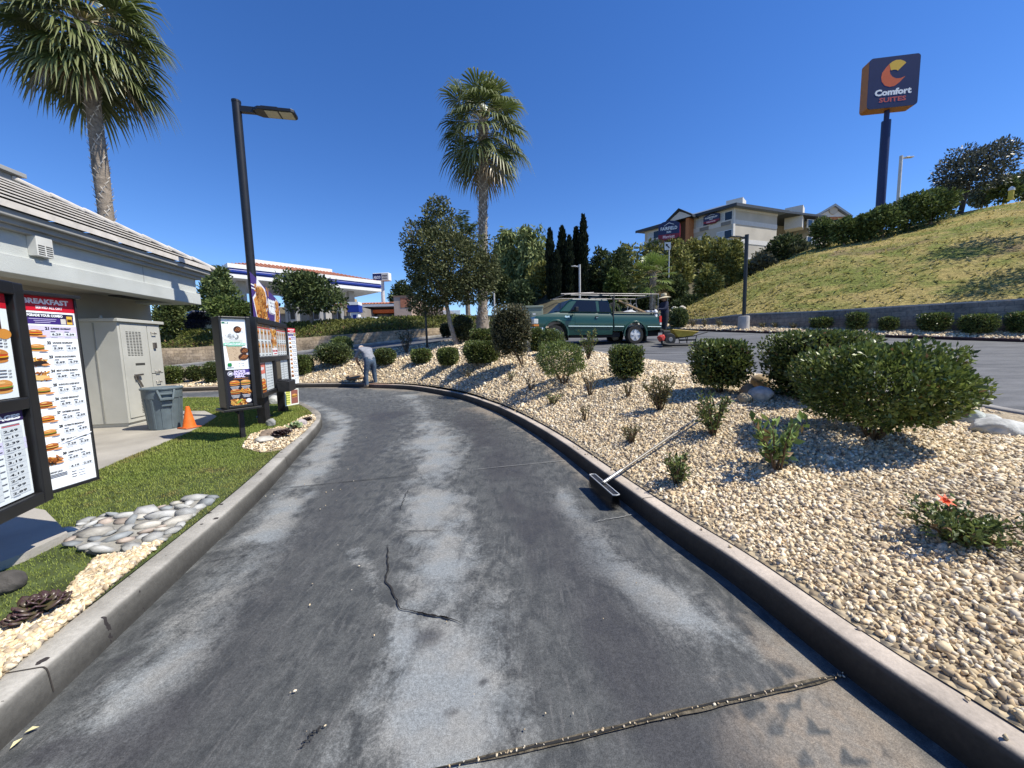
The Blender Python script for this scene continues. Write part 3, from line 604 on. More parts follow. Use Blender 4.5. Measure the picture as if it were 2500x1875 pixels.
# ---- block walls
def block_mat(name, c0, c1, bw, bh, mort):
    m = bpy.data.materials.new(name); m.use_nodes = True; t = m.node_tree; N = t.nodes; L = t.links; b = N['Principled BSDF']; b.inputs['Roughness'].default_value = .95
    a = N.new('ShaderNodeUVMap'); k = N.new('ShaderNodeTexBrick'); k.inputs['Scale'].default_value = 1; k.inputs['Brick Width'].default_value = bw; k.inputs['Row Height'].default_value = bh
    k.inputs['Mortar Size'].default_value = .012; k.inputs['Color1'].default_value = (*c0, 1); k.inputs['Color2'].default_value = (*c1, 1); k.inputs['Mortar'].default_value = (*mort, 1)
    L.new(a.outputs[0], k.inputs['Vector']); tc = N.new('ShaderNodeTexCoord')
    n = N.new('ShaderNodeTexNoise'); n.inputs['Scale'].default_value = 9; n.inputs['Detail'].default_value = 8; n.inputs['Roughness'].default_value = .7; L.new(tc.outputs['Object'], n.inputs['Vector'])
    n2 = N.new('ShaderNodeTexNoise'); n2.inputs['Scale'].default_value = .8; n2.inputs['Detail'].default_value = 5; L.new(tc.outputs['Object'], n2.inputs['Vector'])
    r1 = N.new('ShaderNodeMapRange'); L.new(n.outputs[0], r1.inputs[0]); r2 = N.new('ShaderNodeMapRange'); L.new(n2.outputs[0], r2.inputs[0])
    for i, q in enumerate((.3, .7, .6, 1.4)): r1.inputs[i+1].default_value = q; r2.inputs[i+1].default_value = q
    mu = N.new('ShaderNodeMath'); mu.operation = 'MULTIPLY'; L.new(r1.outputs[0], mu.inputs[0]); L.new(r2.outputs[0], mu.inputs[1])
    s = N.new('ShaderNodeVectorMath'); s.operation = 'SCALE'; L.new(k.outputs['Color'], s.inputs[0]); L.new(mu.outputs[0], s.inputs['Scale']); L.new(s.outputs[0], b.inputs['Base Color'])
    bp = N.new('ShaderNodeBump'); bp.inputs['Strength'].default_value = .9; bp.inputs['Distance'].default_value = .03; L.new(n.outputs[0], bp.inputs['Height']); L.new(bp.outputs[0], b.inputs['Normal'])
    return m
def wall_strip(name, C, z0, z1, th, side, m_, parent):
    n = normals2(np.asarray(C)[:, :2])*side; C2 = np.asarray(C)[:, :2]; k = len(C2); s_ = np.r_[0, np.cumsum(np.linalg.norm(np.diff(C2, axis=0), axis=1))]
    rows = [(C2, z0), (C2, z1), (C2+n*th, z1), (C2+n*th, z0)]
    V = np.concatenate([np.c_[p, z] for p, z in rows]); F = grid_faces(4, k); o = np_obj(name, V, F, m_, parent)
    zz = np.concatenate([z for _, z in rows]); uv = o.data.uv_layers.new(name='UVMap'); li = np.empty(len(o.data.loops), np.int32); o.data.loops.foreach_get('vertex_index', li)
    U = np.stack([np.tile(s_, 4)[li], zz[li]], 1).astype(np.float32); uv.data.foreach_set('uv', U.ravel()); return o
t_ = thing('retaining_wall', 'tan split-face block wall holding up the planted bank beside the driveway', 'wall', (0, 0, 0))
wall_strip('wall', WBc, wbot, wtop, .3, -1, block_mat('splitface_block', (.27, .205, .13), (.36, .28, .19), .42, .2, (.20, .15, .10)), t_)
t_ = thing('retaining_wall', 'long grey-brown block wall along the foot of the dry grass hill', 'wall', (0, 0, 0))
kk = 120; WA = resamp(WT[:, :2], kk); wz = res3(WT, kk)[:, 2]; vb = np.array([ground(x-.25, y-.15) for x, y in WA]); vb = np.minimum(vb, wz-.15)-.3
wall_strip('wall', WA - normals2(WA)*-0., vb, wz, .22, 1 if True else -1, block_mat('grey_block', (.23, .175, .125), (.26, .20, .145), .4, .2, (.16, .125, .095)), t_)
b = MB(); kz = res3(WT, kk)
for i in range(kk-1):
    b.beam((*WA[i], kz[i, 2]+.03), (*WA[i+1], kz[i+1, 2]+.03), .34, .06)
b.build('coping', mat('pale_coping', (.42, .39, .35), rough=.9), t_)
# driveway kerb on the wall side
kerb('driveway_kerb', resamp(WBc - nW*.35, 90), 1 if True else -1, m_kerb, (.40, .38, .34), (.3, .28, .25), (.3, .27, .22), zf=lambda x, y: lotz(x, y)-.02, wd=.2, h=.14, seed=22)
# ================================================================== planting
m_leaf = mat('leaf', None, rough=.42, var=0, attr=True, trans=.22, spec=.5)
m_leafd = mat('dull_leaf', None, rough=.65, var=0, attr=True, trans=.2, spec=.2)
m_stem = mat('brown_stem', (.11, .075, .045), rough=.9, var=.3, scale=20)
m_bark = mat('grey_bark', (.21, .175, .14), rough=.95, var=.4, scale=9, bump=.8, bscale=25, detail=8)
def unit(v): return v/(np.linalg.norm(v, axis=-1, keepdims=True)+1e-9)
def leaf_cloud(name, P, Nn, size, cols, rng, m_, parent, aspect=.45, up=.35, spread=.8, fold=.25):
    n = len(P); d = unit(Nn + rng.normal(0, spread, (n, 3)) + np.array([0, 0, up])); s = unit(np.cross(d, rng.normal(size=(n, 3)))); nn = np.cross(s, d)
    L_ = (size*rng.uniform(.7, 1.3, n))[:, None]; W_ = L_*aspect/2
    V = np.stack([P, P + d*L_*.5 + s*W_ + nn*W_*fold, P + d*L_, P + d*L_*.5 - s*W_ + nn*W_*fold], 1).reshape(-1, 3)
    i = np.arange(n)*4; F = np.stack([np.stack([i, i+1, i+2], 1), np.stack([i, i+2, i+3], 1)], 1).reshape(-1, 3)
    return np_obj(name, V, F, m_, parent, np.repeat(cols, 4, 0))
def leaf_cols(n, rng, base, light, frac=.3, tan_=None, tf=.03):
    c = np.array(base)[None]*rng.uniform(.65, 1.3, (n, 1)); k = rng.random(n) < frac; c[k] = np.array(light)*rng.uniform(.8, 1.2, (k.sum(), 1))
    if tan_ is not None:
        k = rng.random(n) < tf; c[k] = np.array(tan_)*rng.uniform(.8, 1.2, (k.sum(), 1))
    return c
def super_pts(n, dims, e, rng, inner=.62, clump=.12, seed=0, bottom=-1., k=5):
    d = unit(rng.normal(size=(n, 3))); d = d[d[:, 2] > bottom]; n = len(d)
    q = d/(np.abs(d)**e).sum(1)[:, None]**(1/e); r2 = np.random.default_rng(seed); f = np.zeros(n)
    for i in range(k):
        v = r2.normal(size=3)*r2.uniform(2, 5.5); f += np.sin(q @ v + r2.uniform(0, 6.28))
    rad = rng.uniform(inner**3, 1, n)**(1/3)*(1 + clump*f/k**.5)
    return q*rad[:, None]*np.array(dims)/2, d
KINDS_ = {   # base, light leaf colour, shape exponent, leaf size, aspect, clump, light fraction
 'box':   ((.074, .106, .026), (.19, .235, .06), 7., .05, .5, .055, .38),
 'round': ((.068, .095, .028), (.16, .195, .06), 2.6, .05, .5, .07, .3),
 'top':   ((.070, .072, .030), (.155, .145, .07), 3.4, .045, .55, .03, .4),
 'big':   ((.080, .115, .026), (.20, .25, .06), 3.0, .044, .52, .12, .42),
 'loose': ((.085, .12, .034), (.20, .25, .07), 2.2, .055, .42, .20, .35),
 'paddle': ((.13, .20, .05), (.27, .36, .10), 2.2, .085, .5, .2, .4),
 'olive': ((.120, .115, .045), (.19, .175, .075), 2.2, .045, .38, .22, .35),
 'dark':  ((.030, .045, .020), (.075, .095, .035), 2.6, .05, .5, .10, .2)}
m_core = mat('shrub_inner_twigs', (.012, .016, .008), rough=1, var=.3, scale=9)
def shrub(label, base, w_, h_, kind='box', n=None, dep=None, lift=.12, stem_h=None, seed=None, group=None, name='shrub', stems=4, cat='shrub', xoff=0., lf=1., bottom=-.9, e_=None, thin=1., taper=.16):
    b0 = Vector(base); seed = seed if seed is not None else int(abs(b0.x*977+b0.y*131)) % 99991; rng = np.random.default_rng(seed)
    base_c, light, e, ls, asp, cl, fr = KINDS_[kind]; e = e_ or e; dep = dep or w_; stem_h = lift if stem_h is None else stem_h
    px = mpp(b0); ls = max(ls, px*4.2)*lf; H = h_-stem_h
    if n is None: n = int(np.clip(1.9*(w_*H*2+dep*H*2+w_*dep)/(ls*ls*asp*.5), 350, 14000))
    t = thing(name, label, cat, b0, rng.uniform(-.4, .4) if e < 3 else 0, group)
    P, d = super_pts(n, (w_, dep, H), e, rng, .60, cl, seed, bottom); P = P + np.array([xoff, 0, stem_h + H/2])
    P[:, :2] = (P[:, :2]-np.array([xoff, 0]))*(1-taper*np.clip((stem_h+H*.55-P[:, 2])/(H*.55), 0, 1)**1.3)[:, None] + np.array([xoff, 0])
    leaf_cloud('foliage', P, d, ls, leaf_cols(len(P), rng, base_c, light, fr, (.22, .13, .06), .015), rng, m_leaf, t, asp, up=.75)
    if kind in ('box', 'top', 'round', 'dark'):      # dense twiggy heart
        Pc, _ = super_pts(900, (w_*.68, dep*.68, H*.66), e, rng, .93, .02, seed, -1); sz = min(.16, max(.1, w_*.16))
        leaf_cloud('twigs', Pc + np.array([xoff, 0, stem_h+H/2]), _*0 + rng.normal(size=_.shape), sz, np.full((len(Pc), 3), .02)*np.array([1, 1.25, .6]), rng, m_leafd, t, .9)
    s = MB()
    for k in range(stems):
        a = rng.uniform(0, 6.28); q = Vector((math.cos(a)*w_*.28 + xoff, math.sin(a)*dep*.28, stem_h + H*.5)); o = Vector((rng.normal(0, .02), rng.normal(0, .02), -.03))
        s.tube([o, o.lerp(q, .4) + Vector((rng.normal(0, .02), rng.normal(0, .02), .02)), q], [max(.012, w_*.022*thin), max(.01, w_*.016*thin), .006], 6)
    s.build('stem', m_stem, t, smooth=True); return t
def twig_shrub(label, base, w_, h_, kind='olive', seed=1, stems=9, per=26, group=None, name='shrub', lf=1., flat=1., cat='shrub'):
    b0 = Vector(base); rng = np.random.default_rng(seed); base_c, light, e, ls, asp, cl, fr = KINDS_[kind]; ls = max(ls*lf, mpp(b0)*3.6)
    t = thing(name, label, cat, b0, 0, group); s = MB(); PP = []; NN = []
    for k in range(stems):
        a = 6.28*k/stems + rng.normal(0, .3); r = w_/2*rng.uniform(.25, 1.); top = np.array([math.cos(a)*r, math.sin(a)*r, h_*rng.uniform(.6, 1.)*flat])
        mid_ = top*.5 + np.array([0, 0, h_*.1]) + rng.normal(0, .03*w_, 3)
        s.tube([(rng.normal(0, .015), rng.normal(0, .015), -.03), tuple(mid_), tuple(top)], [.010, .007, .003], 5)
        u = rng.uniform(.25, 1.03, per)[:, None]; c = (1-u)**2*0 + 2*u*(1-u)*mid_ + u*u*top
        PP.append(c + rng.normal(0, .035*max(w_, .4), (per, 3))); NN.append(unit(rng.normal(size=(per, 3)) + unit(top)*.9))
    P = np.concatenate(PP); P[:, 2] = np.maximum(P[:, 2], .02)
    leaf_cloud('foliage', P, np.concatenate(NN), ls, leaf_cols(len(P), rng, base_c, light, fr, (.24, .15, .07), .05), rng, m_leaf, t, asp, .3, .5)
    s.build('stem', m_stem, t, smooth=True); return t
def SH(label, x0, x1, ytop, bx, by, kind='box', f=shrub, **k):     # from picture measures to world sizes
    p = hit(bx, by); s_ = mpp(p); d = p - Vector((0, 0, .03)); kw = dict(k)
    tx = abs(bx-CX)/FPX; q_ = 1/(1+.42*tx) if KINDS_[kind][2] > 2.8 else 1/math.sqrt(1+.8*tx*tx); x0, x1 = (x0+x1)/2-(x1-x0)/2*q_, (x0+x1)/2+(x1-x0)/2*q_
    if f is shrub: kw.setdefault('xoff', ((x0+x1)/2-bx)*s_)
    return f(label, d, (x1-x0)*s_, (by-ytop)*s_*1.0, kind, **kw)
G1 = 'shrubs in the gravel island'
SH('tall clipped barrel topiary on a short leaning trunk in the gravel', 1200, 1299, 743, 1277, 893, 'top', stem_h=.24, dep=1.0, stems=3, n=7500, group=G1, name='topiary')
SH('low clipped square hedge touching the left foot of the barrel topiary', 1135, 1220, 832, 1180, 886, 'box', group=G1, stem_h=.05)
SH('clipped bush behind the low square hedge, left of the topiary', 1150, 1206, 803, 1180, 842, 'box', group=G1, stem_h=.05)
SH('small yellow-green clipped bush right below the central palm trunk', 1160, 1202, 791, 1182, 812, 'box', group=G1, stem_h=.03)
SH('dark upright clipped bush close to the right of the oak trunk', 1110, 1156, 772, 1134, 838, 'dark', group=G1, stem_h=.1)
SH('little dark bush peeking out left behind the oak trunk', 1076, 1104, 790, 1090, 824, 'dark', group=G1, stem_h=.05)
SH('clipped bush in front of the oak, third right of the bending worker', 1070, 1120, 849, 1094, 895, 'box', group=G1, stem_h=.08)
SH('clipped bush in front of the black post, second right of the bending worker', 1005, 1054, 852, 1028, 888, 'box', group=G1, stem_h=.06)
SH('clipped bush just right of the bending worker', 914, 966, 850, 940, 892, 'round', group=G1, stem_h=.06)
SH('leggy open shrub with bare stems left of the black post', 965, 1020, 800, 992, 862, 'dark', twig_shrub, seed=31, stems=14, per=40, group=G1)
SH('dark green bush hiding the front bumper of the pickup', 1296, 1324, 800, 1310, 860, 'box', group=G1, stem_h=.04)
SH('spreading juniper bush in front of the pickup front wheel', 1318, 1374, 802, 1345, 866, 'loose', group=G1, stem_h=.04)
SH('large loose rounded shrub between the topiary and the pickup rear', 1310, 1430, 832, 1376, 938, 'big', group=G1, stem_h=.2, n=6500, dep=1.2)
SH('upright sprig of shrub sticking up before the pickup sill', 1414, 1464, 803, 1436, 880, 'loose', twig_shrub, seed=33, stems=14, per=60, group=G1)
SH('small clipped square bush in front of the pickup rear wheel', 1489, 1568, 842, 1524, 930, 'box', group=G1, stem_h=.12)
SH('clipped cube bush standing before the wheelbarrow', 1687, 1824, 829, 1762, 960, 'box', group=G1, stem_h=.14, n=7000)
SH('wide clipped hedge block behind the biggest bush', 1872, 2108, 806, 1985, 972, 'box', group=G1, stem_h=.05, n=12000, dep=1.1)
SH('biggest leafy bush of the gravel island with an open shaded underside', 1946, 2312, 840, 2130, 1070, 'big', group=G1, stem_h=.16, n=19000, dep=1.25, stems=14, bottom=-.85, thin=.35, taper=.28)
SH('sparse olive coloured shrub left of the cube bush', 1566, 1648, 912, 1610, 1002, 'olive', twig_shrub, seed=35, stems=18, per=60, group=G1)
SH('thin loose shrub with the broom handle tip resting on it', 1692, 1808, 960, 1742, 1062, 'loose', twig_shrub, seed=36, stems=18, per=30, group=G1, lf=1.)
SH('young plant with bright paddle leaves in the bush shadow', 1805, 1975, 1006, 1895, 1146, 'paddle', twig_shrub, seed=37, stems=12, per=16, group=G1)
SH('small green mound plant beside the broom handle', 1614, 1704, 1100, 1655, 1182, 'loose', twig_shrub, seed=38, stems=14, per=40, group=G1, lf=.7)
SH('low spreading plant with one orange flower at the right picture edge', 2215, 2520, 1215, 2345, 1325, 'loose', twig_shrub, seed=39, stems=26, per=75, group=G1, lf=.62, flat=.85)
SH('dry twiggy plant in front of the large loose shrub on its left', 1272, 1314, 908, 1296, 955, 'olive', twig_shrub, seed=40, stems=8, per=14, group=G1, lf=.8)
SH('tall dry twiggy plant right of the large loose shrub stem', 1417, 1468, 900, 1440, 966, 'olive', twig_shrub, seed=41, stems=10, per=18, group=G1, lf=.8)
SH('small straw plant left of the sparse olive shrub', 1514, 1552, 930, 1532, 970, 'olive', twig_shrub, seed=42, stems=8, per=14, group=G1, lf=.8)
SH('wispy seedling halfway down the gravel slope', 1405, 1448, 978, 1428, 1026, 'olive', twig_shrub, seed=43, stems=7, per=14, group=G1, lf=.8)
SH('straggly seedling nearest the broom head up the slope', 1510, 1578, 1024, 1540, 1082, 'olive', twig_shrub, seed=44, stems=10, per=20, group=G1, lf=.8)
SH('flat green seedling in the shade below the large loose shrub', 1318, 1382, 952, 1348, 988, 'loose', twig_shrub, seed=45, stems=12, per=20, group=G1, lf=.7)
SH('small dark tuft in the topiary shadow', 1122, 1162, 893, 1142, 922, 'dark', twig_shrub, seed=46, stems=9, per=16, group=G1, lf=.8)
SH('pale green tuft just below the topiary trunk', 1234, 1264, 902, 1248, 932, 'loose', twig_shrub, seed=47, stems=8, per=14, group=G1, lf=.7)
SH('wide bushy shrub left of the bending worker', 772, 862, 838, 820, 893, 'round', group=G1, stem_h=.1, n=4200)
SH('thin upright top growing out behind the wide bushy shrub', 812, 860, 822, 838, 868, 'loose', group=G1, stem_h=.2)
SH('clipped green bush just right of the far menu board', 700, 766, 866, 735, 914, 'box', group=G1, stem_h=.05)
SH('dark low bush against the far left end of the gravel', 398, 450, 894, 424, 936, 'box', group=G1, stem_h=.03)
SH('leafy low bush left of the poster box above the far kerb', 455, 500, 892, 478, 930, 'round', group=G1, stem_h=.03)
SH('low bush half hidden by the poster box', 498, 540, 884, 520, 934, 'round', group=G1, stem_h=.03)
p = hit(2320, 1300); q = PY(2302, 1228, p.y-.1); s = MB()
for k in range(6):
    a = k*1.05; s.add([(0, 0, 0), (.02*math.cos(a-.5), .02*math.sin(a-.5), .025), (.045*math.cos(a), .045*math.sin(a), .03), (.02*math.cos(a+.5), .02*math.sin(a+.5), .025)], [(0, 1, 2, 3)])
o = s.build('flower', mat('orange_petal', (.85, .11, .02), rough=.5, trans=.2)); o.location = q; o.rotation_euler = (.6, 0, 0); tag(o, 'single orange flower on the low plant at the right edge', 'flower')
GV = 'square shrubs along the block wall'
for i, (x0, x1, y0, y1, l) in enumerate([(1979, 2027, 775, 803, 'squat clipped shrub by the wall, leftmost of the row of six'), (2068, 2113, 763, 806, 'tall clipped shrub, second from the left along the hill wall'), (2147, 2189, 774, 809, 'smallest clipped cube shrub, third from the left along the hill wall'), (2245, 2313, 763, 811, 'fourth clipped shrub along the hill wall, square and dark sided'), (2346, 2428, 767, 816, 'wide clipped shrub, fifth from the left along the hill wall'), (2460, 2545, 761, 815, 'clipped shrub at the right picture edge by the hill wall')]):
    SH(l, x0, x1, y0, (x0+x1)/2, y1, 'box', group=GV, stem_h=.1)
GW = 'small plants at the end of the hill wall'
SH('rounded green bush behind the standing worker', 1634, 1678, 752, 1655, 800, 'round', group=GW, stem_h=.02)
for i, (x0, x1, y0, y1, l) in enumerate([(1676, 1706, 774, 798, 'scrubby plant right of the rounded bush'), (1704, 1736, 772, 799, 'scrubby plant midway to the concrete lamp footing'), (1738, 1772, 774, 800, 'scrubby plant left of the concrete lamp footing'), (1850, 1872, 786, 800, 'sprout right of the lamp footing by the wall'), (1880, 1904, 786, 801, 'sprout further right of the lamp footing'), (1924, 1950, 786, 802, 'sprout left of the squat clipped shrub')]):
    SH(l, x0, x1, y0, (x0+x1)/2, y1, 'olive', twig_shrub, seed=70+i, stems=10, per=16, group=GW)
# ---- bank ground cover
rng = np.random.default_rng(77); n = 26000; u = rng.uniform(0, 118, n); i = u.astype(int); v = rng.uniform(0, 4.99, n); j = v.astype(int); fv = (v-j)[:, None]; fu = (u-i)[:, None]
BG = np.stack(BK); Pb = (BG[j, i]*(1-fu)+BG[j, i+1]*fu)*(1-fv) + (BG[j+1, i]*(1-fu)+BG[j+1, i+1]*fu)*fv
Pb[:, 2] += rng.uniform(0, .22, n)*(.5+fbm(Pb[:, 0], Pb[:, 1], 78, 3)); k = fbm(Pb[:, 0]*.5, Pb[:, 1]*.9, 79, 3)[:, None]
cb = np.array([.085, .115, .025])*(1-k) + np.array([.20, .19, .05])*k; k2 = (rng.random(n) < .10*np.clip(1.4-v, .1, 1.4)); cb[k2] = (.20, .12, .07); cb = cb*rng.uniform(.6, 1.3, (n, 1))
o = leaf_cloud('ground_cover', Pb, np.tile([0, -.4, .6], (n, 1)), np.full(n, .15), cb, rng, m_leafd, None, .55); tag(o, kind='stuff')
# ---- trees
def limbs(mb, a, b, r, rng, depth, out):
    a = np.array(a, float); b = np.array(b, float); m_ = (a+b)/2 + rng.normal(0, .06*np.linalg.norm(b-a), 3)
    mb.tube([tuple(a), tuple(m_), tuple(b)], [r, r*.8, r*.6], 7); out.append(b)
    if depth:
        L_ = np.linalg.norm(b-a)
        for k in range(3):
            d = unit(b-a)*.7 + rng.normal(0, .55, 3); d[2] = abs(d[2])*.6+.25; limbs(mb, b, b + unit(d)*L_*.62, r*.55, rng, depth-1, out)
def tree(name, label, base, trunk_top, r, lobes, leaf, cols, seed, parent=None, group=None, cat='tree', m_=None, drape=0., asp=.45, branch=2, bark=None, inner=.35):
    rng = np.random.default_rng(seed); b0 = Vector(base); t = thing(name, label, cat, b0, 0, group); s = MB(); ends = []
    tt = np.array(trunk_top, float); mid_ = tt*.5 + rng.normal(0, r*.5, 3)*np.array([1, 1, 0])
    s.tube([(0, 0, -.2), (0, 0, .1), tuple(mid_), tuple(tt)], [r*1.35, r*1.1, r*.9, r*.75], 10)
    for k in range(4):
        L = lobes[k % len(lobes)]; limbs(s, tt, tt + (np.array(L[0]) + rng.normal(0, .25, 3)*np.array(L[1]) - tt)*.55, r*.5, rng, branch, ends)
    s.build('trunk', bark or m_bark, t, smooth=True)
    PP = []; NN = []
    for i, (c, d, n) in enumerate(lobes):
        P, dd = super_pts(n, d, 2.1, rng, inner, .16, seed+i, -1, 7); PP.append(P+np.array(c)); NN.append(dd)
    P = np.concatenate(PP); Nn = np.concatenate(NN); C = leaf_cols(len(P), rng, cols[0], cols[1], cols[2] if len(cols) > 2 else .3)
    if drape: Nn = Nn*.3 + np.array([0, 0, -drape])
    leaf_cloud('crown', P, Nn, leaf, C, rng, m_ or m_leafd, t, asp, 0. if drape else .2); return t
def at(px, py, Y): return PY(px, py, Y)
def TP(px_, py_, Y, b):                      # offset from a base point to a picture point at depth Y
    q = PY(px_, py_, Y); return np.array(q - Vector(b))
# coast live oak in the island
b0 = hit(1114, 842); D = b0.y; s_ = mpp(b0); print('oak', b0)
def lob(px_, py_, w_, h_, n, b=None, Y=None, dep=None):
    b = b if b is not None else b0; Y = Y or D; k = (PY(px_, py_, Y)-EYE).dot(_F)/FPX; return (TP(px_, py_, Y, b), (w_*k, (dep or w_)*k, h_*k), n)
tree('oak_tree', 'dark small-leaved oak with a ragged crown and leaning pale trunk in the island', b0, TP(1090, 740, D, b0), .11, [lob(1085, 640, 190, 190, 9500), lob(1135, 650, 150, 150, 6000), lob(1040, 600, 105, 120, 3000), lob(1055, 700, 120, 110, 3600), lob(1070, 545, 90, 80, 1500), lob(1064, 505, 46, 44, 420), lob(1082, 492, 30, 22, 120), lob(1185, 660, 70, 90, 1500), lob(1040, 745, 90, 60, 1300), lob(1150, 710, 90, 70, 1600), lob(1010, 660, 40, 90, 450)], .115, ((.07, .085, .034), (.17, .18, .08), .4), 5, m_=m_leafd, asp=.6, inner=.55, bark=mat('pale_oak_bark', (.33, .28, .22), rough=.95, var=.45, scale=8, bump=.8, bscale=20))
def bgtree(name, label, x0, x1, y0, ybase, Y, cols, seed, n=2600, leaf=None, group=None, drape=0., trunk=.12, lobes=5, z=None, onhill=False, e=1., low=.12, asp=.45, cat='tree', inner=.45):
    if onhill: Y = hit((x0+x1)/2, ybase).y
    c = PY((x0+x1)/2, ybase, Y); gz = z if z is not None else c.z; b = Vector((c.x, c.y, gz)); k = (c-EYE).dot(_F)/FPX; W = (x1-x0)*k; H = (ybase-y0)*k; rng = np.random.default_rng(seed+900)
    L = [((0, 0, H*(.5+low*.5)), (W*.8, W*.7, H*(1-low)*.92), n//2)]
    for i in range(lobes):
        a = 6.28*i/lobes + rng.normal(0, .4); L.append(((math.cos(a)*W*.27, math.sin(a)*W*.22, H*rng.uniform(.38+low*.4, .80)), (W*.5, W*.5, H*.38), n//(2*lobes)))
    L.append(((rng.normal(0, W*.1), 0, H*.86), (W*.4, W*.4, H*.28), n//8))
    return tree(name, label, b, (0, 0, H*.45), max(.06, W*.03), L, leaf or k*9, cols, seed, None, group, cat, drape=drape, branch=1, asp=asp, inner=inner)
OL = ((.14, .15, .04), (.29, .29, .09), .5); DK = ((.040, .058, .022), (.10, .125, .045), .3); WL = ((.14, .175, .06), (.26, .30, .12), .5); MG = ((.085, .12, .04), (.21, .26, .10), .45)
GT = 'small trees around the filling station'
bgtree('tree', 'round light green tree between the eave and the canopy', 498, 586, 655, 806, 27.5, MG, 11, 3600, group=GT)
bgtree('tree', 'dark spreading tree below the canopy corner, behind the poster box', 512, 622, 728, 800, 25.5, ((.065, .10, .026), (.15, .195, .055), .4), 12, 3200, group=GT)
bgtree('tree', 'multi-stemmed shrub tree left of the dark parked car', 388, 452, 738, 838, 25.5, ((.06, .085, .025), (.14, .165, .055), .35), 13, 2400, group=GT)
bgtree('tree', 'wide dark ragged tree standing in front of the canopy', 683, 842, 668, 806, 26, ((.05, .075, .028), (.12, .155, .055), .35), 14, 5200, group=GT, low=.25)
bgtree('tree', 'dark tree just beside the building wall end', 436, 500, 735, 800, 33, DK, 17, 1500, group=GT)
bgtree('tree', 'far dark tree behind the store left of the oak', 955, 1015, 690, 780, 66, DK, 15, 1500)
GB = 'willowy trees beyond the lot'
bgtree('willow_tree', 'tall pale weeping tree right of the central palm trunk', 1205, 1290, 562, 770, 46, WL, 21, 5200, group=GB, drape=1.4, asp=.3, leaf=.65)
bgtree('willow_tree', 'tall pale weeping tree touching the leftmost cypress', 1262, 1352, 556, 770, 44, WL, 22, 5200, group=GB, drape=1.4, asp=.3, leaf=.65)
bgtree('tree', 'bright olive rounded tree in front of the weeping trees', 1290, 1346, 642, 770, 38, OL, 23, 2600)
bgtree('tree', 'grey-green rounded bush tree below the weeping trees', 1238, 1312, 688, 775, 36, ((.045, .07, .03), (.10, .135, .06), .35), 24, 2600)
bgtree('tree', 'dark mass of foliage at the right of the oak crown', 1178, 1250, 655, 770, 42, DK, 25, 2200)
GO = 'feathery olive trees on the bank below the hotel'
for i, (x0, x1, y0, yb, Y, c, l) in enumerate([
 (1424, 1500, 612, 770, 38, DK, 'dark bushy tree just right of the tallest cypress'), (1468, 1545, 615, 775, 36, DK, 'dark bushy tree behind the truck rack middle'), (1490, 1570, 602, 770, 40, OL, 'olive feathery tree below the left end of the hotel'),
 (1478, 1530, 658, 775, 32, ((.06, .09, .02), (.13, .17, .045), .4), 'bright green bush in front of the dark trees behind the truck'), (1545, 1640, 596, 770, 41, OL, 'olive feathery tree left behind the arrow sign'), (1610, 1690, 588, 770, 40, OL, 'olive feathery tree right of the arrow sign'),
 (1668, 1745, 582, 765, 42, OL, 'olive feathery tree under the orange hotel bay'), (1730, 1800, 585, 760, 40, OL, 'olive feathery tree below the hotel wall sign'), (1768, 1818, 590, 735, 38, OL, 'olive feathery tree left of the black lamp head'),
 (1690, 1762, 650, 770, 33, OL, 'low olive feathery tree in front of the hill edge'), (1600, 1680, 680, 775, 32, DK, 'dark low bush tree beside the young palm trunk'), (1535, 1610, 700, 775, 31, DK, 'dark low bush tree left of the young palm trunk'), (1640, 1720, 725, 785, 28, DK, 'dark bush at the foot of the hill, behind the worker')]):
    bgtree('tree', l, x0, x1, y0, yb, Y, c, 200+i, 2600, group=GO, low=.05)
GH = 'bushes at the hotel end of the hill'
for i, (x0, x1, y0, yb, Y, c, l) in enumerate([(1862, 1965, 578, 672, 34, DK, 'big dark bush against the hotel gable wall'), (1822, 1892, 622, 705, 32, ((.10, .10, .06), (.17, .165, .10), .4), 'grey twiggy bush left of the big dark hotel bush'), (1806, 1850, 640, 715, 33, OL, 'olive bush right of the black lamp post'), (1925, 1990, 598, 640, 33, ((.08, .09, .05), (.15, .16, .08), .4), 'thin grey-green bush on the crest right of the big dark hotel bush')]):
    bgtree('tree', l, x0, x1, y0, yb, Y, c, 240+i, 2600, group=GH, low=.02, cat='bush')
GC = 'hedge bushes along the hill crest'
for i, (x0, x1, y0, yb, Y, l) in enumerate([(1978, 2046, 536, 604, 29.5, 'leftmost bush of the hill crest hedge'), (2030, 2090, 536, 598, 29, 'second bush of the hill crest hedge'), (2078, 2130, 528, 590, 28.5, 'bush left of the blue sign pole'), (2112, 2200, 506, 580, 27.5, 'bush at the base of the blue sign pole'), (2170, 2260, 478, 565, 27.5, 'bush right of the blue sign pole'), (2225, 2318, 466, 548, 27.2, 'largest crest bush, left of the hill tree')]):
    bgtree('hedge_bush', l, x0, x1, y0, yb, Y, ((.065, .095, .028), (.17, .215, .07), .4), 260+i, 3000, group=GC, low=.0, cat='bush', leaf=.2, onhill=True)
for i, (x, yb, l) in enumerate([(2625, 545, 'broad tree on the hill just outside the right picture edge'), (2700, 620, 'second broad tree on the hill outside the right picture edge')]): bgtree('tree', l, x-85, x+85, yb-330, yb, 24, MG, 290+i, 1500, group='trees shading the hill', low=.35, onhill=True)
b0 = hit(2345, 522); D = b0.y
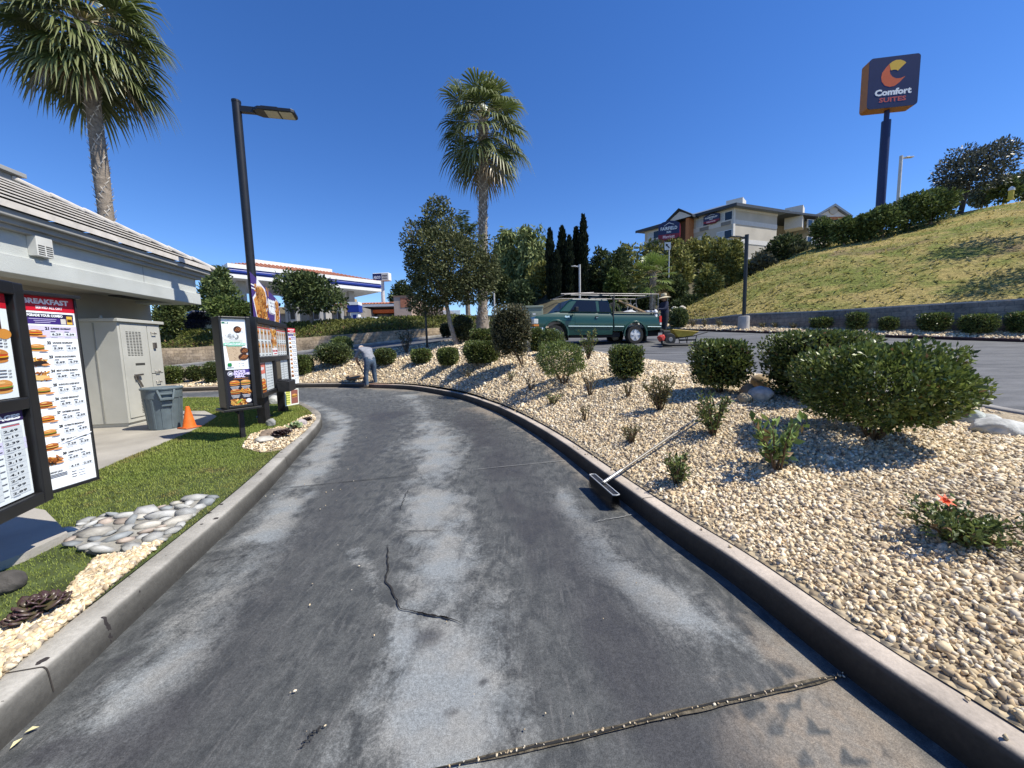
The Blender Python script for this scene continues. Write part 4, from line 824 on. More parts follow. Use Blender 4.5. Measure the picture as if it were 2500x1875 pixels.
tree('tree', 'lone windswept tree with a dark leaning trunk on the hilltop', b0, TP(2368, 440, D, b0), .13, [lob(2375, 415, 130, 80, 1500), lob(2420, 385, 110, 70, 1300), lob(2330, 420, 80, 80, 800), lob(2400, 435, 110, 50, 800), lob(2345, 385, 60, 50, 350), lob(2440, 365, 50, 40, 260), lob(2320, 450, 50, 40, 250)], .2, ((.050, .060, .045), (.12, .13, .105), .3), 88, m_=m_leaf, inner=.3, bark=mat('dark_bark', (.05, .04, .03), rough=.95))
for i, (x0, x1, y0, yb, Y, c, l) in enumerate([(2290, 2345, 450, 520, 29, ((.07, .08, .03), (.17, .16, .06), .4), 'yellowish palm-like bush behind the hill tree trunk'), (2418, 2480, 432, 500, 28, ((.06, .09, .03), (.14, .18, .06), .4), 'rounded green bush right of the hill tree'), (2464, 2540, 418, 492, 30, ((.08, .10, .06), (.17, .2, .12), .4), 'pale feathery bush at the right picture edge'), (2370, 2422, 450, 505, 32, ((.08, .10, .07), (.16, .19, .13), .4), 'pale drooping bush seen below the hill tree crown')]):
    bgtree('bush', l, x0, x1, y0, yb, Y, c, 280+i, 1600, group='bushes behind the hill crest', low=.0, cat='bush', drape=.6 if i in (2, 3) else 0.)
# ---- cypresses
def cypress(label, x, w_, ytop, ybase, Y, seed):
    c = PY(x, ybase, Y); k = (c-EYE).dot(_F)/FPX; H = (ybase-ytop)*k; W = w_*k; rng = np.random.default_rng(seed); t = thing('cypress_tree', label, 'tree', c, 0, 'tall narrow cypresses')
    n = 4200; h = rng.random(n)**.85; r = W/2*np.minimum(1, (1-h)*4.5)**.7*np.minimum(1, h*8+.5)*(.72+.28*np.sin(h*23+seed)**2)*np.sqrt(rng.uniform(.35, 1, n)); a = rng.uniform(0, 6.28, n)
    P = np.stack([r*np.cos(a), r*np.sin(a), h*H], 1); leaf_cloud('crown', P, np.stack([np.cos(a)*.25, np.sin(a)*.25, np.full(n, 1.3)], 1), k*9, leaf_cols(n, rng, (.012, .019, .009), (.030, .042, .018), .2), rng, m_leafd, t, .4, 0, .25)
    s = MB(); s.tube([(0, 0, -.5), (0, 0, H*.8)], [W*.12, .03], 8); s.build('trunk', m_stem, t)
for i, a in enumerate([('cypress at the left of the dark row', 1345, 20, 572, 775, 36), ('thick cypress, second from the left of the dark row', 1374, 26, 566, 775, 36.5), ('cypress in the middle of the dark row', 1391, 20, 588, 775, 35.8), ('short cypress, fourth from the left of the dark row', 1408, 20, 568, 775, 36.6), ('tallest cypress, right end of the dark row', 1425, 22, 540, 775, 36), ('low cypress filling the gap in the dark row', 1360, 22, 622, 775, 35.4)]): cypress(*a, 300+i)
# ---- fan palms
def fan_palm(label, base, H, cr, tr, nf, seed, group=None, flare=1., dead=.25, lean=(0, 0), el0=65, el1=-78, seg=24, boots=520, bh=.11, drop=1.0, hang=1.5, gr=((.095, .13, .034), (.31, .33, .15))):
    rng = np.random.default_rng(seed); b0 = Vector(base); t = thing('palm_tree', label, 'palm tree', b0, 0, group); s = MB(); top = np.array([lean[0], lean[1], H])
    n = 16; s.tube([tuple(top*(i/n) + np.array([0, 0, -.3 if i == 0 else 0])) for i in range(n+1)], [tr*(1 + .45*flare*math.exp(-i*1.1) + .06*rng.normal()) for i in range(n+1)], 14)
    tr_o = s.build('trunk', mat('palm_trunk', (.24, .20, .16), rough=.95, var=.4, scale=8, bump=.8, bscale=30), t, smooth=True)
    V = []; C = []                                              # criss-cross leaf bases
    for k in range(boots):
        h = (k+.5)/boots; a = k*2.39996; c = top*h; rr = tr*(1 + .45*flare*math.exp(-h*16*1.1)); d = np.array([math.cos(a), math.sin(a), 0]); sd = np.array([-d[1], d[0], 0])*(1 if k % 2 else -1); w_ = tr*.30
        q = c + d*rr*.97; l_ = bh*rng.uniform(.8, 1.3); up = np.array([0, 0, 1.]); dr = unit(up + sd*.75)
        V += [q - sd*w_*.5, q + sd*w_*.5 , q + dr*l_*1.5 + d*.03 + sd*w_*.22, q + dr*l_*1.5 + d*.03 - sd*w_*.22]; g = rng.uniform(.6, 1.3); C += [np.array((.34, .29, .24))*g*.5]*2 + [np.array((.66, .60, .52))*g]*2
    np_obj('leaf_bases', V, np.arange(len(V)).reshape(-1, 4), mat('palm_boot', None, rough=.95, var=.3, scale=20, attr=True), t, C)
    V = []; F = []; C = []; ps = MB()
    for k in range(nf):
        u = (k+rng.uniform(-.4, .4))/nf; el = R(el0 + (el1-el0)*np.clip(u, 0, 1)); az = k*2.39996 + rng.normal(0, .25)
        isd = u > 1-dead and rng.random() < .75; d = np.array([math.cos(el)*math.cos(az), math.cos(el)*math.sin(az), math.sin(el)]); pl = cr*.48*rng.uniform(.85, 1.15); o = top + np.array([0, 0, -.35*cr*max(0, u-.3)*hang])
        pts = [o + d*pl*q - np.array([0, 0, .10*cr*drop*q*q*math.cos(el)]) for q in np.linspace(0, 1, 4)]
        col = np.array((.25, .19, .11)) if isd else (np.array(gr[0])*(1-u*.3)); tip = np.array((.36, .28, .17)) if isd else np.array(gr[1])
        ps.tube([tuple(p) for p in pts], [.03, .022, .016, .012], 5, False)
        ax = unit(pts[-1]-pts[-2]); sd = unit(np.cross(ax, [0, 0, 1.]) + 1e-6); nn = unit(np.cross(sd, ax)); hub = pts[-1]; bl = cr*.56*rng.uniform(.85, 1.1)*(.8 if isd else 1)
        for q in range(seg):
            th = R(-125 + 250*q/(seg-1)) + rng.normal(0, .04); di = ax*math.cos(th) + sd*math.sin(th) + nn*.12*abs(math.sin(th)); L_ = bl*(1-.32*abs(th)/R(125))*rng.uniform(.88, 1.06); wv = np.cross(di, nn); wv = unit(wv)
            gdrop = (.75 if not isd else 1.1)*drop; wd = L_*.040*24/seg
            m0 = hub + di*L_*.45; m1 = hub + di*L_*.72 - np.array([0, 0, gdrop*.14*L_]); m2 = hub + di*L_*.92 - np.array([0, 0, gdrop*.52*L_]); off = len(V)
            j = rng.uniform(.8, 1.2); zz = nn*wd*.35*(1 if q % 2 else -1)
            V += [hub, m0 - wv*wd + zz, m0 + wv*wd - zz, m1 - wv*wd*.75, m1 + wv*wd*.75, m2]; F += [(off, off+1, off+2, off+2), (off+1, off+3, off+4, off+2), (off+3, off+5, off+4, off+4)]
            C += [col*j, col*j, col*j, (col*.6+tip*.4)*j, (col*.6+tip*.4)*j, tip*j]
    V = np.array(V); F3 = []
    for f in F:
        F3.append(f[:3])
        if f[3] != f[2]: F3.append((f[0], f[2], f[3]))
    np_obj('crown', V, np.array(F3), mat('palm_blade', None, rough=.38, var=0, attr=True, trans=.25, spec=.55), t, C); ps.build('leaf_stalks', mat('palm_stalk', (.22, .2, .07), rough=.5), t)
    # dry flower strings and fibre in the heart of the crown
    f = MB()
    for k in range(26):
        a = rng.uniform(0, 6.28); e = rng.uniform(.2, 1.3); d = np.array([math.cos(a)*math.cos(e), math.sin(a)*math.cos(e), math.sin(e)]); L_ = cr*rng.uniform(.3, .7)
        f.tube([tuple(top), tuple(top + d*L_*.6), tuple(top + d*L_ - np.array([0, 0, L_*.35*rng.random()*2]))], [.02, .014, .006], 4, False)
    f.build('flower_strings', mat('dry_straw', (.42, .33, .2), rough=.9), t); return t
GP = 'fan palms'
p = PY(232, 540, 11.4); pb = Vector((p.x+.30, 11.4, .15)); q = PY(203, 52, 11.4)
fan_palm('big fan palm rising behind the roof of the building at the left', pb, q.z-.15, 2.15, .165, 66, 401, GP, lean=(q.x-pb.x, 0), seg=34, boots=560, hang=1.0, el1=-58, dead=.08)
pb = Vector(PY(1178, 794, 21.2)); q = PY(1180, 296, 21.2)
fan_palm('tall fan palm with a shaggy crown in the middle of the picture', pb, q.z-pb.z, 2.85, .24, 46, 402, GP, lean=(q.x-pb.x, 0), flare=1.3, seg=30, el1=-54, dead=.10, boots=760, bh=.15)
pb = Vector(PY(1592, 800, 27)); q = PY(1595, 668, 27)
fan_palm('young fan palm with an upright crown behind the pickup bed', pb, q.z-pb.z, 1.75, .20, 30, 403, GP, lean=(q.x-pb.x, 0), el0=85, el1=-35, dead=.12, seg=18, boots=160, drop=.5, gr=((.16, .23, .05), (.30, .36, .12)))
def feather_palm(label, px_, py_, Y, cr, H, seed):
    q = PY(px_, py_, Y); t = thing('palm_tree', label, 'palm tree', (q.x, q.y, q.z-H), 0, 'feather palms'); rng = np.random.default_rng(seed); s = MB(); s.tube([(0, 0, 0), (0, 0, H)], [.2, .15], 9); s.build('trunk', m_bark, t, smooth=True)
    P = []; D_ = []
    for k in range(16):
        a = k*2.4; e = rng.uniform(.2, 1.35); d = np.array([math.cos(a)*math.cos(e), math.sin(a)*math.cos(e), math.sin(e)])
        for u in np.linspace(.1, 1, 30):
            c = np.array([0, 0, H]) + d*cr*u - np.array([0, 0, cr*.75*u*u*math.cos(e)]); sd = unit(np.cross(d, [0, 0, 1]))
            for sg in (-1, 1): P.append(c); D_.append(sd*sg + d*.6 - np.array([0, 0, .6]))
    P = np.array(P); leaf_cloud('crown', P, np.array(D_), .42, leaf_cols(len(P), rng, (.06, .09, .04), (.13, .165, .08), .3), rng, m_leafd, t, .16, 0, .15)
feather_palm('feathery palm top showing behind the oak crown', 1136, 575, 30, 2.0, 8, 411)
feather_palm('small feathery palm far behind, under the canopy', 840, 738, 48, 2.6, 3.5, 412)
# ================================================================== printed panels
_TX = {}
def text2d(s, bold=.02):
    k = (s, bold)
    if k not in _TX:
        c = bpy.data.curves.new('t', 'FONT'); c.body = s; c.offset = bold; c.resolution_u = 2; o = bpy.data.objects.new('t', c)
        me = o.to_mesh(); v = [tuple(q.co) for q in me.vertices]; f = [tuple(p.vertices) for p in me.polygons]; o.to_mesh_clear(); bpy.data.objects.remove(o); bpy.data.curves.remove(c)
        _TX[k] = (v, f)
    return _TX[k]
class Print(MB):                                       # flat printed layers on a panel; u right, v up, in metres
    def rect(s, u0, v0, u1, v1, c, l=1):
        s.use(fl(c)); return s.poly([(u0, v0, l*.0009), (u1, v0, l*.0009), (u1, v1, l*.0009), (u0, v1, l*.0009)])
    def pg(s, pts, c, l=1): s.use(fl(c)); return s.poly([(p[0], p[1], l*.0009) for p in pts])
    def ell(s, u, v, a, b, c, l=2, n=14, a0=0., a1=2*math.pi): s.use(fl(c)); return s.poly([(u+a*math.cos(a0+(a1-a0)*i/n), v+b*math.sin(a0+(a1-a0)*i/n), l*.0009) for i in range(n if abs(a1-a0-2*math.pi) < 1e-6 else n+1)])
    def txt(s, t, u, v, h, c, l=3, width=None, bold=.02, al='l', slant=0.):
        V, F = text2d(t, bold); xs_ = [p[0] for p in V]; w0 = max(xs_)-min(xs_); sx = (width/w0) if width else h/.7; sy = h/.7; ox = min(xs_)*sx + (w0*sx/2 if al == 'c' else w0*sx if al == 'r' else 0)
        s.use(fl(c)); return s.add([(u+p[0]*sx-ox+p[1]*sy*slant, v+p[1]*sy, l*.0009) for p in V], F)
    def burger(s, u, v, w_, l=2, pal=0, rng=random.Random(1)):
        bun = [(196, 128, 62), (208, 150, 80), (178, 104, 46)][pal % 3]; h = w_*.62
        s.ell(u, v-h*.35, w_*.5, h*.17, bun, l); s.ell(u, v-h*.18, w_*.52, h*.15, (96, 48, 26), l+1); s.ell(u+w_*.02, v-h*.05, w_*.53, h*.10, [(236, 176, 40), (120, 150, 50), (226, 190, 90)][pal % 3], l+2)
        s.ell(u, v+.06*h, w_*.5, h*.11, [(200, 70, 40), (222, 140, 70), (150, 60, 30)][pal % 3], l+3); s.ell(u, v+.1*h, w_*.49, h*.36, bun, l+4, 12, 0, math.pi); s.ell(u-w_*.1, v+.26*h, w_*.2, h*.08, (230, 186, 120), l+5)
    def fries(s, u, v, w_, h, n, rng, l=2):
        for i in range(n):
            q = (u + rng.uniform(-.5, .5)*w_, v + rng.uniform(-.5, .5)*h); a = rng.uniform(0, 3.14); L_ = w_*rng.uniform(.12, .22); t = L_*.3; c = rng.choice([(214, 150, 58), (190, 116, 40), (232, 184, 96), (150, 82, 30), (205, 140, 70), (120, 66, 28)])
            ca, sa = math.cos(a), math.sin(a); s.pg([(q[0]+x*ca-y*sa, q[1]+x*sa+y*ca) for x, y in ((-L_, -t), (L_, -t), (L_, t), (-L_, t))], c, l + (i % 4))
def fit(p, Xf, u0=0., v0=0.):
    M_ = Xf @ Matrix.Translation((u0, v0, 0)); p.v = [tuple(M_ @ Vector(q)) for q in p.v]; return p
WHT = (238, 242, 244); BLK = (24, 24, 28)
def breakfast(W, H):
    p = Print(); rg = random.Random(5)
    p.rect(0, 0, W, H, WHT, 0); p.rect(0, H*.925, W, H, (196, 22, 44), 1)
    p.txt('BREAKFAST', W*.06, H*.963, H*.024, (235, 225, 228), 2, W*.84, .05); p.txt('SERVED ALL DAY', W*.27, H*.938, H*.013, (235, 225, 228), 2, W*.5, .04)
    p.rect(W*.02, H*.86, W*.96, H*.915, (62, 42, 118), 1); p.rect(W*.02, H*.893, W*.96, H*.915, (38, 32, 60), 2); p.txt('UPGRADE YOUR COMBO', W*.05, H*.898, H*.012, WHT, 3, W*.7, .05)
    for k, (a, b) in enumerate([(.12, .62), (.2, .6), (.22, .5)]): p.rect(W*a, H*(.884-k*.009), W*b, H*(.887-k*.009), (190, 180, 220), 3)
    p.rect(W*.70, H*.862, W*.80, H*.89, (205, 200, 190), 3); p.rect(W*.82, H*.862, W*.93, H*.905, (222, 178, 70), 3); p.rect(W*.83, H*.875, W*.92, H*.89, (60, 40, 30), 4)
    p.rect(0, H*.788, W, H*.852, (206, 198, 226), 1)
    nm = ['SUPREME CROISSANT', 'SAUSAGE CROISSANT', 'GRANDE SAUSAGE BURRITO', 'MEAT LOVERS BURRITO', 'SAUSAGE, EGG & CHEESE BISCUIT', 'LOADED BREAKFAST', 'EXTREME SAUSAGE', 'ULTIMATE BREAKFAST', 'GRILLED SOURDOUGH SWISS', 'JUMBO PLATTER']
    pr = [('6.29', '4.39'), ('5.99', '4.19'), ('6.69', '4.79'), ('6.69', '4.79'), ('5.19', '3.29'), ('6.99', '5.19'), ('6.29', '4.39'), ('6.99', '4.99'), ('7.29', '5.39'), ('6.69', '4.99')]
    for i in range(10):
        v = H*(.832 - .0735*i); u0 = W*.05
        p.txt(str(21+i), W*.385, v, H*.013, BLK, 3, W*.075, .05); p.txt(nm[i], W*.49, v+H*.002, H*.0085, BLK, 3, W*min(.42, .023*len(nm[i])), .04)
        for j, q in enumerate(pr[i]):
            uu = W*(.47 + j*.265); p.rect(uu+W*.01, v-H*.0115, uu+W*.10, v-H*.008, (70, 70, 76), 3); p.rect(uu, v-H*.034, uu+W*.235, v-H*.014, (214, 219, 223), 2); p.txt(q, uu+W*.03, v-H*.029, H*.0105, (40, 42, 48), 3, W*.17, .03)
            p.rect(uu+W*.01, v-H*.0405, uu+W*.13, v-H*.0385, (180, 184, 190), 3)
        p.rect(W*.27, v-H*.0065, W*.36, v-H*.0045, (60, 60, 60), 3)
        if i in (2, 3, 9): p.fries(W*.18, v-H*.018, W*.26, H*.036, 26, rg, 2); p.ell(W*.19, v-H*.026, W*.15, H*.013, [(222, 186, 120), (206, 160, 90), (40, 32, 30)][i % 3 if i != 9 else 2], 7)
        else: p.burger(W*.19, v-H*.018, W*.27, 2, i, rg)
        if i == 9: p.fries(W*.2, v-H*.018, W*.24, H*.02, 16, rg, 8)
        p.ell(W*.3, v-H*.034, W*.085, H*.005, (214, 148, 92), 9)
    for k in range(3): p.rect(W*.04, H*(.075-k*.007), W*.42, H*(.078-k*.007), (60, 60, 66), 3)
    p.txt('BREAKFAST JACK', W*.04, H*.085, H*.009, BLK, 3, W*.3, .03)
    for j, q in enumerate(('4.19', '2.29')): p.rect(W*(.47+j*.265), H*.088, W*(.705+j*.265), H*.108, (214, 219, 223), 2); p.txt(q, W*(.5+j*.265), H*.093, H*.0105, (40, 42, 48), 3, W*.17, .03)
    for k in range(3): p.rect(W*.5, H*(.066-k*.014), W*.6, H*(.069-k*.014), (70, 70, 76), 3); p.rect(W*.64, H*(.066-k*.014), W*.78, H*(.069-k*.014), (176, 180, 186), 3)
    p.pg([(W*.38, H*.235), (W, H*.262), (W, H*.267), (W*.38, H*.239)], (250, 252, 253), 10)   # crease in the paper
    return p
def pricelist(W, H, kind=0, rg=None):
    rg = rg or random.Random(3+kind); p = Print(); p.rect(0, 0, W, H, (228, 235, 236), 0)
    if kind == 0:
        p.rect(0, H*.86, W, H, (190, 22, 40), 1); cols = max(1, int(round(W/.24)))
        for c in range(cols):
            for r_ in range(3):
                u = W*(c+.5)/cols; v = H*(.70 - r_*.29)
                if r_ == 0: p.rect(u-.05, v-.03, u+.05, v+.06, (70, 40, 34), 2); p.ell(u+.06, v-.05, .05, .03, (206, 140, 60), 3)
                else: p.burger(u, v, .13, 2, r_+c, rg)
                for k in range(3): p.rect(u-.09, v-.088-k*.018, u+.04, v-.082-k*.018, (90, 90, 96), 3); p.txt(rg.choice(['5.89', '8.89', '6.83', '5.49']), u+.05, v-.092-k*.018, .009, BLK, 3)
    else:
        p.rect(0, H*.885, W, H, (52, 38, 84), 1); p.txt('BEVERAGES', W*.97, H*.912, H*.05, WHT, 2, .34, .06, 'r'); p.txt('freestyle', W*.70, H*.845, .018, (206, 70, 80), 2, None, .01, 'r'); p.rect(W*.75, H*.85, W*.95, H*.856, (120, 120, 124), 2); p.rect(W*.75, H*.835, W*.95, H*.845, (206, 90, 96), 2)
        for r_ in range(11):
            v = H*(.775 - r_*.071)
            if r_ in (2, 3): p.rect(0, v-H*.014, W, v+H*.048, (206, 204, 228), 1)
            for c in range(3):
                u = W*(.16+c*.30); p.rect(u-.014, v-.009, u+W*.21, v+.026, (206, 213, 216), 2); p.txt(rg.choice(['2.39', '2.69', '4.19', '2.89', '3.19', '2.49', '1.99', '3.89']), u, v, .0125, (40, 42, 48), 3, W*.16, .03)
                p.rect(u-.06, v+.003, u-.025, v+.008, (80, 80, 86), 3); p.rect(u, v-.014, u+.05, v-.011, (160, 165, 172), 3)
        p.ell(W*.12, H*.1, .022, .022, (190, 40, 40), 3)
    return p
m_blackp = mat('black_powdercoat', (.012, .012, .013), rough=.38, var=.2, scale=6, spec=.5)
m_blackm = mat('black_worn_metal', (.016, .016, .018), rough=.5, var=.4, scale=12, bump=.1)
def vert(a, b, H):
    lo, hi = .5, 60.
    for _ in range(50):
        Y = (lo+hi)/2; d = PY(*a, Y).z - PY(*b, Y).z
        if d < H: lo = Y
        else: hi = Y
    t, q = PY(*a, Y), PY(*b, Y); return Vector(((t.x+q.x)/2, Y, 0)), q.z, t.z
# ---- near menu board ------------------------------------------------------------
L0, zb, zt = vert((54, 718), (104, 1201), 1.24); R0, zb2, zt2 = vert((187, 731), (225, 1164), 1.24); zb = (zb+zb2)/2; zt = zb+1.24; print('wing', L0, R0, zb, zt)
u_ = (R0-L0); W_ = u_.length; dm = Vector((-.36, .933, 0)).normalized()
t = thing('menu_board', 'near drive-through menu board with a breakfast price panel, cut off by the left edge', 'menu board', (L0.x, L0.y, .2)); inv = Matrix.Translation((-L0.x, -L0.y, -.2))
X = inv @ frame((L0.x, L0.y, zb), u_, (0, 0, 1))
b = MB(X); b.bx(-.012, W_+.012, -.02, 1.26, -.05, -.002); b.bx(-.012, W_+.012, 1.24, 1.262, -.05, .05); b.bx(-.012, W_+.012, -.022, 0, -.05, .012); b.bx(W_, W_+.012, -.02, 1.26, -.05, .012); b.build('side_frame', m_blackp, t, bevel=.003)
fit(breakfast(W_, 1.24), X).build('breakfast_panel', None, t, fix=False)
o0 = Vector((L0.x, L0.y, 0)) + Vector((.02, -.015, 0)); LB = 2.0
X2 = inv @ frame((o0.x + dm.x*-LB, o0.y + dm.y*-LB, zb-.045), dm, (0, 0, 1))
b = MB(X2); fw = .075
b.bx(LB-fw, LB, 0, 1.345, -.16, .03); b.bx(0, LB-fw, 1.27, 1.345, -.16, .035); b.bx(0, LB-fw, 0, .075, -.16, .03); b.bx(0, LB-fw, .595, .665, -.16, .028); b.bx(0, LB-fw-.001, .075, 1.27, -.15, -.004); b.build('main_frame', m_blackp, t, bevel=.008)
for k in (.85, 1.75): q = o0 - dm*k - Vector((.933, .36, 0))*.06; b = MB(inv); b.beam((q.x, q.y, .15), (q.x, q.y, zb), .12, .12); b.build('post', m_blackm, t)
fit(pricelist(.62, .60, 0), X2, LB-fw-.645, .67).build('upper_price_panel', None, t, fix=False); fit(pricelist(.62, .51, 1), X2, LB-fw-.645, .083).build('lower_price_panel', None, t, fix=False)
fit(pricelist(.62, .60, 0, random.Random(9)), X2, LB-fw-1.29, .67).build('upper_price_panel', None, t, fix=False); fit(pricelist(.62, .51, 1, random.Random(8)), X2, LB-fw-1.29, .083).build('lower_price_panel', None, t, fix=False)
# ---- far menu board --------------------------------------------------------------
A0, za, zA = vert((619, 779), (636, 979), 1.36); B0, zc, zC = vert((698, 787), (706, 938), 1.36); print('far', A0, B0, za, zA, zc, zC)
za = (za+zc)/2; uu = B0-A0; WB_ = uu.length; H_ = 1.36; t = thing('menu_board', 'far two-row drive-through menu board with a purple fries topper', 'menu board', (A0.x, A0.y, .15)); inv = Matrix.Translation((-A0.x, -A0.y, -.15))
X = inv @ frame((A0.x, A0.y, za), uu, (0, 0, 1)); b = MB(X); f = .07
b.bx(0, f, 0, H_, -.13, .03); b.bx(WB_-f, WB_, 0, H_, -.13, .03); b.bx(f, WB_-f, H_-.09, H_, -.13, .04); b.bx(f, WB_-f, 0, .08, -.13, .04); b.bx(f, WB_-f, .60, .69, -.13, .035); b.bx(f, WB_-f, .08, H_-.09, -.12, -.003)
b.build('frame', m_blackp, t, bevel=.008)
rg = random.Random(21)
def grid_panel(W, H, rows, cols, red=True):
    p = Print(); p.rect(0, 0, W, H, (214, 220, 220), 0)
    if red: p.rect(0, H*.86, W, H*.9, (176, 60, 60), 1); p.rect(0, H*.9, W, H, (150, 146, 140), 1); [p.fries(W*(.15+.12*q), H*.945, W*.14, H*.05, 7, rg, 2) for q in range(7)]
    for r_ in range(rows):
        for c in range(cols):
            u = W*(c+.5)/cols; v = H*(.74 - r_*.42); s = W/cols*.34; p.rect(u-s, v-s*1.6, u+s, v+s*.9, (176, 158, 142), 2); p.burger(u, v+s*.1, s*1.6, 3, r_+c, rg); p.rect(u-s, v-s*2.2, u+s*.5, v-s*2.0, (90, 90, 90), 2); p.rect(u-s, v-s*3.0, u+s, v-s*2.5, (190, 196, 196), 2); p.rect(u-s*.7, v-s*2.85, u+s*.5, v-s*2.65, (80, 84, 90), 3)
    return p
fw2 = WB_-2*f; up0 = .70; hU = H_-.09-up0; 
fit(grid_panel(fw2*.42, hU-.01, 2, 4), X, f+.005, up0).build('price_panel', None, t, fix=False)
p = Print(); W2 = fw2*.2; p.rect(0, 0, W2, hU, (206, 196, 184), 0); p.fries(W2*.5, hU*.66, W2*.8, hU*.55, 60, rg, 1); p.rect(W2*.05, hU*.06, W2*.95, hU*.30, (235, 236, 236), 6); p.txt('ROOST FRIES', W2*.1, hU*.18, hU*.06, (200, 40, 60), 8, W2*.8, .05); p.rect(W2*.3, hU*.1, W2*.8, hU*.13, (200, 40, 60), 8)
fit(p, X, f+fw2*.43, up0-.03).build('price_panel', None, t, fix=False); fit(grid_panel(fw2*.35, hU-.01, 2, 4), X, f+fw2*.645, up0).build('price_panel', None, t, fix=False)
def lowlist(W, H, promo=False):
    p = Print(); p.rect(0, 0, W, H, (206, 213, 214), 0)
    if promo: p.rect(0, H*.62, W, H*.98, (214, 120, 104), 1); p.burger(W*.5, H*.3, W*.85, 2, 0, rg); p.burger(W*.5, H*.12, W*.8, 8, 2, rg); p.txt('NEW', W*.2, H*.75, H*.1, WHT, 2, W*.6, .05)
    else:
        for r_ in range(9): p.rect(W*.1, H*(.9-r_*.1), W*.55, H*(.915-r_*.1), (120, 126, 130), 1); p.rect(W*.62, H*(.89-r_*.1), W*.92, H*(.925-r_*.1), (150, 158, 164), 1)
    return p
fit(lowlist(fw2*.16, .50, True), X, f+.005, .09).build('price_panel', None, t, fix=False); fit(lowlist(fw2*.22, .50), X, f+fw2*.18, .09).build('price_panel', None, t, fix=False)
fit(lowlist(fw2*.2, .5), X, f+fw2*.61, .09).build('price_panel', None, t, fix=False); fit(lowlist(fw2*.17, .5), X, f+fw2*.82, .09).build('price_panel', None, t, fix=False)
b = MB(X); b.bx(f+fw2*.42, f+fw2*.60, .05, .62, -.1, .05); b.bx(f+fw2*.40, f+fw2*.66, .0, .2, .05, .26); b.bx(f+fw2*.43, f+fw2*.63, .2, .22, .05, .2); sp = b.build('speaker_box', m_blackm, t, bevel=.008)
b = MB(X); b.bx(f+fw2*.44, f+fw2*.58, .25, .58, .05, .055); b.build('speaker_grille', mat('speaker_mesh', (.10, .085, .06), rough=.7, var=.4, scale=90), t)
for k in (.22, .85): q = A0 + uu*k + Vector((-.933, -.36, 0))*.10; b = MB(inv); b.beam((q.x, q.y, .1), (q.x, q.y, za+.02), .14, .14); b.build('post', m_blackm, t)
b = MB(inv); q = A0 + uu*.7; Xp = inv @ frame((q.x+.02, q.y, za-.36), (uu.normalized()*.85 + Vector((.5, -.1, 0))), (.05, 0, 1)); p = Print(Xp); p.rect(0, 0, .34, .34, (236, 238, 226), 0); p.rect(.02, .02, .13, .30, (222, 222, 120), 1); p.rect(.15, .03, .32, .32, (140, 90, 80), 1); p.burger(.23, .2, .13, 2, 1, rg)
for k in range(5): p.rect(.03, .26-k*.05, .12, .275-k*.05, (120, 140, 60), 2)
p.build('hanging_sign', None, t, fix=False)
# topper
wT = WB_*.80; Xt = X @ Matrix.Translation((.03, H_, .0)); p = Print(Xt); hT = .70
out = [(0, 0), (wT, 0), (wT*1.02, hT*.28), (wT, hT*.62), (wT*.86, hT*.70), (wT*.62, hT*.80), (wT*.34, hT*.90), (wT*.16, hT*.98), (0, hT*1.04)]
p.pg(out, (72, 48, 118), 0); p.use(m_blackp); p.add([(x, y, -.012) for x, y in out], [tuple(range(len(out)))])
p.pg([(wT*.1, 0), (wT*.02, hT*.45), (wT*.13, hT*.6), (wT*.2, hT*.97), (wT*.36, hT*.86), (wT*.46, hT*.80), (wT*.52, hT*.5), (wT*.44, hT*.05), (wT*.42, 0)], (236, 236, 240), 1); p.pg([(wT*.12, 0), (wT*.05, hT*.42), (wT*.17, hT*.58), (wT*.26, hT*.78), (wT*.38, hT*.80), (wT*.46, hT*.7), (wT*.48, hT*.5), (wT*.42, hT*.1), (wT*.40, 0)], (206, 140, 56), 2)
for k in range(190):
    v = rg.uniform(.03, .78); c = .29 + .04*math.sin(v*6); wv = .12
    p.fries(wT*(c+rg.uniform(-wv, wv)), hT*v, wT*.17, .04, 1, rg, 3)
p.pg([(wT*.74, 0), (wT*.80, hT*.3), (wT*.86, hT*.66), (wT*.97, hT*.62), (wT*1.0, hT*.3), (wT*.95, 0)], (236, 236, 240), 1); p.pg([(wT*.77, 0), (wT*.82, hT*.3), (wT*.88, hT*.64), (wT*.96, hT*.60), (wT*.98, hT*.3), (wT*.93, 0)], (190, 124, 60), 2)
for k in range(60): p.fries(wT*rg.uniform(.83, .94), hT*rg.uniform(.02, .6), wT*.12, .04, 1, rg, 3)
for k in range(9): a = rg.uniform(-.5, .3); p.pg([(wT*.55, hT*.62), (wT*.565, hT*.62), (wT*(.56+a*.2)+.02, hT*.86), (wT*(.56+a*.2), hT*.86)], rg.choice([(214, 170, 84), (190, 130, 50)]), 2)
p.txt('ROOST', wT*.53, hT*.42, hT*.15, WHT, 7, wT*.27, .09); p.txt('FRIES', wT*.53, hT*.23, hT*.15, WHT, 7, wT*.25, .09); p.rect(wT*.54, hT*.18, wT*.74, hT*.195, (200, 190, 220), 7)
p.rect(-.0, hT*.74, wT*.10, hT*.77, WHT, 4); p.rect(0, hT*.66, wT*.12, hT*.69, WHT, 4)
p.build('topper_sign', None, t, fix=False)
# breakfast wing on the far board
Lf, z1, z2 = vert((703, 790), (722, 940), 1.24); wv = Vector((.02, 1, 0)).normalized(); o1 = B0 + Vector((.03, .02, 0)); X = inv @ frame((o1.x, o1.y, za+.04), wv, (0, 0, 1))
b = MB(X); b.bx(-.01, W_+.01, -.015, 1.255, -.04, -.002); b.build('side_frame', m_blackp, t); fit(breakfast(W_, 1.24), X).build('breakfast_panel', None, t, fix=False)
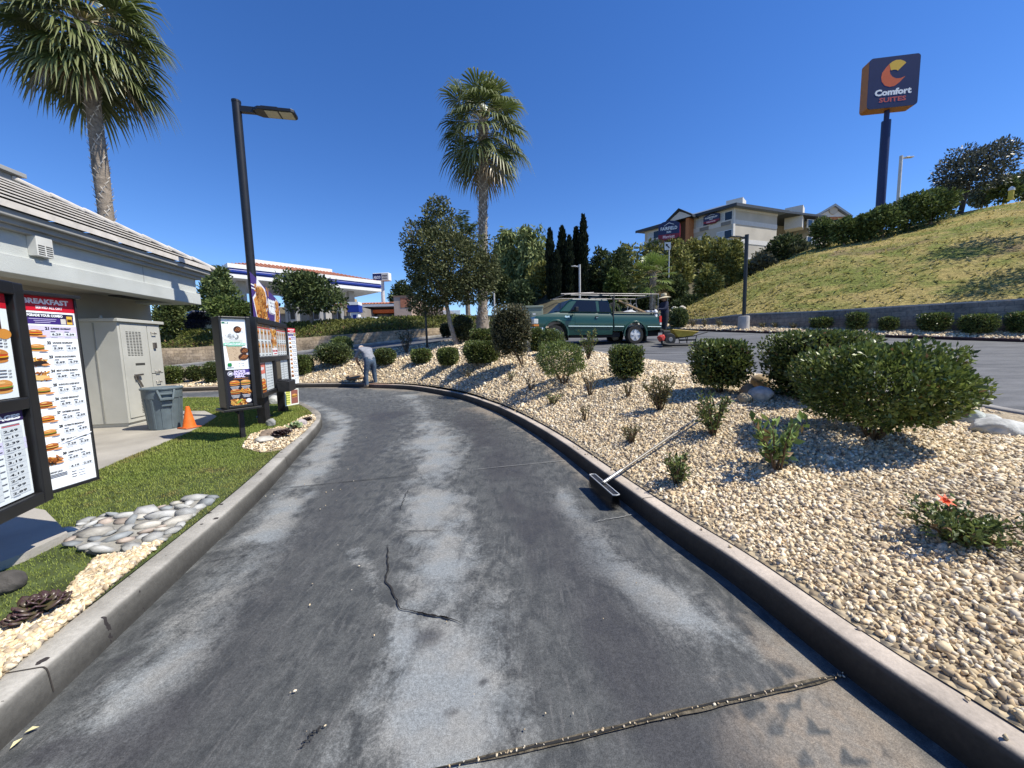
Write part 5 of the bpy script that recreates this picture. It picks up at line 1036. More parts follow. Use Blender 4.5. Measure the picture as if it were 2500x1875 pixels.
# ---- poster box beside the far board ---------------------------------------------
th = R(53); q, z1, z2 = vert((541, 777), (555, 990), 1.24); fu = Vector((math.cos(th), math.sin(th), 0)); wP = .305; print('box', q, z1, z2)
t = thing('poster_box', 'black two-poster display box on a thin post, ice-cream cup above dark meal poster', 'poster box', (q.x, q.y, .15)); inv = Matrix.Translation((-q.x, -q.y, -.15)); X = inv @ frame((q.x, q.y, z1), fu, (0, 0, 1))
b = MB(X); b.bx(-.03, wP+.05, -.05, 1.27, -.28, -.004); b.bx(-.03, 0, -.05, 1.27, -.004, .02); b.bx(wP, wP+.05, -.05, 1.27, -.004, .03); b.bx(0, wP, 1.24, 1.27, -.004, .03); b.bx(0, wP, -.05, -.01, -.004, .02); b.bx(-.08, wP+.1, -.09, -.055, -.30, .06); b.build('case', m_blackp, t, bevel=.006)
Hc = .73; p = Print(X @ Matrix.Translation((0, 1.24-Hc, 0))); p.rect(0, 0, wP, Hc, (240, 244, 246), 0); p.rect(.01, Hc*.90, .09, Hc*.935, (36, 110, 84), 1); p.rect(.045, Hc*.907, .08, Hc*.928, WHT, 2)
cx = wP*.47
p.pg([(cx-.085, Hc*.17), (cx+.06, Hc*.17), (cx+.095, Hc*.5), (cx-.11, Hc*.5)], (190, 168, 140), 1)
for k in range(50): x = rg.uniform(-.08, .07); v = rg.uniform(.19, .48); p.ell(cx+x, Hc*v, .004, .005, rg.choice([(110, 74, 50), (150, 120, 90), (214, 200, 176)]), 2, 6)
p.pg([(cx-.115, Hc*.5), (cx+.1, Hc*.5), (cx+.11, Hc*.60), (cx-.125, Hc*.60)], (206, 208, 204), 1); p.ell(cx, Hc*.63, .14, Hc*.055, (226, 228, 226), 2)
for k in range(14): p.ell(cx + rg.uniform(-.09, .09), Hc*rg.uniform(.62, .76), rg.uniform(.025, .05), rg.uniform(.02, .04), rg.choice([(222, 226, 228), (236, 239, 240), (206, 212, 216)]), 3+k % 3)
for (x, v, r_, a) in [(cx+.05, .79, .05, 1), (wP-.05, .37, .05, 1), (wP-.065, .245, .065, .75)]:
    p.ell(x, Hc*v, r_, r_*a, (62, 34, 22), 7)
    for k in range(4): p.pg([(x-r_*.7+k*.02, Hc*v-r_*.45*a), (x-r_*.62+k*.02, Hc*v-r_*.5*a), (x+r_*.1+k*.02, Hc*v+r_*.55*a), (x+k*.02, Hc*v+r_*.6*a)], (196, 120, 60), 9)
p.rect(cx-.135, Hc*.475, cx+.135, Hc*.525, (130, 206, 176), 6); p.txt('ADVENTUREFULS', cx-.125, Hc*.488, .018, WHT, 10, .25, .05); p.txt('GIRL SCOUT', cx-.06, Hc*.53, .013, (110, 190, 160), 10, .13, .04); p.rect(cx-.09, Hc*.46, cx+.1, Hc*.472, (150, 216, 190), 6)
for a in (0, 1, 2, 3): p.ell(.06+.012*math.cos(a*1.571+.785), Hc*.10+.012*math.sin(a*1.571+.785), .017, .017, (36, 130, 70), 6+a)
p.rect(.02, Hc*.035, .11, Hc*.045, (90, 96, 90), 6)
for k, s_ in enumerate(('5.29', '7.29')): p.rect(wP*.55, Hc*(.115-k*.05), wP*.63, Hc*(.122-k*.05), (110, 114, 120), 6); p.txt(s_, wP*.68, Hc*(.11-k*.05), .014, (90, 94, 100), 6)
p.build('ice_cream_poster', None, t, fix=False)
Hm = .505; p = Print(X); p.rect(0, 0, wP, Hm, (30, 28, 40), 0); p.rect(wP*.7, Hm*.92, wP, Hm, (74, 60, 140), 1); p.ell(.055, Hm*.895, .034, .034, (226, 226, 240), 2); p.ell(.055, Hm*.895, .028, .028, (54, 46, 84), 3); p.txt('$8', .035, Hm*.872, .026, WHT, 5, .04, .06)
for k, s_ in enumerate(("JACK'S", 'MUNCHIE', 'MEAL')): p.txt(s_, .095 + (.0 if k < 2 else .012), Hm*(.925-k*.072), .028, (216, 206, 246), 4, (.15, .21, .13)[k], .08)
p.rect(.09, Hm*.742, wP*.9, Hm*.75, (226, 150, 90), 2)
for k in range(4): u, v = wP*(.32+.45*(k % 2)), Hm*(.63-.25*(k//2)); (p.burger(u, v, .125, 2, k) if k < 3 else p.fries(u, v, .12, .08, 30, rg, 2)); [p.rect(u-.055+.008*j, v-.062-j*.016, u+.055-.008*j, v-.055-j*.016, (206, 206, 212), 2) for j in range(3)]
p.fries(wP*.45, Hm*.07, wP*.6, Hm*.08, 60, rg, 2); p.pg([(wP*.3, Hm*.04), (wP*.38, Hm*.03), (wP*.6, Hm*.13), (wP*.52, Hm*.15)], (150, 170, 70), 8); p.ell(wP*.84, Hm*.09, .035, .03, (226, 228, 236), 6); p.rect(.03, .006, wP*.8, .016, (112, 60, 90), 3)
p.build('meal_poster', None, t, fix=False)
b = MB(X); b.beam((wP*.62, -.06, -.16), (wP*.62, -z1+.0+.14, -.16), .06, .06); b.beam((wP*.62-.02, -.16, -.16), (wP*.25, -.06, -.2), .03, .03); b.build('post', m_blackm, t)
# ---- black lamp post --------------------------------------------------------------
base = PZ(649, 1036, .15); base = PY(645, 1012, base.y+.75); base.z = .15; Ht = PY(577, 248, base.y).z; print('lamp', base, Ht)
def led_lamp(name, label, base, H, r, az, arm, head, m_, foot=None, group=None, footr=.2, tilt=.06):
    t = thing(name, label, 'lamp post', base, az, group); z0 = foot or 0
    b = MB(); b.tube([(0, 0, z0-.05), (0, 0, H)], [r*1.02, r], 16); b.build('pole', m_, t, smooth=True)
    b = MB(); b.lathe([(r*2.0, z0), (r*2.0, z0+.02), (r*1.25, z0+.05)], 16); b.build('base_plate', m_, t)
    if foot: b = MB(); b.lathe([(footr, -.4), (footr, foot-.02), (footr-.02, foot)], 20); b.build('concrete_footing', mat('footing_concrete', (.42, .40, .37), rough=.9, var=.15, scale=6, bump=.2), t, smooth=True)
    b = MB(); b.lathe([(r*1.06, H-.02), (r*1.06, H+.015), (0, H+.02)], 16); b.beam((r*.8, 0, H-.13), (arm, 0, H-.13), .08, .10); b.build('arm', m_, t)
    hz = H-.14; w_ = head*.40; b = MB(frame((arm-.03, 0, hz), (1, 0, tilt), (0, 1, 0))); o = [(0, -w_*.22), (head*.16, -w_*.5), (head*.93, -w_*.5), (head, -w_*.36), (head, w_*.36), (head*.93, w_*.5), (head*.16, w_*.5), (0, w_*.22)]
    b.prism(o, -.025, .035); b.bx(head*.2, head*.6, -w_*.3, w_*.3, .035, .075); b.build('lamp_head', m_, t, bevel=.01)
    b = MB(frame((arm-.03, 0, hz), (1, 0, tilt), (0, 1, 0))); b.bx(head*.30, head*.60, -w_*.4, w_*.4, -.032, -.026); b.bx(head*.64, head*.94, -w_*.4, w_*.4, -.032, -.026); b.build('led_panel', mat('led_lens', (.52, .48, .34), rough=.35, var=.1, scale=80), t); return t
led_lamp('lamp_post', 'tall black lamp post with a flat lamp head, behind the far menu board', base, Ht-base.z, .072, R(12), .30, .72, m_blackp, tilt=.0)
# ---- bin and cone -----------------------------------------------------------------
p0 = PZ(372, 1052, .16); s_ = mpp(p0); t = thing('trash_can', 'big round grey-blue plastic bin standing before the cabinet', 'bin', (p0.x, p0.y+.26, .156), R(-38)); Hc = 104*s_*1.0; r0 = 46*s_*.88; print('can', Hc, r0)
m_can = mat('grey_blue_plastic', (.115, .15, .17), rough=.5, var=.12, scale=9, bump=.05)
b = MB(); b.lathe([(r0*.80, 0), (r0*.81, .02), (r0*.92, Hc*.72), (r0*.92, Hc*.74), (r0*.96, Hc*.75), (r0*.97, Hc*.97), (r0*.93, Hc*.97), (r0*.88, Hc*.75), (r0*.77, .03), (0, .03)], 40); b.build('body', m_can, t, smooth=True)
b = MB(); b.lathe([(r0*.93, Hc*.955), (r0*1.02, Hc*.955), (r0*1.035, Hc*.985), (r0*1.0, Hc), (r0*.93, Hc)], 40); b.build('rim', m_can, t, smooth=True)
b = MB()
for k in range(12):
    a = k*math.pi/6 + .26; c = Vector((math.cos(a), math.sin(a), 0)); b.beam(c*r0*.795 + Vector((0, 0, .02)), c*r0*.918 + Vector((0, 0, Hc*.74)), .035, .018, c)
b.build('ribs', m_can, t, bevel=.004)
for a in (0, math.pi):
    b = MB(); c = Vector((math.cos(a), math.sin(a), 0)); sd = Vector((-c.y, c.x, 0))
    for sg in (-1, 1): b.beam(c*r0*.95 + sd*.11*sg + Vector((0, 0, Hc*.95)), c*(r0*1.09) + sd*.075*sg + Vector((0, 0, Hc*.74)), .03, .05, c)
    b.beam(c*r0*1.08 - sd*.09 + Vector((0, 0, Hc*.74)), c*r0*1.08 + sd*.09 + Vector((0, 0, Hc*.74)), .05, .04); b.beam(c*r0*1.03 - sd*.09 + Vector((0, 0, Hc*.86)), c*r0*1.03 + sd*.09 + Vector((0, 0, Hc*.86)), .02, .03); b.beam(c*r0*.93 - sd*.07 + Vector((0, 0, Hc*.63)), c*r0*.95 + sd*.07 + Vector((0, 0, Hc*.63)), .03, .09); b.build('handle', m_can, t, bevel=.006)
p0 = PZ(463, 1044, .16); s_ = mpp(p0); t = thing('traffic_cone', 'faded orange traffic cone beside the bin on the path', 'cone', (p0.x, p0.y, .157), R(-20)); Hc = 53*s_
b = MB(); b.lathe([(Hc*.27, .02), (Hc*.25, .04), (Hc*.07, Hc), (Hc*.05, Hc), (Hc*.04, Hc*.97)], 24); b.build('cone_body', mat('faded_orange', (.78, .16, .02), rough=.55, var=.16, scale=14), t, smooth=True)
b = MB(); b.bx(-Hc*.33, Hc*.33, -Hc*.33, Hc*.33, 0, .022); b.build('base', mat('worn_orange_base', (.42, .10, .03), rough=.7, var=.4, scale=20), t, bevel=.01)
# ---- restaurant ---------------------------------------------------------------------
E = Vector((-6.9, 8.68, 0)); t = thing('restaurant_building', 'pale grey stucco restaurant with a deep fascia and flat tiled roof at the left', 'building', E, math.atan2(.158, .987)); m_st = mat('pale_stucco', (.47, .49, .47), rough=.95, var=.13, scale=1.3, bump=.35, bscale=90); m_st2 = mat('beige_stucco', (.40, .37, .31), rough=.95, var=.08, scale=2, bump=.3, bscale=90); m_trim = mat('grey_trim', (.30, .30, .29), rough=.8, var=.1, scale=3)
b = MB(); b.bx(-9, -1.0, -16, .1, 0, 2.6); b.build('wall', m_st2, t)
b = MB(); b.bx(-.3, 0, -16, 0, 2.72, 3.04); b.bx(-9, -.3, -.3, 0, 2.72, 3.04); b.build('fascia', m_st, t, bevel=.006)
b = MB(); b.bx(-.3, .045, -16, .045, 2.50, 2.735); b.bx(-9, -.3, -.3, .045, 2.50, 2.735); b.build('fascia_band', m_st, t, bevel=.008)
b = MB(); b.bx(-9, -.3, -16, -.3, 2.55, 2.6); b.build('soffit', m_st2, t)
for y in (-4.2, -.9): b = MB(); b.bx(-.78, -.45, y-.35, y+.35, 2.535, 2.549); b.build('soffit_vent', mat('dark_vent', (.05, .05, .045), rough=.8), t)
b = MB(); b.bx(-9, .08, -16, .08, 3.04, 3.10); b.bx(-9, .13, -16, .13, 3.10, 3.17); b.bx(-9, .20, -16, .20, 3.17, 3.25); b.build('cornice', m_trim, t, bevel=.006)
m_tt = mat('shade_dark_roof_tile', (.03, .027, .025), rough=.95, var=.35, scale=5, bump=.3, bscale=40); m_te = mat('tile_front_edge', (.58, .54, .49), rough=.9, var=.15, scale=7)  # shade between tile rows is put into near-black tiles; edges kept pale
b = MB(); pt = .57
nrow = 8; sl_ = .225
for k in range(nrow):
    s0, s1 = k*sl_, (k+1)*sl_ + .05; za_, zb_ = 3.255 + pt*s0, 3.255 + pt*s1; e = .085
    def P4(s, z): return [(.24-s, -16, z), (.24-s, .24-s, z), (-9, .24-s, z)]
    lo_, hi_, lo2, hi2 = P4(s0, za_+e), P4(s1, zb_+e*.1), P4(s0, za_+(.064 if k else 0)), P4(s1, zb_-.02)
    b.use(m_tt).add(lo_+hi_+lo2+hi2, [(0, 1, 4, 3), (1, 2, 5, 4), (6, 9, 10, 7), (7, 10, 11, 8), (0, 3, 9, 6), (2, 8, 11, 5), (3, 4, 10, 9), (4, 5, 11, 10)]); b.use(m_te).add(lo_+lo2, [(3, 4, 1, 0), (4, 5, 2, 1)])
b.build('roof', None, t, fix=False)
b = MB()
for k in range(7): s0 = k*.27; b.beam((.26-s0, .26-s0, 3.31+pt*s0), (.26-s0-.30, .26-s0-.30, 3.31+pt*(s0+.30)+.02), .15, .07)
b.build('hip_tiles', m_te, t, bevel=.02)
b = MB(); s1 = nrow*sl_; b.bx(-9, .24-s1, -16, .24-s1, 3.6, 3.255+pt*s1); b.build('flat_roof', m_trim, t)
b = MB(); zz = 3.255+pt*s1-.30; b.bx(-7, -1.62, -16, -1.62, zz, zz+.48); b.bx(-7, -1.56, -16, -1.56, zz+.14, zz+.20); b.bx(-7, -1.56, -16, -1.56, zz+.30, zz+.36); b.bx(-7, -1.54, -16, -1.54, zz+.48, zz+.55); b.build('roof_screen', m_trim, t, bevel=.006)
b = MB(); b.bx(0, .0025, -4.06, -4.045, 2.74, 3.03); b.bx(0, .0025, -1.5, -1.485, 2.74, 3.03); b.build('stucco_joint', m_trim, t)
b = MB(); b.bx(0, .11, -3.46, -3.24, 2.78, 3.04); vb_ = b.build('vent_box', mat('vent_paint', (.58, .58, .55), rough=.7), t, bevel=.006); b = MB()
for k in range(5):
    for j in range(2): b.bx(.11, .1125, -3.445+j*.105, -3.36+j*.105, 2.80+k*.028, 2.813+k*.028)
b.build('vent_slots', mat('dark_vent', None), vb_)
# ---- cabinet -------------------------------------------------------------------------
t = thing('utility_cabinet', 'tall pale grey electrical cabinet with louvres under the eave', 'cabinet', E, math.atan2(.158, .987)); m_cab = mat('cabinet_paint', (.47, .47, .43), rough=.6, var=.08, scale=2.5, bump=.04); m_slot = mat('dark_vent', None)
b = MB(); b.bx(-.995, -.25, -1.86, -.86, .22, 2.02); b.bx(-.98, -.28, -1.83, -.89, .15, .22); b.build('body', m_cab, t, bevel=.008)
b = MB(); b.bx(-1.0, -.20, -1.91, -.80, 2.02, 2.075); b.lathe([(.03, 2.075), (.02, 2.14)], 8, (-.6, -1.7, 0)); b.build('top_cover', m_cab, t, bevel=.006)
b = MB(); b.bx(-.25, -.235, -1.82, -1.22, .30, 1.97); d1 = b.build('door', m_cab, t, bevel=.005); b = MB(); b.bx(-.25, -.235, -1.20, -.90, .30, 1.05); b.bx(-.25, -.235, -1.20, -.90, 1.07, 1.97); b.build('side_panel', m_cab, t, bevel=.005)
for (z0, z1, ya) in ((1.42, 1.88, -1.72), (.36, .78, -1.55)):
    b = MB()
    for i in range(5):
        for k in range(int((z1-z0)/.028)): b.bx(-.2345, -.2325, ya+i*.072, ya+i*.072+.05, z0+k*.028, z0+k*.028+.012)
    b.build('louvre', m_slot, d1)
b = MB(); b.bx(-.235, -.20, -1.64, -1.62, .98, 1.08); b.beam((-.205, -1.63, 1.05), (-.205, -1.52, .84), .03, .02); b.beam((-.205, -1.66, 1.06), (-.19, -1.50, 1.07), .03, .03); b.build('handle', mat('handle_metal', (.22, .2, .19), rough=.35, metal=.8), d1)
b = MB(); b.bx(-.2345, -.232, -1.58, -1.36, 1.24, 1.28); b.build('name_plate', m_slot, d1)
b = MB()
for (y, z) in ((-1.08, 1.86), (-1.08, 1.12), (-1.08, .92)): b.tube([(-.23, y-.05, z), (-.2, y-.05, z-.03), (-.2, y+.05, z-.03), (-.23, y+.05, z)], .008, 6)
b.bx(-.235, -.2, -1.11, -1.05, 1.55, 1.66); b.build('latch', mat('handle_metal', None), t)
b = MB(); b.bx(-.62, -.60, -1.872, -1.861, .25, 2.0); b.bx(-.9, -.89, -1.872, -1.861, .25, 2.0); b.build('seam', mat('cabinet_seam', (.3, .3, .27), rough=.7), t)
# ---- succulents and stones near the menu ------------------------------------------------
def rosette(label, p, r, cols, n, seed, group=None, heads=1):
    rng = np.random.default_rng(seed); t = thing('succulent', label, 'succulent', p, 0, group); V = []; F = []; C = []; s = MB()
    for hd in range(heads):
        a0 = rng.uniform(0, 6.28); hc = np.array([math.cos(a0), math.sin(a0), 0])*(r*.55 if heads > 1 and hd else 0) + np.array([0, 0, r*.35*rng.uniform(.6, 1.3)]); rr = r*(.9 if hd == 0 else .6); s.tube([(hc[0]*.3, hc[1]*.3, -.02), tuple(hc)], [.02, .018], 6)
        for k in range(n):
            u = k/n; a = k*2.39996; el = R(75*(1-u)**1.2 - 5 + rng.normal(0, 5)); L_ = rr*(.35+.65*u)*rng.uniform(.9, 1.1); wd = L_*.40; d = np.array([math.cos(a)*math.cos(el), math.sin(a)*math.cos(el), math.sin(el)]); sd = np.array([-math.sin(a), math.cos(a), 0]); nn = np.cross(d, sd)*-1; o = hc; off = len(V)
            rows = [(0, .25, 0), (.35, .65, -.02), (.7, 1., .0), (.9, .75, .05), (1., .12, .09)]
            for (q, w_, cu) in rows:
                c = o + d*L_*q + np.array([0, 0, cu*L_]); V += [c - sd*wd*w_ + nn*wd*.25*w_, c - nn*wd*.12, c + sd*wd*w_ + nn*wd*.25*w_]; m_ = np.array(cols[0])*(1-q) + np.array(cols[1])*q; m_ = m_*rng.uniform(.9, 1.1); C += [m_]*3
            for i in range(4):
                for j in range(2): a_ = off+i*3+j; F.append((a_, a_+1, a_+4, a_+3))
    o = np_obj('leaves', V, F, mat('fleshy_leaf', None, rough=.35, var=.1, attr=True, spec=.5, trans=.08), t, C, smooth=True); md = o.modifiers.new('thick', 'SOLIDIFY'); md.thickness = .006; s.build('stem', m_stem, t); return t
rosette('dark purple-brown rosette succulent with a greenish heart, lower left beside the kerb', PZ(98, 1500, .16), .115, ((.17, .19, .06), (.06, .028, .036)), 24, 1, heads=4)
rosette('dark maroon rosette succulent at the nose of the lawn, before the menu', PZ(685, 1066, .16), .15, ((.05, .025, .02), (.025, .012, .012)), 26, 2, heads=2)
rosette('pale green flat-leaved rosette succulent between the two dark ones', PZ(722, 1046, .16), .17, ((.20, .26, .12), (.26, .33, .16)), 14, 3)
rosette('small dark rosette succulent at the tip of the lawn nose', PZ(752, 1028, .16), .10, ((.035, .022, .025), (.022, .014, .016)), 22, 4)
def boulder(label, p, dims, col, seed, cat='rock', rz=0., group=None):
    rng = np.random.default_rng(seed); b = bmesh.new(); bmesh.ops.create_icosphere(b, subdivisions=4, radius=1); v = np.array([q.co for q in b.verts]); f = np.array([[q.index for q in k.verts] for k in b.faces]); b.free()
    pl = unit(rng.normal(size=(14, 3))); d = rng.uniform(.72, 1., 14); sc = np.ones(len(v))
    for n_, dd in zip(pl, d): sc = np.minimum(sc, np.where(v @ n_ > 1e-6, dd/np.maximum(v @ n_, 1e-6), 9))
    v = v*sc[:, None]; v = v + unit(v)*((fbm(v[:, 0]*3+5, v[:, 1]*3+v[:, 2]*2+5, seed, 4)-.5)*.16)[:, None]; v = v*np.array(dims)/2
    nm = 'rock_%d_%d' % (int(col[0]*99), int(col[2]*99)); o = np_obj('rock', v, f, mat(nm, col, rough=.9, var=.4, scale=7, bump=.5, bscale=30, detail=9), None, smooth=True); o.location = Vector(p) + Vector((0, 0, dims[2]*.28)); o.rotation_euler = (0, 0, rz); tag(o, label, cat, group); return o
GRk = 'rocks in the planting'
def BR(l, x0, x1, y0, y1, col, seed, z=None, dz=1.):
    p = hit((x0+x1)/2, y1-2) if z is None else PZ((x0+x1)/2, y1-2, z); s_ = mpp(p); w_ = (x1-x0)*s_; boulder(l, p + Vector((0, w_*.2, 0)), (w_*1.05, w_*.9, (y1-y0)*s_*1.15*dz), col, seed, group=GRk)
BR('tan angular rock resting behind the white-grey rock', 1838, 1884, 912, 950, (.36, .27, .16), 11); BR('white-grey rock left of the wide hedge block', 1836, 1892, 942, 980, (.50, .50, .47), 12); BR('brown rock between the cube bush and the white-grey rock', 1812, 1846, 935, 972, (.26, .19, .12), 13); BR('small tan stone at the lower left of the rock pile', 1806, 1836, 958, 985, (.38, .31, .2), 14)
BR('pale grey-green rock at the lot kerb right of the biggest bush', 2352, 2408, 998, 1036, (.36, .38, .34), 15); BR('flat pale rock lying right of the grey-green rock', 2396, 2450, 1010, 1040, (.42, .42, .38), 16); BR('broad flat pale rock at the right picture edge', 2408, 2515, 1022, 1064, (.45, .45, .42), 17)
BR('flat brown flagstone under the lamp post beside the succulents', 630, 700, 1030, 1068, (.26, .2, .15), 18, .15, .5); BR('long pale stone at the left edge of the nose gravel', 620, 662, 1060, 1082, (.42, .4, .35), 19, .15, .7); BR('rounded pinkish stone among the succulents', 718, 746, 1024, 1042, (.38, .34, .33), 20, .15); BR('grey pair-shaped stone leaning on the post foot', 648, 672, 1022, 1042, (.27, .27, .26), 21, .15); BR('dark wedge rock at the lower left corner of the lawn', -40, 34, 1400, 1450, (.07, .065, .06), 22, .15)
BR('white rock on the grass behind the poster box', 612, 640, 962, 984, (.5, .5, .48), 23, .15); BR('second white rock below the far menu board', 652, 682, 966, 988, (.46, .46, .43), 24, .15)
# ---- push broom ---------------------------------------------------------------------------
h0, h1 = PZ(1447, 1160, .14), PZ(1503, 1208, .14); hc = (h0+h1)/2; hu = (h1-h0).normalized(); ge = hit(1762, 1010); he = PY(1762, 979, ge.y); t = thing('push_broom', 'black push broom with a long metal handle leaning over the kerb onto the gravel', 'broom', (hc.x, hc.y, 0)); inv = Matrix.Translation((-hc.x, -hc.y, 0)); L_ = (h1-h0).length/2+.01; side = Vector((-hu.y, hu.x, 0))
b = MB(inv @ frame(hc, hu, side)); b.bx(-L_, L_, -.035, .035, -.012, .0); b.build('head', mat('black_plastic', (.02, .02, .021), rough=.5), t, bevel=.006)
b = MB(inv @ frame(hc, hu, side)); b.tube([(-L_, -.03, .004), (-L_-.01, 0, .004), (-L_, .03, .004), (L_, .03, .004), (L_+.01, 0, .004), (L_, -.03, .004), (-L_, -.03, .004)], .0055, 6); b.build('head_rim', mat('pale_edge', (.45, .46, .46), rough=.4), t)
rng = np.random.default_rng(4); n = 2600; P = np.c_[rng.uniform(-L_*.97, L_*.97, n), rng.uniform(-.033, .033, n)]; tip = P*np.array([1.06, 1.7]) + rng.normal(0, .004, (n, 2)); Mx = inv @ frame(hc, hu, side); V = []
for k in range(n): a = Mx @ Vector((P[k, 0]-.002, P[k, 1], -.012)); c = Mx @ Vector((P[k, 0]+.002, P[k, 1], -.012)); e = Mx @ Vector((tip[k, 0], tip[k, 1], -.137)); V += [tuple(a), tuple(c), tuple(e)]
np_obj('bristles', V, np.arange(3*n).reshape(-1, 3), mat('bristle', (.022, .022, .024), rough=.55, spec=.5), t)
b = MB(inv); s0 = hc + Vector((0, 0, .015)); b.tube([s0, s0.lerp(he, .12)], [.018, .016], 10); b.build('socket', mat('pale_metal', (.42, .42, .42), rough=.35, metal=.7), t, smooth=True)
b = MB(inv); b.tube([s0.lerp(he, .05), s0.lerp(he, .93)], [.0125, .0125], 10); b.build('handle', mat('dull_aluminium', (.24, .22, .19), rough=.45, metal=.3), t, smooth=True)
b = MB(inv); b.tube([s0.lerp(he, .93), he], [.0145, .0145], 10); b.build('grip', mat('black_plastic', None), t, smooth=True)
# ================================================================== pickup
m_green = mat('green_paint', (.003, .05, .038), rough=.38, metal=0., var=.06, scale=2, coat=.5); m_gls = mat('tinted_glass', (.008, .009, .011), rough=.06, var=0, spec=.6); m_chr = mat('chrome', (.7, .7, .7), rough=.15, metal=1., var=0); m_tyre = mat('tyre_rubber', (.018, .018, .018), rough=.85, var=.3, scale=20); m_blk = mat('black_trim', (.015, .015, .015), rough=.6); m_alloy = mat('alloy', (.62, .62, .62), rough=.35, metal=.2, var=.05)
m_under = mat('dark_underside', (.012, .012, .012), rough=.9)
def arch(cx, cz, r, a0=0, a1=math.pi, n=12): return [(cx + r*math.cos(a0+(a1-a0)*i/n), cz + r*math.sin(a0+(a1-a0)*i/n)) for i in range(n+1)]
def XZ(y=0.): return Matrix(((1, 0, 0, 0), (0, 0, 1, y), (0, 1, 0, 0), (0, 0, 0, 1)))     # profile (x,z) extruded along y
def wheel(parent, x, y, r, w_, sgn, rimm=None, spokes=5):
    b = MB(); b.lathe([(r*.62, -w_/2), (r*.93, -w_/2), (r, -w_*.36), (r, w_*.36), (r*.93, w_/2), (r*.62, w_/2), (r*.6, 0), (r*.62, -w_/2)], 28, (x, y, r), 1); o = b.build('wheel', m_tyre, parent, smooth=True)
    b = MB(); yo = y + sgn*w_*.40; b.lathe([(r*.60, yo-sgn*.10), (r*.60, yo+sgn*.012), (r*.66, yo+sgn*.012), (r*.66, yo-sgn*.02)], 24, (x, 0, r), 1)
    for k in range(spokes): a = 6.283*k/spokes + .3; b.beam((x, yo, r), (x+math.cos(a)*r*.62, yo-sgn*.005, r+math.sin(a)*r*.62), r*.26, .03, (0, 1, 0))
    b.lathe([(0, yo+sgn*.025), (r*.2, yo+sgn*.02), (r*.22, yo-sgn*.03), (0, yo-sgn*.03)], 14, (x, 0, r), 1); b.lathe([(0, yo-sgn*.07), (r*.61, yo-sgn*.07), (r*.61, yo-sgn*.075), (0, yo-sgn*.075)], 20, (x, 0, r), 1)
    b.build('rim', rimm or m_alloy, o, smooth=True); return o
rw = Plot(1551, 841); truck = thing('pickup_truck', 'dark green extended-cab pickup with a pipe ladder rack, parked on the lot', 'pickup truck', rw + Vector((0, 0, .01)), R(13)); t = truck; truck.rotation_euler = (0, R(1.0), R(13)); print('truck', rw)
W = 1.74
b = MB(); pf = [(-3.98, .50), (-4.02, .62), (-4.0, .93), (-3.93, 1.02), (-3.5, 1.11), (-3.08, 1.18), (-.94, 1.19), (-.94, .36)] + [(-2.68, .34)] + arch(-3.2, .40, .45) + [(-3.72, .44)]
b.prism(pf, 0, W, XZ())
def side_shape(o, zs=(.70, .86, 1.0, 1.10)):
    q = bmesh.new(); q.from_mesh(o.data)
    for z in zs: bmesh.ops.bisect_plane(q, geom=q.verts[:]+q.edges[:]+q.faces[:], plane_co=(0, 0, z), plane_no=(0, 0, 1))
    for v_ in q.verts:
        d = .022*max(0, (v_.co.z-.86)/.14) + .05*max(0, (v_.co.z-1.0)/.19)**1.3 + .05*max(0, (.70-v_.co.z)/.35)
        if v_.co.y < .2: v_.co.y += d
        elif v_.co.y > W-.2: v_.co.y -= d
    q.to_mesh(o.data); q.free(); o.data.polygons.foreach_set('use_smooth', [True]*len(o.data.polygons)); o.data.set_sharp_from_angle(angle=R(32))
side_shape(b.build('body', m_green, t, bevel=.03))
def trap(z, f): return None
cabB = [(-3.06, .05), (-.96, .05), (-.96, W-.05), (-3.06, W-.05)]; cabT = [(-2.52, .17), (-1.08, .17), (-1.08, W-.17), (-2.52, W-.17)]
b = MB(); b.add([(x, y, 1.17) for x, y in cabB] + [(x, y, 1.68) for x, y in cabT], [(3, 2, 1, 0), (4, 5, 6, 7), (0, 1, 5, 4), (1, 2, 6, 5), (2, 3, 7, 6), (3, 0, 4, 7)]); b.build('cab', m_green, t, bevel=.05)
def onside(x, z, far=False, off=.012):
    k = (z-1.17)/.51; y = .05+.12*k - off; return (x, W-y if far else y, z)
for far in (False, True):
    for q in ([(-2.66, 1.205), (-1.58, 1.205), (-1.60, 1.61), (-2.34, 1.61)], [(-1.46, 1.205), (-1.02, 1.205), (-1.10, 1.605), (-1.47, 1.605)]):
        b = MB(); b.add([onside(x, z, far) for x, z in q] + [onside(x, z, far, -.02) for x, z in q], [(0, 1, 2, 3), (0, 1, 5, 4), (1, 2, 6, 5), (2, 3, 7, 6), (3, 0, 4, 7)]); b.build('window', m_gls, t)
def fr(u, z, off=.012): k = (z-1.17)/.51; x = -3.06+.54*k - off; return (x, .05+.12*k + u*(W-.10-.24*k), z)
b = MB(); b.add([fr(.05, 1.20), fr(.95, 1.20), fr(.93, 1.64), fr(.07, 1.64)], [(0, 1, 2, 3)]); b.build('windshield', mat('windshield_glass', (.012, .013, .015), rough=.25, var=0, spec=.25), t)
b = MB(); [b.beam(fr(u, 1.205, .03), fr(u+.32, 1.25, .03), .015, .02) for u in (.08, .5)]; b.build('wiper', m_blk, t)
b = MB(); b.bx(-2.46, -1.52, -.006, .02, .47, 1.185); d = b.build('door', m_green, t, bevel=.008); side_shape(d); b = MB(); b.bx(-1.66, -1.55, -.022, .03, .985, 1.035); b.build('handle', m_blk, d, bevel=.008); b = MB(); b.bx(-1.655, -1.56, -.028, -.022, .975, .985); b.build('handle_trim', m_chr, d)
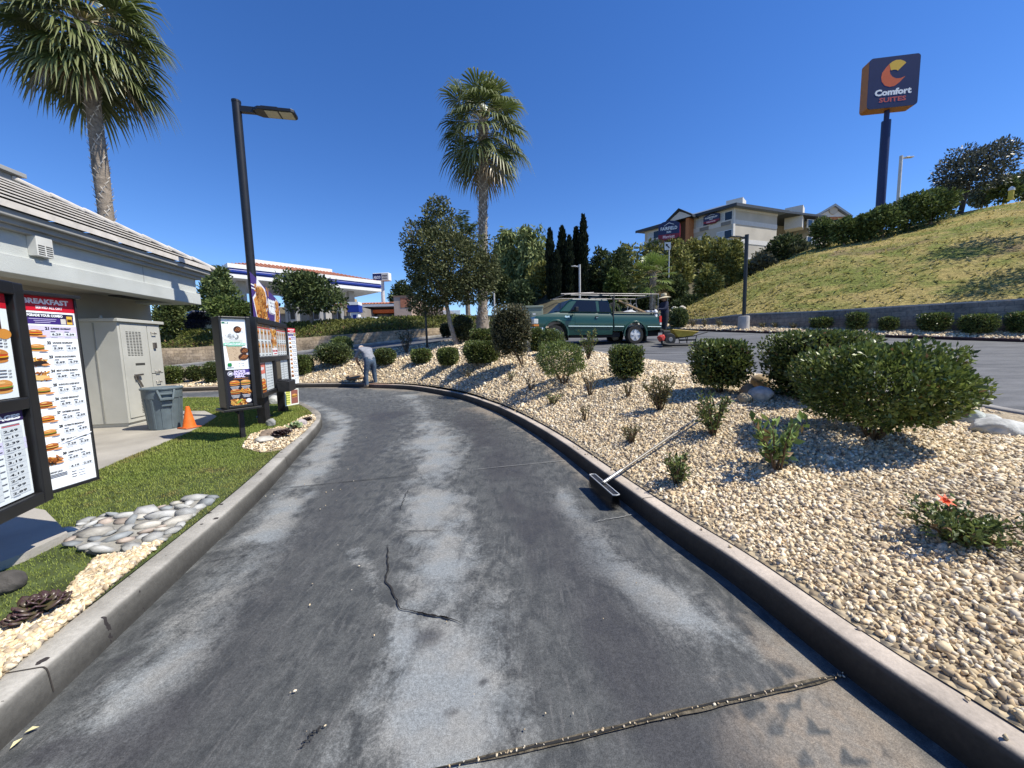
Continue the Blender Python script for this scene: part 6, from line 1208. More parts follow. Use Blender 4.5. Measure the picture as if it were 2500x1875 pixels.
b = MB(); b.box((-2.47, -.13, 1.27), (.11, .17, .15)); b.beam((-2.45, .02, 1.22), (-2.47, -.1, 1.24), .05, .03); b.build('side_mirror', m_blk, t, bevel=.025)
bp_ = [(-.90, .50), (-.90, 1.185), (1.08, 1.185), (1.10, .62), (1.06, .56)] + [(.47, .50)] + arch(0, .38, .47) + [(-.48, .50)]
for y0 in (0, W-.09):
    b = MB(); b.prism(bp_, y0, y0+.09, XZ()); side_shape(b.build('bed_side', m_green, t, bevel=.02))
b = MB(); b.bx(-.90, -.86, .09, W-.09, .55, 1.17); b.bx(-.9, 1.05, .09, W-.09, .55, .62); b.build('bed_floor', m_under, t)
b = MB(); b.bx(1.03, 1.10, .09, W-.09, .60, 1.18); b.build('tailgate', m_green, t, bevel=.015)
for y in (.045, W-.045): b = MB(); b.tube([(-.9, y, 1.195), (1.08, y, 1.195)], .025, 6); b.build('bed_rail', m_blk, t)
b = MB(); b.bx(-.94, -.895, .03, .06, .5, 1.8); b.build('cab_gap', m_blk, t)
b = MB()
for x0, x1 in ((-2.72, -.96), (-.88, -.50), (.50, 1.08)): b.bx(x0, x1, -.018, .005, .655, .685)
b.build('side_moulding', m_chr, t, bevel=.004)
for cx, cz in ((-3.2, .40), (0, .38)):
    b = MB(); b.tube([(x, -.005, z) for x, z in arch(cx, cz, .475, -.15, math.pi+.15, 14)], .035, 6); b.build('fender_flare', m_green, t, smooth=True)
b = MB(); b.bx(-4.035, -3.86, -.005, .30, .74, .92); b.build('headlight', mat('lamp_lens', (.62, .62, .58), rough=.1, var=.1, scale=30), t, bevel=.02); b = MB(); b.bx(-4.03, -3.84, -.007, .28, .66, .73); b.build('indicator', mat('amber_lens', (.6, .2, .03), rough=.2), t)
b = MB(); b.bx(-4.035, -3.86, W-.30, W+.005, .74, .92); b.build('headlight', mat('lamp_lens', None), t, bevel=.02); b = MB(); b.bx(-4.04, -3.97, .33, W-.33, .7, .93); b.build('grille', m_blk, t, bevel=.01)
b = MB(); b.bx(-4.14, -3.95, -.02, W+.02, .48, .63); b.bx(-4.0, -3.66, -.02, .06, .5, .62); b.build('front_bumper', m_chr, t, bevel=.03); b = MB(); b.bx(1.06, 1.22, .02, W-.02, .46, .58); b.build('rear_bumper', m_blk, t, bevel=.02)
b = MB(); b.bx(1.0, 1.105, -.006, .1, .83, 1.08); tl = b.build('tail_light', mat('red_lens', (.55, .02, .012), rough=.2), t, bevel=.012); b = MB(); b.bx(1.02, 1.108, -.008, .1, .73, .82); b.build('reversing_lamp', mat('lamp_lens', None), tl, bevel=.01)
b = MB(); b.txt = None; V, F = text2d('4x4', .05); b.add([(-2.86 + p[0]*.12, -.004, .98 + p[1]*.1) for p in V], F); b.build('badge', m_chr, t, fix=False)
b = MB(); b.bx(-2.6, -.6, .1, W-.1, .28, .45); b.bx(.5, 1.1, .2, W-.2, .32, .5); b.bx(.46, .5, .02, .3, .12, .55); b.bx(-2.72, -2.70, .02, .28, .15, .4); b.build('chassis', m_under, t)
for x in (-3.2, 0):
    wheel(t, x, .12, .35, .24, -1); wheel(t, x, W-.12, .35, .24, 1)
# ladder rack
b = MB(); rk = .018
for y in (.08, W-.08):
    b.tube([(-2.85, y, 1.80), (-2.3, y, 1.86), (1.0, y, 1.91)], rk, 8)
for x, z in ((-2.80, 1.81), (-1.2, 1.88), (.95, 1.91)): b.tube([(x, .08, z), (x, W-.08, z)], rk, 8)
for x in (-.88, .72, .98):
    for y in (.08, W-.08): b.tube([(x, y, 1.18), (x, y, 1.90)], rk, 8)
for y in (.08, W-.08): b.tube([(-.88, y, 1.63), (-1.1, y, 1.87)], .015, 6)
b.build('ladder_rack', mat('rack_pipe', (.20, .19, .18), rough=.4, metal=.7, var=.3, scale=14), t, smooth=True)
for (o0, o1, y, l, nm) in (((-2.6, 1.85), (.2, 1.92), .5, 'long bright metal pipe lying along the truck rack', 'pipe'), ((-2.2, 1.89), (1.05, 1.93), 1.1, 'second metal pipe lying on the far side of the truck rack', 'pipe'), ((-2.9, 1.81), (-1.6, 1.89), .3, 'short pale pole on the front of the truck rack', 'pole')):
    M_ = Matrix.Translation(truck.location) @ truck.rotation_euler.to_matrix().to_4x4(); b = MB(M_); b.tube([(o0[0], y, o0[1]+.045), (o1[0], y, o1[1]+.045)], .016, 8); tag(b.build(nm, mat('bright_pipe', (.34, .33, .32), rough=.4, metal=.4), smooth=True), l, nm)
def TRK(name, label, cat, f, m_, **k):
    M_ = Matrix.Translation(truck.location) @ truck.rotation_euler.to_matrix().to_4x4(); b = MB(M_); f(b); return tag(b.build(name, m_, **k), label, cat)
m_bag = mat('pale_tarp', (.55, .57, .6), rough=.7, var=.2, scale=7, bump=.4, bscale=9)
TRK('tarp_bundle', 'crumpled pale tarp bundle in the pickup bed', 'tarp', lambda b: b.add([(-.35, .3, .63), (.45, .3, .63), (.45, 1.1, .63), (-.35, 1.1, .63), (-.18, .35, 1.22), (.05, .4, 1.36), (.36, .45, 1.24), (.3, .9, 1.26), (0, .95, 1.33), (-.2, .9, 1.2)], [(0, 1, 6, 5, 4), (1, 2, 7, 6), (2, 3, 9, 8, 7), (3, 0, 4, 9), (4, 5, 8, 9), (5, 6, 7, 8), (3, 2, 1, 0)]), m_bag, bevel=.05)
TRK('plank', 'tan wooden plank leaning across the pickup bed', 'plank', lambda b: b.beam((-.62, .25, 1.66), (.52, .22, 1.22), .12, .05), mat('raw_wood', (.46, .31, .17), rough=.8, var=.25, scale=8))
TRK('plastic_tub', 'white and grey tub at the tailgate end of the pickup bed', 'tub', lambda b: b.bx(.58, .98, .2, .7, .63, 1.30), mat('tub_plastic', (.42, .45, .5), rough=.5), bevel=.03)
TRK('jug', 'small white jug beside the tub in the pickup bed', 'jug', lambda b: b.lathe([(.08, .63), (.085, 1.25), (.05, 1.31), (.025, 1.33)], 12, (.90, .12, 0)), mat('white_plastic', (.75, .76, .74), rough=.5), smooth=True)
TRK('spare_tyre', 'spare wheel standing upright in the pickup bed', 'tyre', lambda b: b.lathe([(.16, -.09), (.27, -.09), (.30, -.05), (.30, .05), (.27, .09), (.16, .09), (.16, -.09)], 22, (-.45, .95, 1.36), 1), m_tyre, smooth=True)
TRK('plant_cuttings', 'cut palm and cactus stalks piled in the front of the pickup bed', 'cuttings', lambda b: [b.beam((-.8+random.Random(k).uniform(0, .5), .3+.06*k, .7), (-.95+random.Random(k+9).uniform(0, .75), .25+.08*k, 1.3+random.Random(k+3).uniform(0, .45)), .05, .015) for k in range(13)], mat('cut_green', (.13, .17, .06), rough=.6, var=.4, scale=9))
for k, x in enumerate((.12, .34)):
    TRK('tool_hoop', ('left' if k == 0 else 'right') + ' bent tubular tool handle sticking up from the pickup bed', 'tool handle', lambda b: b.tube([(x-.16, .8, .65), (x, .8, 1.55), (x+.05, .8, 1.62), (x+.12, .8, 1.62), (x+.17, .8, 1.5), (x+.22, .8, .65)], .014, 6), mat('bright_pipe', None), smooth=True)
# ================================================================== people
def figure(name, label, loc, rz, J, E_, rad, zones, mats, sub=2):
    t = thing(name, label, 'person', loc, rz); ks = list(J); me = bpy.data.meshes.new('body'); me.from_pydata([J[k] for k in ks], [(ks.index(a), ks.index(c)) for a, c in E_], []); o = bpy.data.objects.new('body_tmp', me); COL.objects.link(o)
    md = o.modifiers.new('s', 'SKIN'); md.use_smooth_shade = True
    for i, k in enumerate(ks):
        sv = me.skin_vertices[0].data[i]; r = rad[k]; sv.radius = r if isinstance(r, tuple) else (r, r); sv.use_root = (k == 'pelvis')
    ss = o.modifiers.new('u', 'SUBSURF'); ss.levels = sub; ss.render_levels = sub
    dg = bpy.context.evaluated_depsgraph_get(); m2 = bpy.data.meshes.new_from_object(o.evaluated_get(dg)); bpy.data.objects.remove(o)
    ob = bpy.data.objects.new('body', m2); COL.objects.link(ob); ob.parent = t; m2.materials.clear()
    for q in mats: m2.materials.append(q)
    segs = [(np.array(J[a]), np.array(J[c]), zones.get((a, c), zones.get(a, 0))) for a, c in E_]
    for p in m2.polygons:
        c = np.array(p.center); best = (9e9, 0)
        for a, e, z in segs:
            d = e-a; u = np.clip((c-a) @ d/(d @ d+1e-9), 0, 1); q = np.linalg.norm(c-a-d*u)
            if q < best[0]: best = (q, z)
        p.material_index = best[1]; p.use_smooth = True
    return t
m_skin = mat('skin', (.36, .20, .13), rough=.55, var=.1, scale=20); m_shirt = mat('grey_shirt', (.22, .23, .26), rough=.9, var=.2, scale=14, bump=.4, bscale=22); m_jean = mat('blue_jeans', (.055, .085, .13), rough=.9, var=.35, scale=12, bump=.4, bscale=30); m_boot = mat('tan_boot', (.25, .2, .15), rough=.85, var=.3, scale=20); m_navy = mat('navy_jacket', (.012, .018, .045), rough=.85, var=.25, scale=10, bump=.4, bscale=18); m_dkp = mat('dark_trousers', (.022, .024, .032), rough=.85, var=.3, scale=10, bump=.4, bscale=18); m_glove = mat('dark_glove', (.03, .025, .022), rough=.9); m_hair = mat('dark_hair', (.012, .009, .007), rough=.7); m_straw = mat('straw_hat', (.52, .45, .30), rough=.9, var=.2, scale=30, bump=.3, bscale=60)
def hand(J, E_, rad, k, w, el, fwd, side, curl, r=.0085):
    w = np.array(w, float); d = unit(np.array(w)-np.array(el)); p = w + d*.075; J[k+'palm'] = tuple(p); E_.append((k+'wrist', k+'palm')); rad[k+'palm'] = (.035, .018); s = unit(np.array(side, float)); c = unit(np.array(curl, float))
    for i, L_ in enumerate((.07, .08, .075, .06)):
        b_ = p + s*(.026-.017*i); J['%sf%da' % (k, i)] = tuple(b_ + d*L_*.5 + c*.008); J['%sf%db' % (k, i)] = tuple(b_ + d*L_*.62 + c*L_*.55)
        E_ += [(k+'palm', '%sf%da' % (k, i)), ('%sf%da' % (k, i), '%sf%db' % (k, i))]; rad['%sf%da' % (k, i)] = r; rad['%sf%db' % (k, i)] = r*.85
    J[k+'t'] = tuple(w + d*.055 + s*.05 + c*.02); J[k+'t2'] = tuple(w + d*.08 + s*.045 + c*.05); E_ += [(k+'palm', k+'t'), (k+'t', k+'t2')]; rad[k+'t'] = .011; rad[k+'t2'] = .009
def finish(t, head, axis, up, hair=True, ear=.075):
    head = Vector(head); f = Vector(axis).normalized(); u = Vector(up).normalized(); s = u.cross(f).normalized(); b = MB()
    for sg in (-1, 1): b.lathe([(0, -.01), (.013, -.004), (.013, .004), (0, .01)], 8, tuple(head + f*.088 + s*.032*sg + u*.02))
    b.build('eye', mat('eye_dark', (.03, .02, .015), rough=.3), t); b = MB(frame(head + f*.1, s, u)); b.add([(-.015, -.02, 0), (.015, -.02, 0), (0, .03, -.005), (0, -.015, .028)], [(0, 1, 3), (1, 2, 3), (2, 0, 3), (2, 1, 0)]); b.bx(-.025, .025, -.055, -.047, -.012, .0); b.build('nose', m_skin, t)
# bending worker
sc_ = 1.0
J = dict(pelvis=(0, 0, .95), spine=(.13, 0, 1.14), chest=(.30, 0, 1.31), neck=(.43, 0, 1.385), head=(.52, 0, 1.40), crown=(.62, 0, 1.38), jaw=(.56, 0, 1.34), sl=(.33, .19, 1.33), sr=(.33, -.19, 1.33), el_=(.50, .26, 1.08), er=(.46, -.25, 1.06), lwrist=(.60, .16, .88), rwrist=(.56, -.10, .80), hl=(.0, .10, .90), hr=(0, -.10, .90), kl=(.07, .15, .50), kr=(.04, -.14, .50), al=(.0, .17, .10), ar=(-.01, -.16, .10), tl=(.17, .19, .045), tr=(.16, -.19, .045), hel=(-.05, .165, .05), her=(-.06, -.155, .05))
E_ = [('pelvis', 'spine'), ('spine', 'chest'), ('chest', 'neck'), ('neck', 'head'), ('head', 'crown'), ('head', 'jaw'), ('chest', 'sl'), ('chest', 'sr'), ('sl', 'el_'), ('sr', 'er'), ('el_', 'lwrist'), ('er', 'rwrist'), ('pelvis', 'hl'), ('pelvis', 'hr'), ('hl', 'kl'), ('hr', 'kr'), ('kl', 'al'), ('kr', 'ar'), ('al', 'tl'), ('ar', 'tr'), ('al', 'hel'), ('ar', 'her')]
rad = dict(pelvis=(.18, .145), spine=(.18, .14), chest=(.20, .14), neck=.06, head=(.085, .095), crown=(.085, .085), jaw=.055, sl=.085, sr=.085, el_=.055, er=.055, lwrist=.035, rwrist=.035, hl=.125, hr=.125, kl=.085, kr=.085, al=.058, ar=.058, tl=.045, tr=.045, hel=.05, her=.05)
hand(J, E_, rad, 'l', (.60, .16, .88), (.50, .26, 1.08), 0, (.3, -.6, .5), (-.5, -.6, 0)); hand(J, E_, rad, 'r', (.56, -.10, .80), (.46, -.25, 1.06), 0, (.3, .6, .5), (-.5, .6, 0))
Z = {('neck', 'head'): 0, ('head', 'crown'): 0, ('head', 'jaw'): 0, 'pelvis': 1, 'spine': 1, 'chest': 1, 'sl': 1, 'sr': 1, 'el_': 0, 'er': 0, ('pelvis', 'hl'): 2, ('pelvis', 'hr'): 2, 'hl': 2, 'hr': 2, 'kl': 2, 'kr': 2, 'al': 3, 'ar': 3}
fp = PZ(906, 947, 0); wk = figure('person', 'worker in a grey shirt and blue jeans bending over a shovel at the kerb', fp + Vector((.02, .02, .0)), R(138), J, E_, rad, Z, [m_skin, m_shirt, m_jean, m_boot]); wk.scale = (1.06, 1.06, 1.06)
b = MB(); b.lathe([(.098, 0), (.096, .05), (.07, .09), (0, .105)], 16); o = b.build('cap', mat('pale_cap', (.55, .45, .38), rough=.9), wk, smooth=True); o.location = (.56, 0, 1.385); o.rotation_euler = (0, R(100), 0)
finish(wk, (.56, 0, 1.36), (.5, 0, -.86), (.86, 0, .5))
M_ = Matrix.Translation(wk.location) @ Matrix.Rotation(R(138), 4, 'Z') @ Matrix.Scale(1.06, 4); t = thing('shovel', 'shovel with a dark handle held by the bending worker', 'shovel', wk.location); iv = Matrix.Translation(-Vector(wk.location)) @ M_
b = MB(iv); b.tube([(.72, .14, 1.06), (.48, -.02, .36)], .018, 8); b.build('handle', mat('dark_wood', (.05, .03, .02), rough=.7), t); b = MB(iv @ frame((.46, -.03, .30), (0, 1, 0), (.32, .2, .93))); b.prism([(-.10, .06), (.10, .06), (.11, -.10), (.06, -.20), (0, -.25), (-.06, -.20), (-.11, -.10)], -.004, .004); b.build('blade', mat('worn_steel', (.16, .13, .11), rough=.5, metal=.6), t, bevel=.003)
b = hit(868, 926); boulder('low heap of brown earth beside the bending worker', b, (.75, .5, .22), (.22, .15, .09), 61, 'earth heap')
# standing worker
J = dict(pelvis=(0, 0, .97), spine=(.01, 0, 1.16), chest=(.02, 0, 1.36), neck=(.03, 0, 1.52), head=(.05, 0, 1.60), crown=(.05, 0, 1.72), jaw=(.09, 0, 1.565), sl=(.01, .19, 1.43), sr=(.01, -.19, 1.43), el_=(.16, .26, 1.18), er=(.15, -.26, 1.18), lwrist=(.42, .2, 1.20), rwrist=(.42, -.18, 1.20), hl=(0, .10, .90), hr=(0, -.10, .90), kl=(.06, .11, .50), kr=(-.02, -.11, .50), al=(.02, .12, .10), ar=(-.10, -.12, .10), tl=(.19, .14, .045), tr=(.07, -.14, .045), hel=(-.04, .12, .05), her=(-.15, -.12, .05))
rad = dict(pelvis=(.17, .13), spine=(.185, .145), chest=(.21, .15), neck=.06, head=(.08, .095), crown=(.085, .09), jaw=.055, sl=.09, sr=.09, el_=.065, er=.065, lwrist=.04, rwrist=.04, hl=.12, hr=.12, kl=.085, kr=.085, al=.06, ar=.06, tl=.045, tr=.045, hel=.05, her=.05)
E_ = E_[:22]; hand(J, E_, rad, 'l', J['lwrist'], J['el_'], 0, (0, -.9, .3), (0, 0, -1)); hand(J, E_, rad, 'r', J['rwrist'], J['er'], 0, (0, .9, .3), (0, 0, -1))
Z = {('neck', 'head'): 0, ('head', 'crown'): 0, ('head', 'jaw'): 0, 'pelvis': 1, 'spine': 1, 'chest': 1, 'sl': 1, 'sr': 1, 'el_': 1, 'er': 1, ('lwrist', 'lpalm'): 4, ('rwrist', 'rpalm'): 4, ('pelvis', 'hl'): 2, ('pelvis', 'hr'): 2, 'hl': 2, 'hr': 2, 'kl': 2, 'kr': 2, 'al': 3, 'ar': 3}
for k in J:
    if k.startswith('lf') or k.startswith('rf') or k in ('lpalm', 'rpalm', 'lt', 'rt'): Z[k] = 4
fp = Plot(1622, 833); fp = Vector((fp.x, fp.y, lotz(fp.x, fp.y))); st = figure('person', 'worker in a navy jacket and wide sun hat standing at the pickup tailgate', fp, R(188), J, E_, rad, Z, [m_skin, m_navy, m_dkp, m_boot, m_glove]); k_ = 112*mpp(fp)/1.84; st.scale = (k_,)*3; print('standing', fp, k_)
b = MB(); b.lathe([(.27, -.045), (.275, -.04), (.13, .015), (.115, .02), (.105, .13), (.09, .145), (0, .15)], 24); o = b.build('sun_hat', m_straw, st, smooth=True); o.location = (.05, 0, 1.69); o.rotation_euler = (0, R(6), 0); b = MB(); b.lathe([(.118, .025), (.117, .05)], 24); q = b.build('hat_band', mat('hat_band', (.08, .07, .05), rough=.9), o)
b = MB(); b.add([(-.04, .10, 1.66), (-.10, .08, 1.62), (-.11, .0, 1.5), (-.10, -.08, 1.62), (-.04, -.10, 1.66), (-.06, -.09, 1.47), (-.06, .09, 1.47)], [(0, 1, 2, 6), (2, 3, 4, 5), (1, 3, 2)]); o = b.build('neck_cloth', mat('pale_cloth', (.42, .40, .30), rough=.9), st); o.modifiers.new('t', 'SOLIDIFY').thickness = .01
finish(st, (.05, 0, 1.61), (1, 0, -.05), (0, 0, 1))
# ================================================================== wheelbarrow, blower
wp = Plot(1668, 843); t = thing('wheelbarrow', 'yellow tray wheelbarrow with black legs behind the pickup', 'wheelbarrow', wp + Vector((0, .15, 0)), R(12)); s_ = mpp(wp); t.scale = (.92,)*3
m_yel = mat('yellow_tray', (.46, .33, .045), rough=.5, var=.22, scale=6)
b = MB(); T0 = [(-.62, -.30, .62), (.50, -.33, .52), (.50, .33, .52), (-.62, .30, .62)]; B0_ = [(-.28, -.20, .32), (.30, -.22, .34), (.30, .22, .34), (-.28, .20, .32)]
b.add(T0+B0_, [(0, 1, 5, 4), (1, 2, 6, 5), (2, 3, 7, 6), (3, 0, 4, 7), (4, 5, 6, 7)]); o = b.build('tray', m_yel, t, bevel=.02); o.modifiers.new('t', 'SOLIDIFY').thickness = .014
b = MB(); b.tube([Vector(p)+Vector((0, 0, .005)) for p in T0+[T0[0]]], .016, 6); b.build('tray_rim', m_yel, t, smooth=True)
for y in (-.25, .25):
    b = MB(); b.tube([(-.70, y*.25, .22), (-.2, y*.8, .30), (.35, y, .36), (.95, y*1.15, .50)], .02, 7); b.build('handle', m_blk, t, smooth=True); b = MB(); b.tube([(.02, y*.9, .33), (.10, y*.95, .02), (.42, y*1.02, .02), (.48, y*1.05, .38)], .017, 6); b.bx(.07, .47, y*.98-.012, y*.98+.012, .17, .24); b.build('leg', m_blk, t, smooth=True)
wheel(t, -.66, 0, .19, .09, -1, m_blk, 3)
bp2 = Plot(1622, 846); t = thing('leaf_blower', 'backpack leaf blower with red cover and long black tube on the asphalt', 'leaf blower', bp2 + Vector((-.05, -.5, .0)), R(8))
b = MB(); b.lathe([(.0, -.13), (.19, -.13), (.22, -.08), (.22, .04), (.12, .11), (0, .12)], 20, (0, 0, .25), 1); b.bx(-.12, .12, -.05, .18, .0, .1); b.build('fan_housing', m_blk, t, smooth=True)
b = MB(); b.box((-.26, .02, .30), (.20, .26, .22), Matrix.Rotation(-.5, 3, 'Y')); b.build('red_cover', mat('red_plastic', (.55, .06, .04), rough=.4), t, bevel=.05)
b = MB(); b.bx(-.14, .16, .14, .22, .05, .58); b.build('back_frame', m_blk, t, bevel=.04); b = MB(); b.lathe([(0, -.14), (.07, -.14), (.09, -.12)], 14, (0, 0, .25), 1); b.build('intake', mat('grey_plastic', (.2, .2, .2), rough=.5), t)
b = MB(); b.tube([(-.2, -.1, .12), (-.34, -.18, .16), (-.36, -.26, .10), (-.2, -.32, .06), (.3, -.36, .055), (1.05, -.40, .05)], [.06, .06, .055, .05, .048, .045], 12); b.build('blower_tube', m_blk, t, smooth=True)
# ================================================================== filling station
m_white = mat('white_paint', (.76, .76, .74), rough=.5, var=.05, scale=3); m_blue = mat('deep_blue_paint', (.012, .035, .25), rough=.4, var=.05); m_dblue = mat('navy_sign', (.014, .022, .085), rough=.4, var=.06, scale=3); m_tilr = mat('terracotta', (.40, .16, .09), rough=.85, var=.25, scale=3); m_pole = mat('pale_pole', (.55, .55, .54), rough=.5)
c0, c1 = PY(557, 664, 31.5), PY(931, 706, 41.5); zc_ = 7.35; dv = Vector((c1.x-c0.x, c1.y-c0.y, 0)); Lc = dv.length; u = dv.normalized(); v = Vector((-u.y, u.x, 0)); Wc = 9.5
t = thing('station_canopy', 'white and blue filling station canopy with a terracotta tiled skirt roof', 'canopy', (c0.x, c0.y, PADZ)); X = Matrix.Translation((0, 0, -PADZ)) @ Matrix(((u.x, v.x, 0, 0), (u.y, v.y, 0, 0), (0, 0, 1, 0), (0, 0, 0, 1)))
b = MB(X); b.bx(0, Lc, 0, Wc, zc_, zc_+.30); b.bx(-.01, Lc+.01, -.01, Wc+.01, zc_+.78, zc_+1.12); b.build('fascia', m_white, t)
b = MB(X); b.bx(.05, Lc-.05, .05, Wc-.05, zc_+.30, zc_+.78); b.build('blue_band', m_blue, t); b = MB(X); b.bx(.02, Lc-.02, -.07, .045, zc_+.42, zc_+.66); b.build('blue_tube', m_blue, t, bevel=.05)
b = MB(X); b.add([(.3, .3, zc_+1.1), (Lc-.3, .3, zc_+1.1), (Lc-.3, Wc-.3, zc_+1.1), (.3, Wc-.3, zc_+1.1), (2.6, 2.2, zc_+1.75), (Lc-4.2, 2.2, zc_+1.75), (Lc-4.2, Wc-2.2, zc_+1.75), (2.6, Wc-2.2, zc_+1.75)], [(0, 1, 5, 4), (1, 2, 6, 5), (2, 3, 7, 6), (3, 0, 4, 7), (4, 5, 6, 7)])
for k in range(int(Lc/.32)):
    x = .4+k*.32; xe = min(max(x, 2.6), Lc-4.2); 
    if abs(x-xe) < .01: b.tube([(x, .25, zc_+1.13), (x, 2.2, zc_+1.78)], .10, 6)
    else: f = (x-.3)/2.3 if x < 2.6 else (Lc-.3-x)/3.9; b.tube([(x, .25, zc_+1.13), (x, .3+1.9*f, zc_+1.12+.65*f)], .10, 6)
b.build('tile_skirt', m_tilr, t); b = MB(X); b.bx(2.5, Lc-4.1, 2.1, 2.3, zc_+1.6, zc_+2.1); b.bx(2.5, 2.7, 2.3, Wc-2.2, zc_+1.6, zc_+2.1); b.bx(2.7, Lc-4.1, 2.3, Wc-2.3, zc_+1.6, zc_+1.9); b.build('parapet', m_white, t)
for x in (1.2, Lc*.36, Lc*.62, Lc-2.6):
    for y in (1.6, Wc-1.8): b = MB(X); b.bx(x-.3, x+.3, y-.25, y+.25, PADZ, zc_); b.build('column', mat('column_grey', (.40, .38, .35), rough=.8), t, bevel=.02)
b = MB(X)
for x in np.linspace(1.5, Lc-1.5, 5): b.bx(x-.3, x+.3, 3, 3.6, zc_-.06, zc_)
for x in np.linspace(1.5, Lc-1.5, 5): tL = MB(X); tL.bx(x-.3, x+.3, 4.4, 5.0, zc_-.08, zc_-.004); tL.build('canopy_light', m_white, t)
def at_box(name, label, cat, x0, x1, y0, y1, Y, dep, m_, group=None, z0=None):
    a, c = PY(x0, y1, Y), PY(x1, y0, Y); zb_ = PADZ if z0 is None else z0; t = thing(name, label, cat, ((a.x+c.x)/2, Y, zb_), 0, group); w_ = c.x-a.x; return t, w_, c.z-zb_
# pump with blue top, price placard
t, w_, h_ = at_box('fuel_pump', 'white fuel pump pillar with a blue cap at the canopy edge', 'fuel pump', 861, 876, 738, 793, 33.5, .6, m_white)
b = MB(); b.bx(-w_/2, w_/2, -.3, .3, 0, h_*.66); b.build('cabinet', m_white, t, bevel=.02); b = MB(); b.bx(-w_*.85, w_*.7, -.4, .4, h_*.66, h_*.90); b.build('blue_cap', m_blue, t, bevel=.03); b = MB(); b.bx(-w_*.8, w_*.65, -.42, .42, h_*.90, h_); b.build('white_cap', m_white, t); b = MB(); b.bx(-w_*.2, w_*.25, -.32, -.303, h_*.4, h_*.58); b.build('display', m_blue, t); b = MB(); b.bx(-w_*1.5, -w_*.6, -.15, .25, 0, h_*.55); b.build('dispenser', mat('pump_grey', (.12, .12, .12), rough=.5), t)
for k, (x0, x1, y0, l) in enumerate([(712, 726, 742, 'grey fuel dispenser behind the wide ragged tree'), (768, 784, 742, 'grey fuel dispenser left of the middle canopy column'), (828, 836, 752, 'slim grey fuel dispenser right of the middle canopy column')]):
    t, w_, h_ = at_box('fuel_pump', l, 'fuel pump', x0, x1, y0, 793, 36, .6, m_white, 'fuel dispensers'); b = MB(); b.bx(-w_/2, w_/2, -.3, .3, 0, h_); b.build('cabinet', mat('pump_grey2', (.28, .28, .28), rough=.5), t, bevel=.03); b = MB(); b.bx(-w_*.3, w_*.3, -.32, -.302, h_*.5, h_*.85); b.build('screen', m_blk, t)
t, w_, h_ = at_box('price_placard', 'white-framed blue price placard right of the white pump', 'sign', 876, 894, 774, 794, 32.5, .1, m_white); b = MB(); b.bx(-w_/2, w_/2, -.05, .05, 0, h_); b.build('board', m_white, t); b = MB(); b.bx(-w_*.42, w_*.42, -.056, -.051, h_*.25, h_*.92); b.build('blue_face', m_blue, t); b = MB(); [b.bx(-w_*.34, w_*.2, -.062, -.057, h_*(.78-.16*k), h_*(.84-.16*k)) for k in range(3)]; b.build('white_lines', m_white, t); b = MB(); b.bx(-w_*.42, w_*.1, -.056, -.051, h_*.06, h_*.2); b.build('red_strip', mat('red_paint', (.5, .03, .03), rough=.5), t)
# pole sign of the station
p0 = PY(936, 738, 62); p1 = PY(936, 677, 62); k = (p1-EYE).dot(_F)/FPX; t = thing('pole_sign', 'small white and navy fuel sign on a thin pole above the store roof', 'sign', (p0.x, 62, PADZ)); hh = p1.z-PADZ; w2, h2 = 21*k, 9.5*k
b = MB(Matrix.Rotation(R(-8), 4, 'Z')); b.bx(-w2, w2, -.5, .5, hh-h2, hh+h2); b.build('cabinet', m_white, t, bevel=.1); b = MB(); b.tube([(0, 0, 0), (0, 0, hh-h2)], .3, 10); b.build('pole', m_pole, t)
Xs = Matrix.Rotation(R(-8), 4, 'Z') @ frame((-w2, -.51, hh-h2), (1, 0, 0), (0, 0, 1)); p = Print(Xs); p.rect(w2*.05, h2*.18, w2*1.12, h2*1.85, (34, 40, 92), 3); p.rect(w2*1.15, h2*.18, w2*1.92, h2*1.85, (214, 208, 196), 3); p.txt('ARCO', w2*.14, h2*.6, h2*.62, WHT, 9, w2*.86, .05)
for k2 in range(2): p.txt('ampm' if k2 == 0 else 'store', w2*1.22, h2*(1.1-.62*k2), h2*.34, (70, 40, 46), 9, w2*.6, .06)
p.build('sign_face', None, t, fix=False)
t, w_, h_ = at_box('shop_sign', 'beige tower sign with a yellow disc behind the pumps', 'sign', 846, 868, 730, 772, 58, 1, m_white); b = MB(); b.bx(-w_/2, w_/2, -.5, .5, 0, h_); b.build('panel', mat('beige_panel', (.42, .34, .2), rough=.8), t); b = MB(); b.lathe([(0, -.56), (w_*.3, -.56), (w_*.3, -.51)], 20, (0, 0, h_*.72), 1); b.build('disc', mat('yellow_disc', (.7, .36, .03), rough=.5), t)
# store with orange band
m_pink = mat('pinkish_stucco', (.46, .35, .28), rough=.95, var=.12, scale=.8, bump=.2, bscale=8)
a, c = PY(884, 790, 58), PY(966, 730, 58); t = thing('convenience_store', 'low store with terracotta roof, grey awning and bright orange fascia band', 'building', (a.x, 58, PADZ)); w_ = c.x-a.x; k = w_/82; 
def zz_(py): return PY(925, py, 58).z-PADZ
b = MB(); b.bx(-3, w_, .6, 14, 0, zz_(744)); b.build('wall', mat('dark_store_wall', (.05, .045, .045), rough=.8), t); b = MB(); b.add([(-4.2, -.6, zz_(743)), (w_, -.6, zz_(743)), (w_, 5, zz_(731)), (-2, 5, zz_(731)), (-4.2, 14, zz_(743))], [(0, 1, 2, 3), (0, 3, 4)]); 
for q in range(int((w_+4)/.45)): x = -4.1+q*.45; b.tube([(x, -.65, zz_(743)+.05), (max(x, -2+q*.0), 5, zz_(731)+.05)], .13, 6)
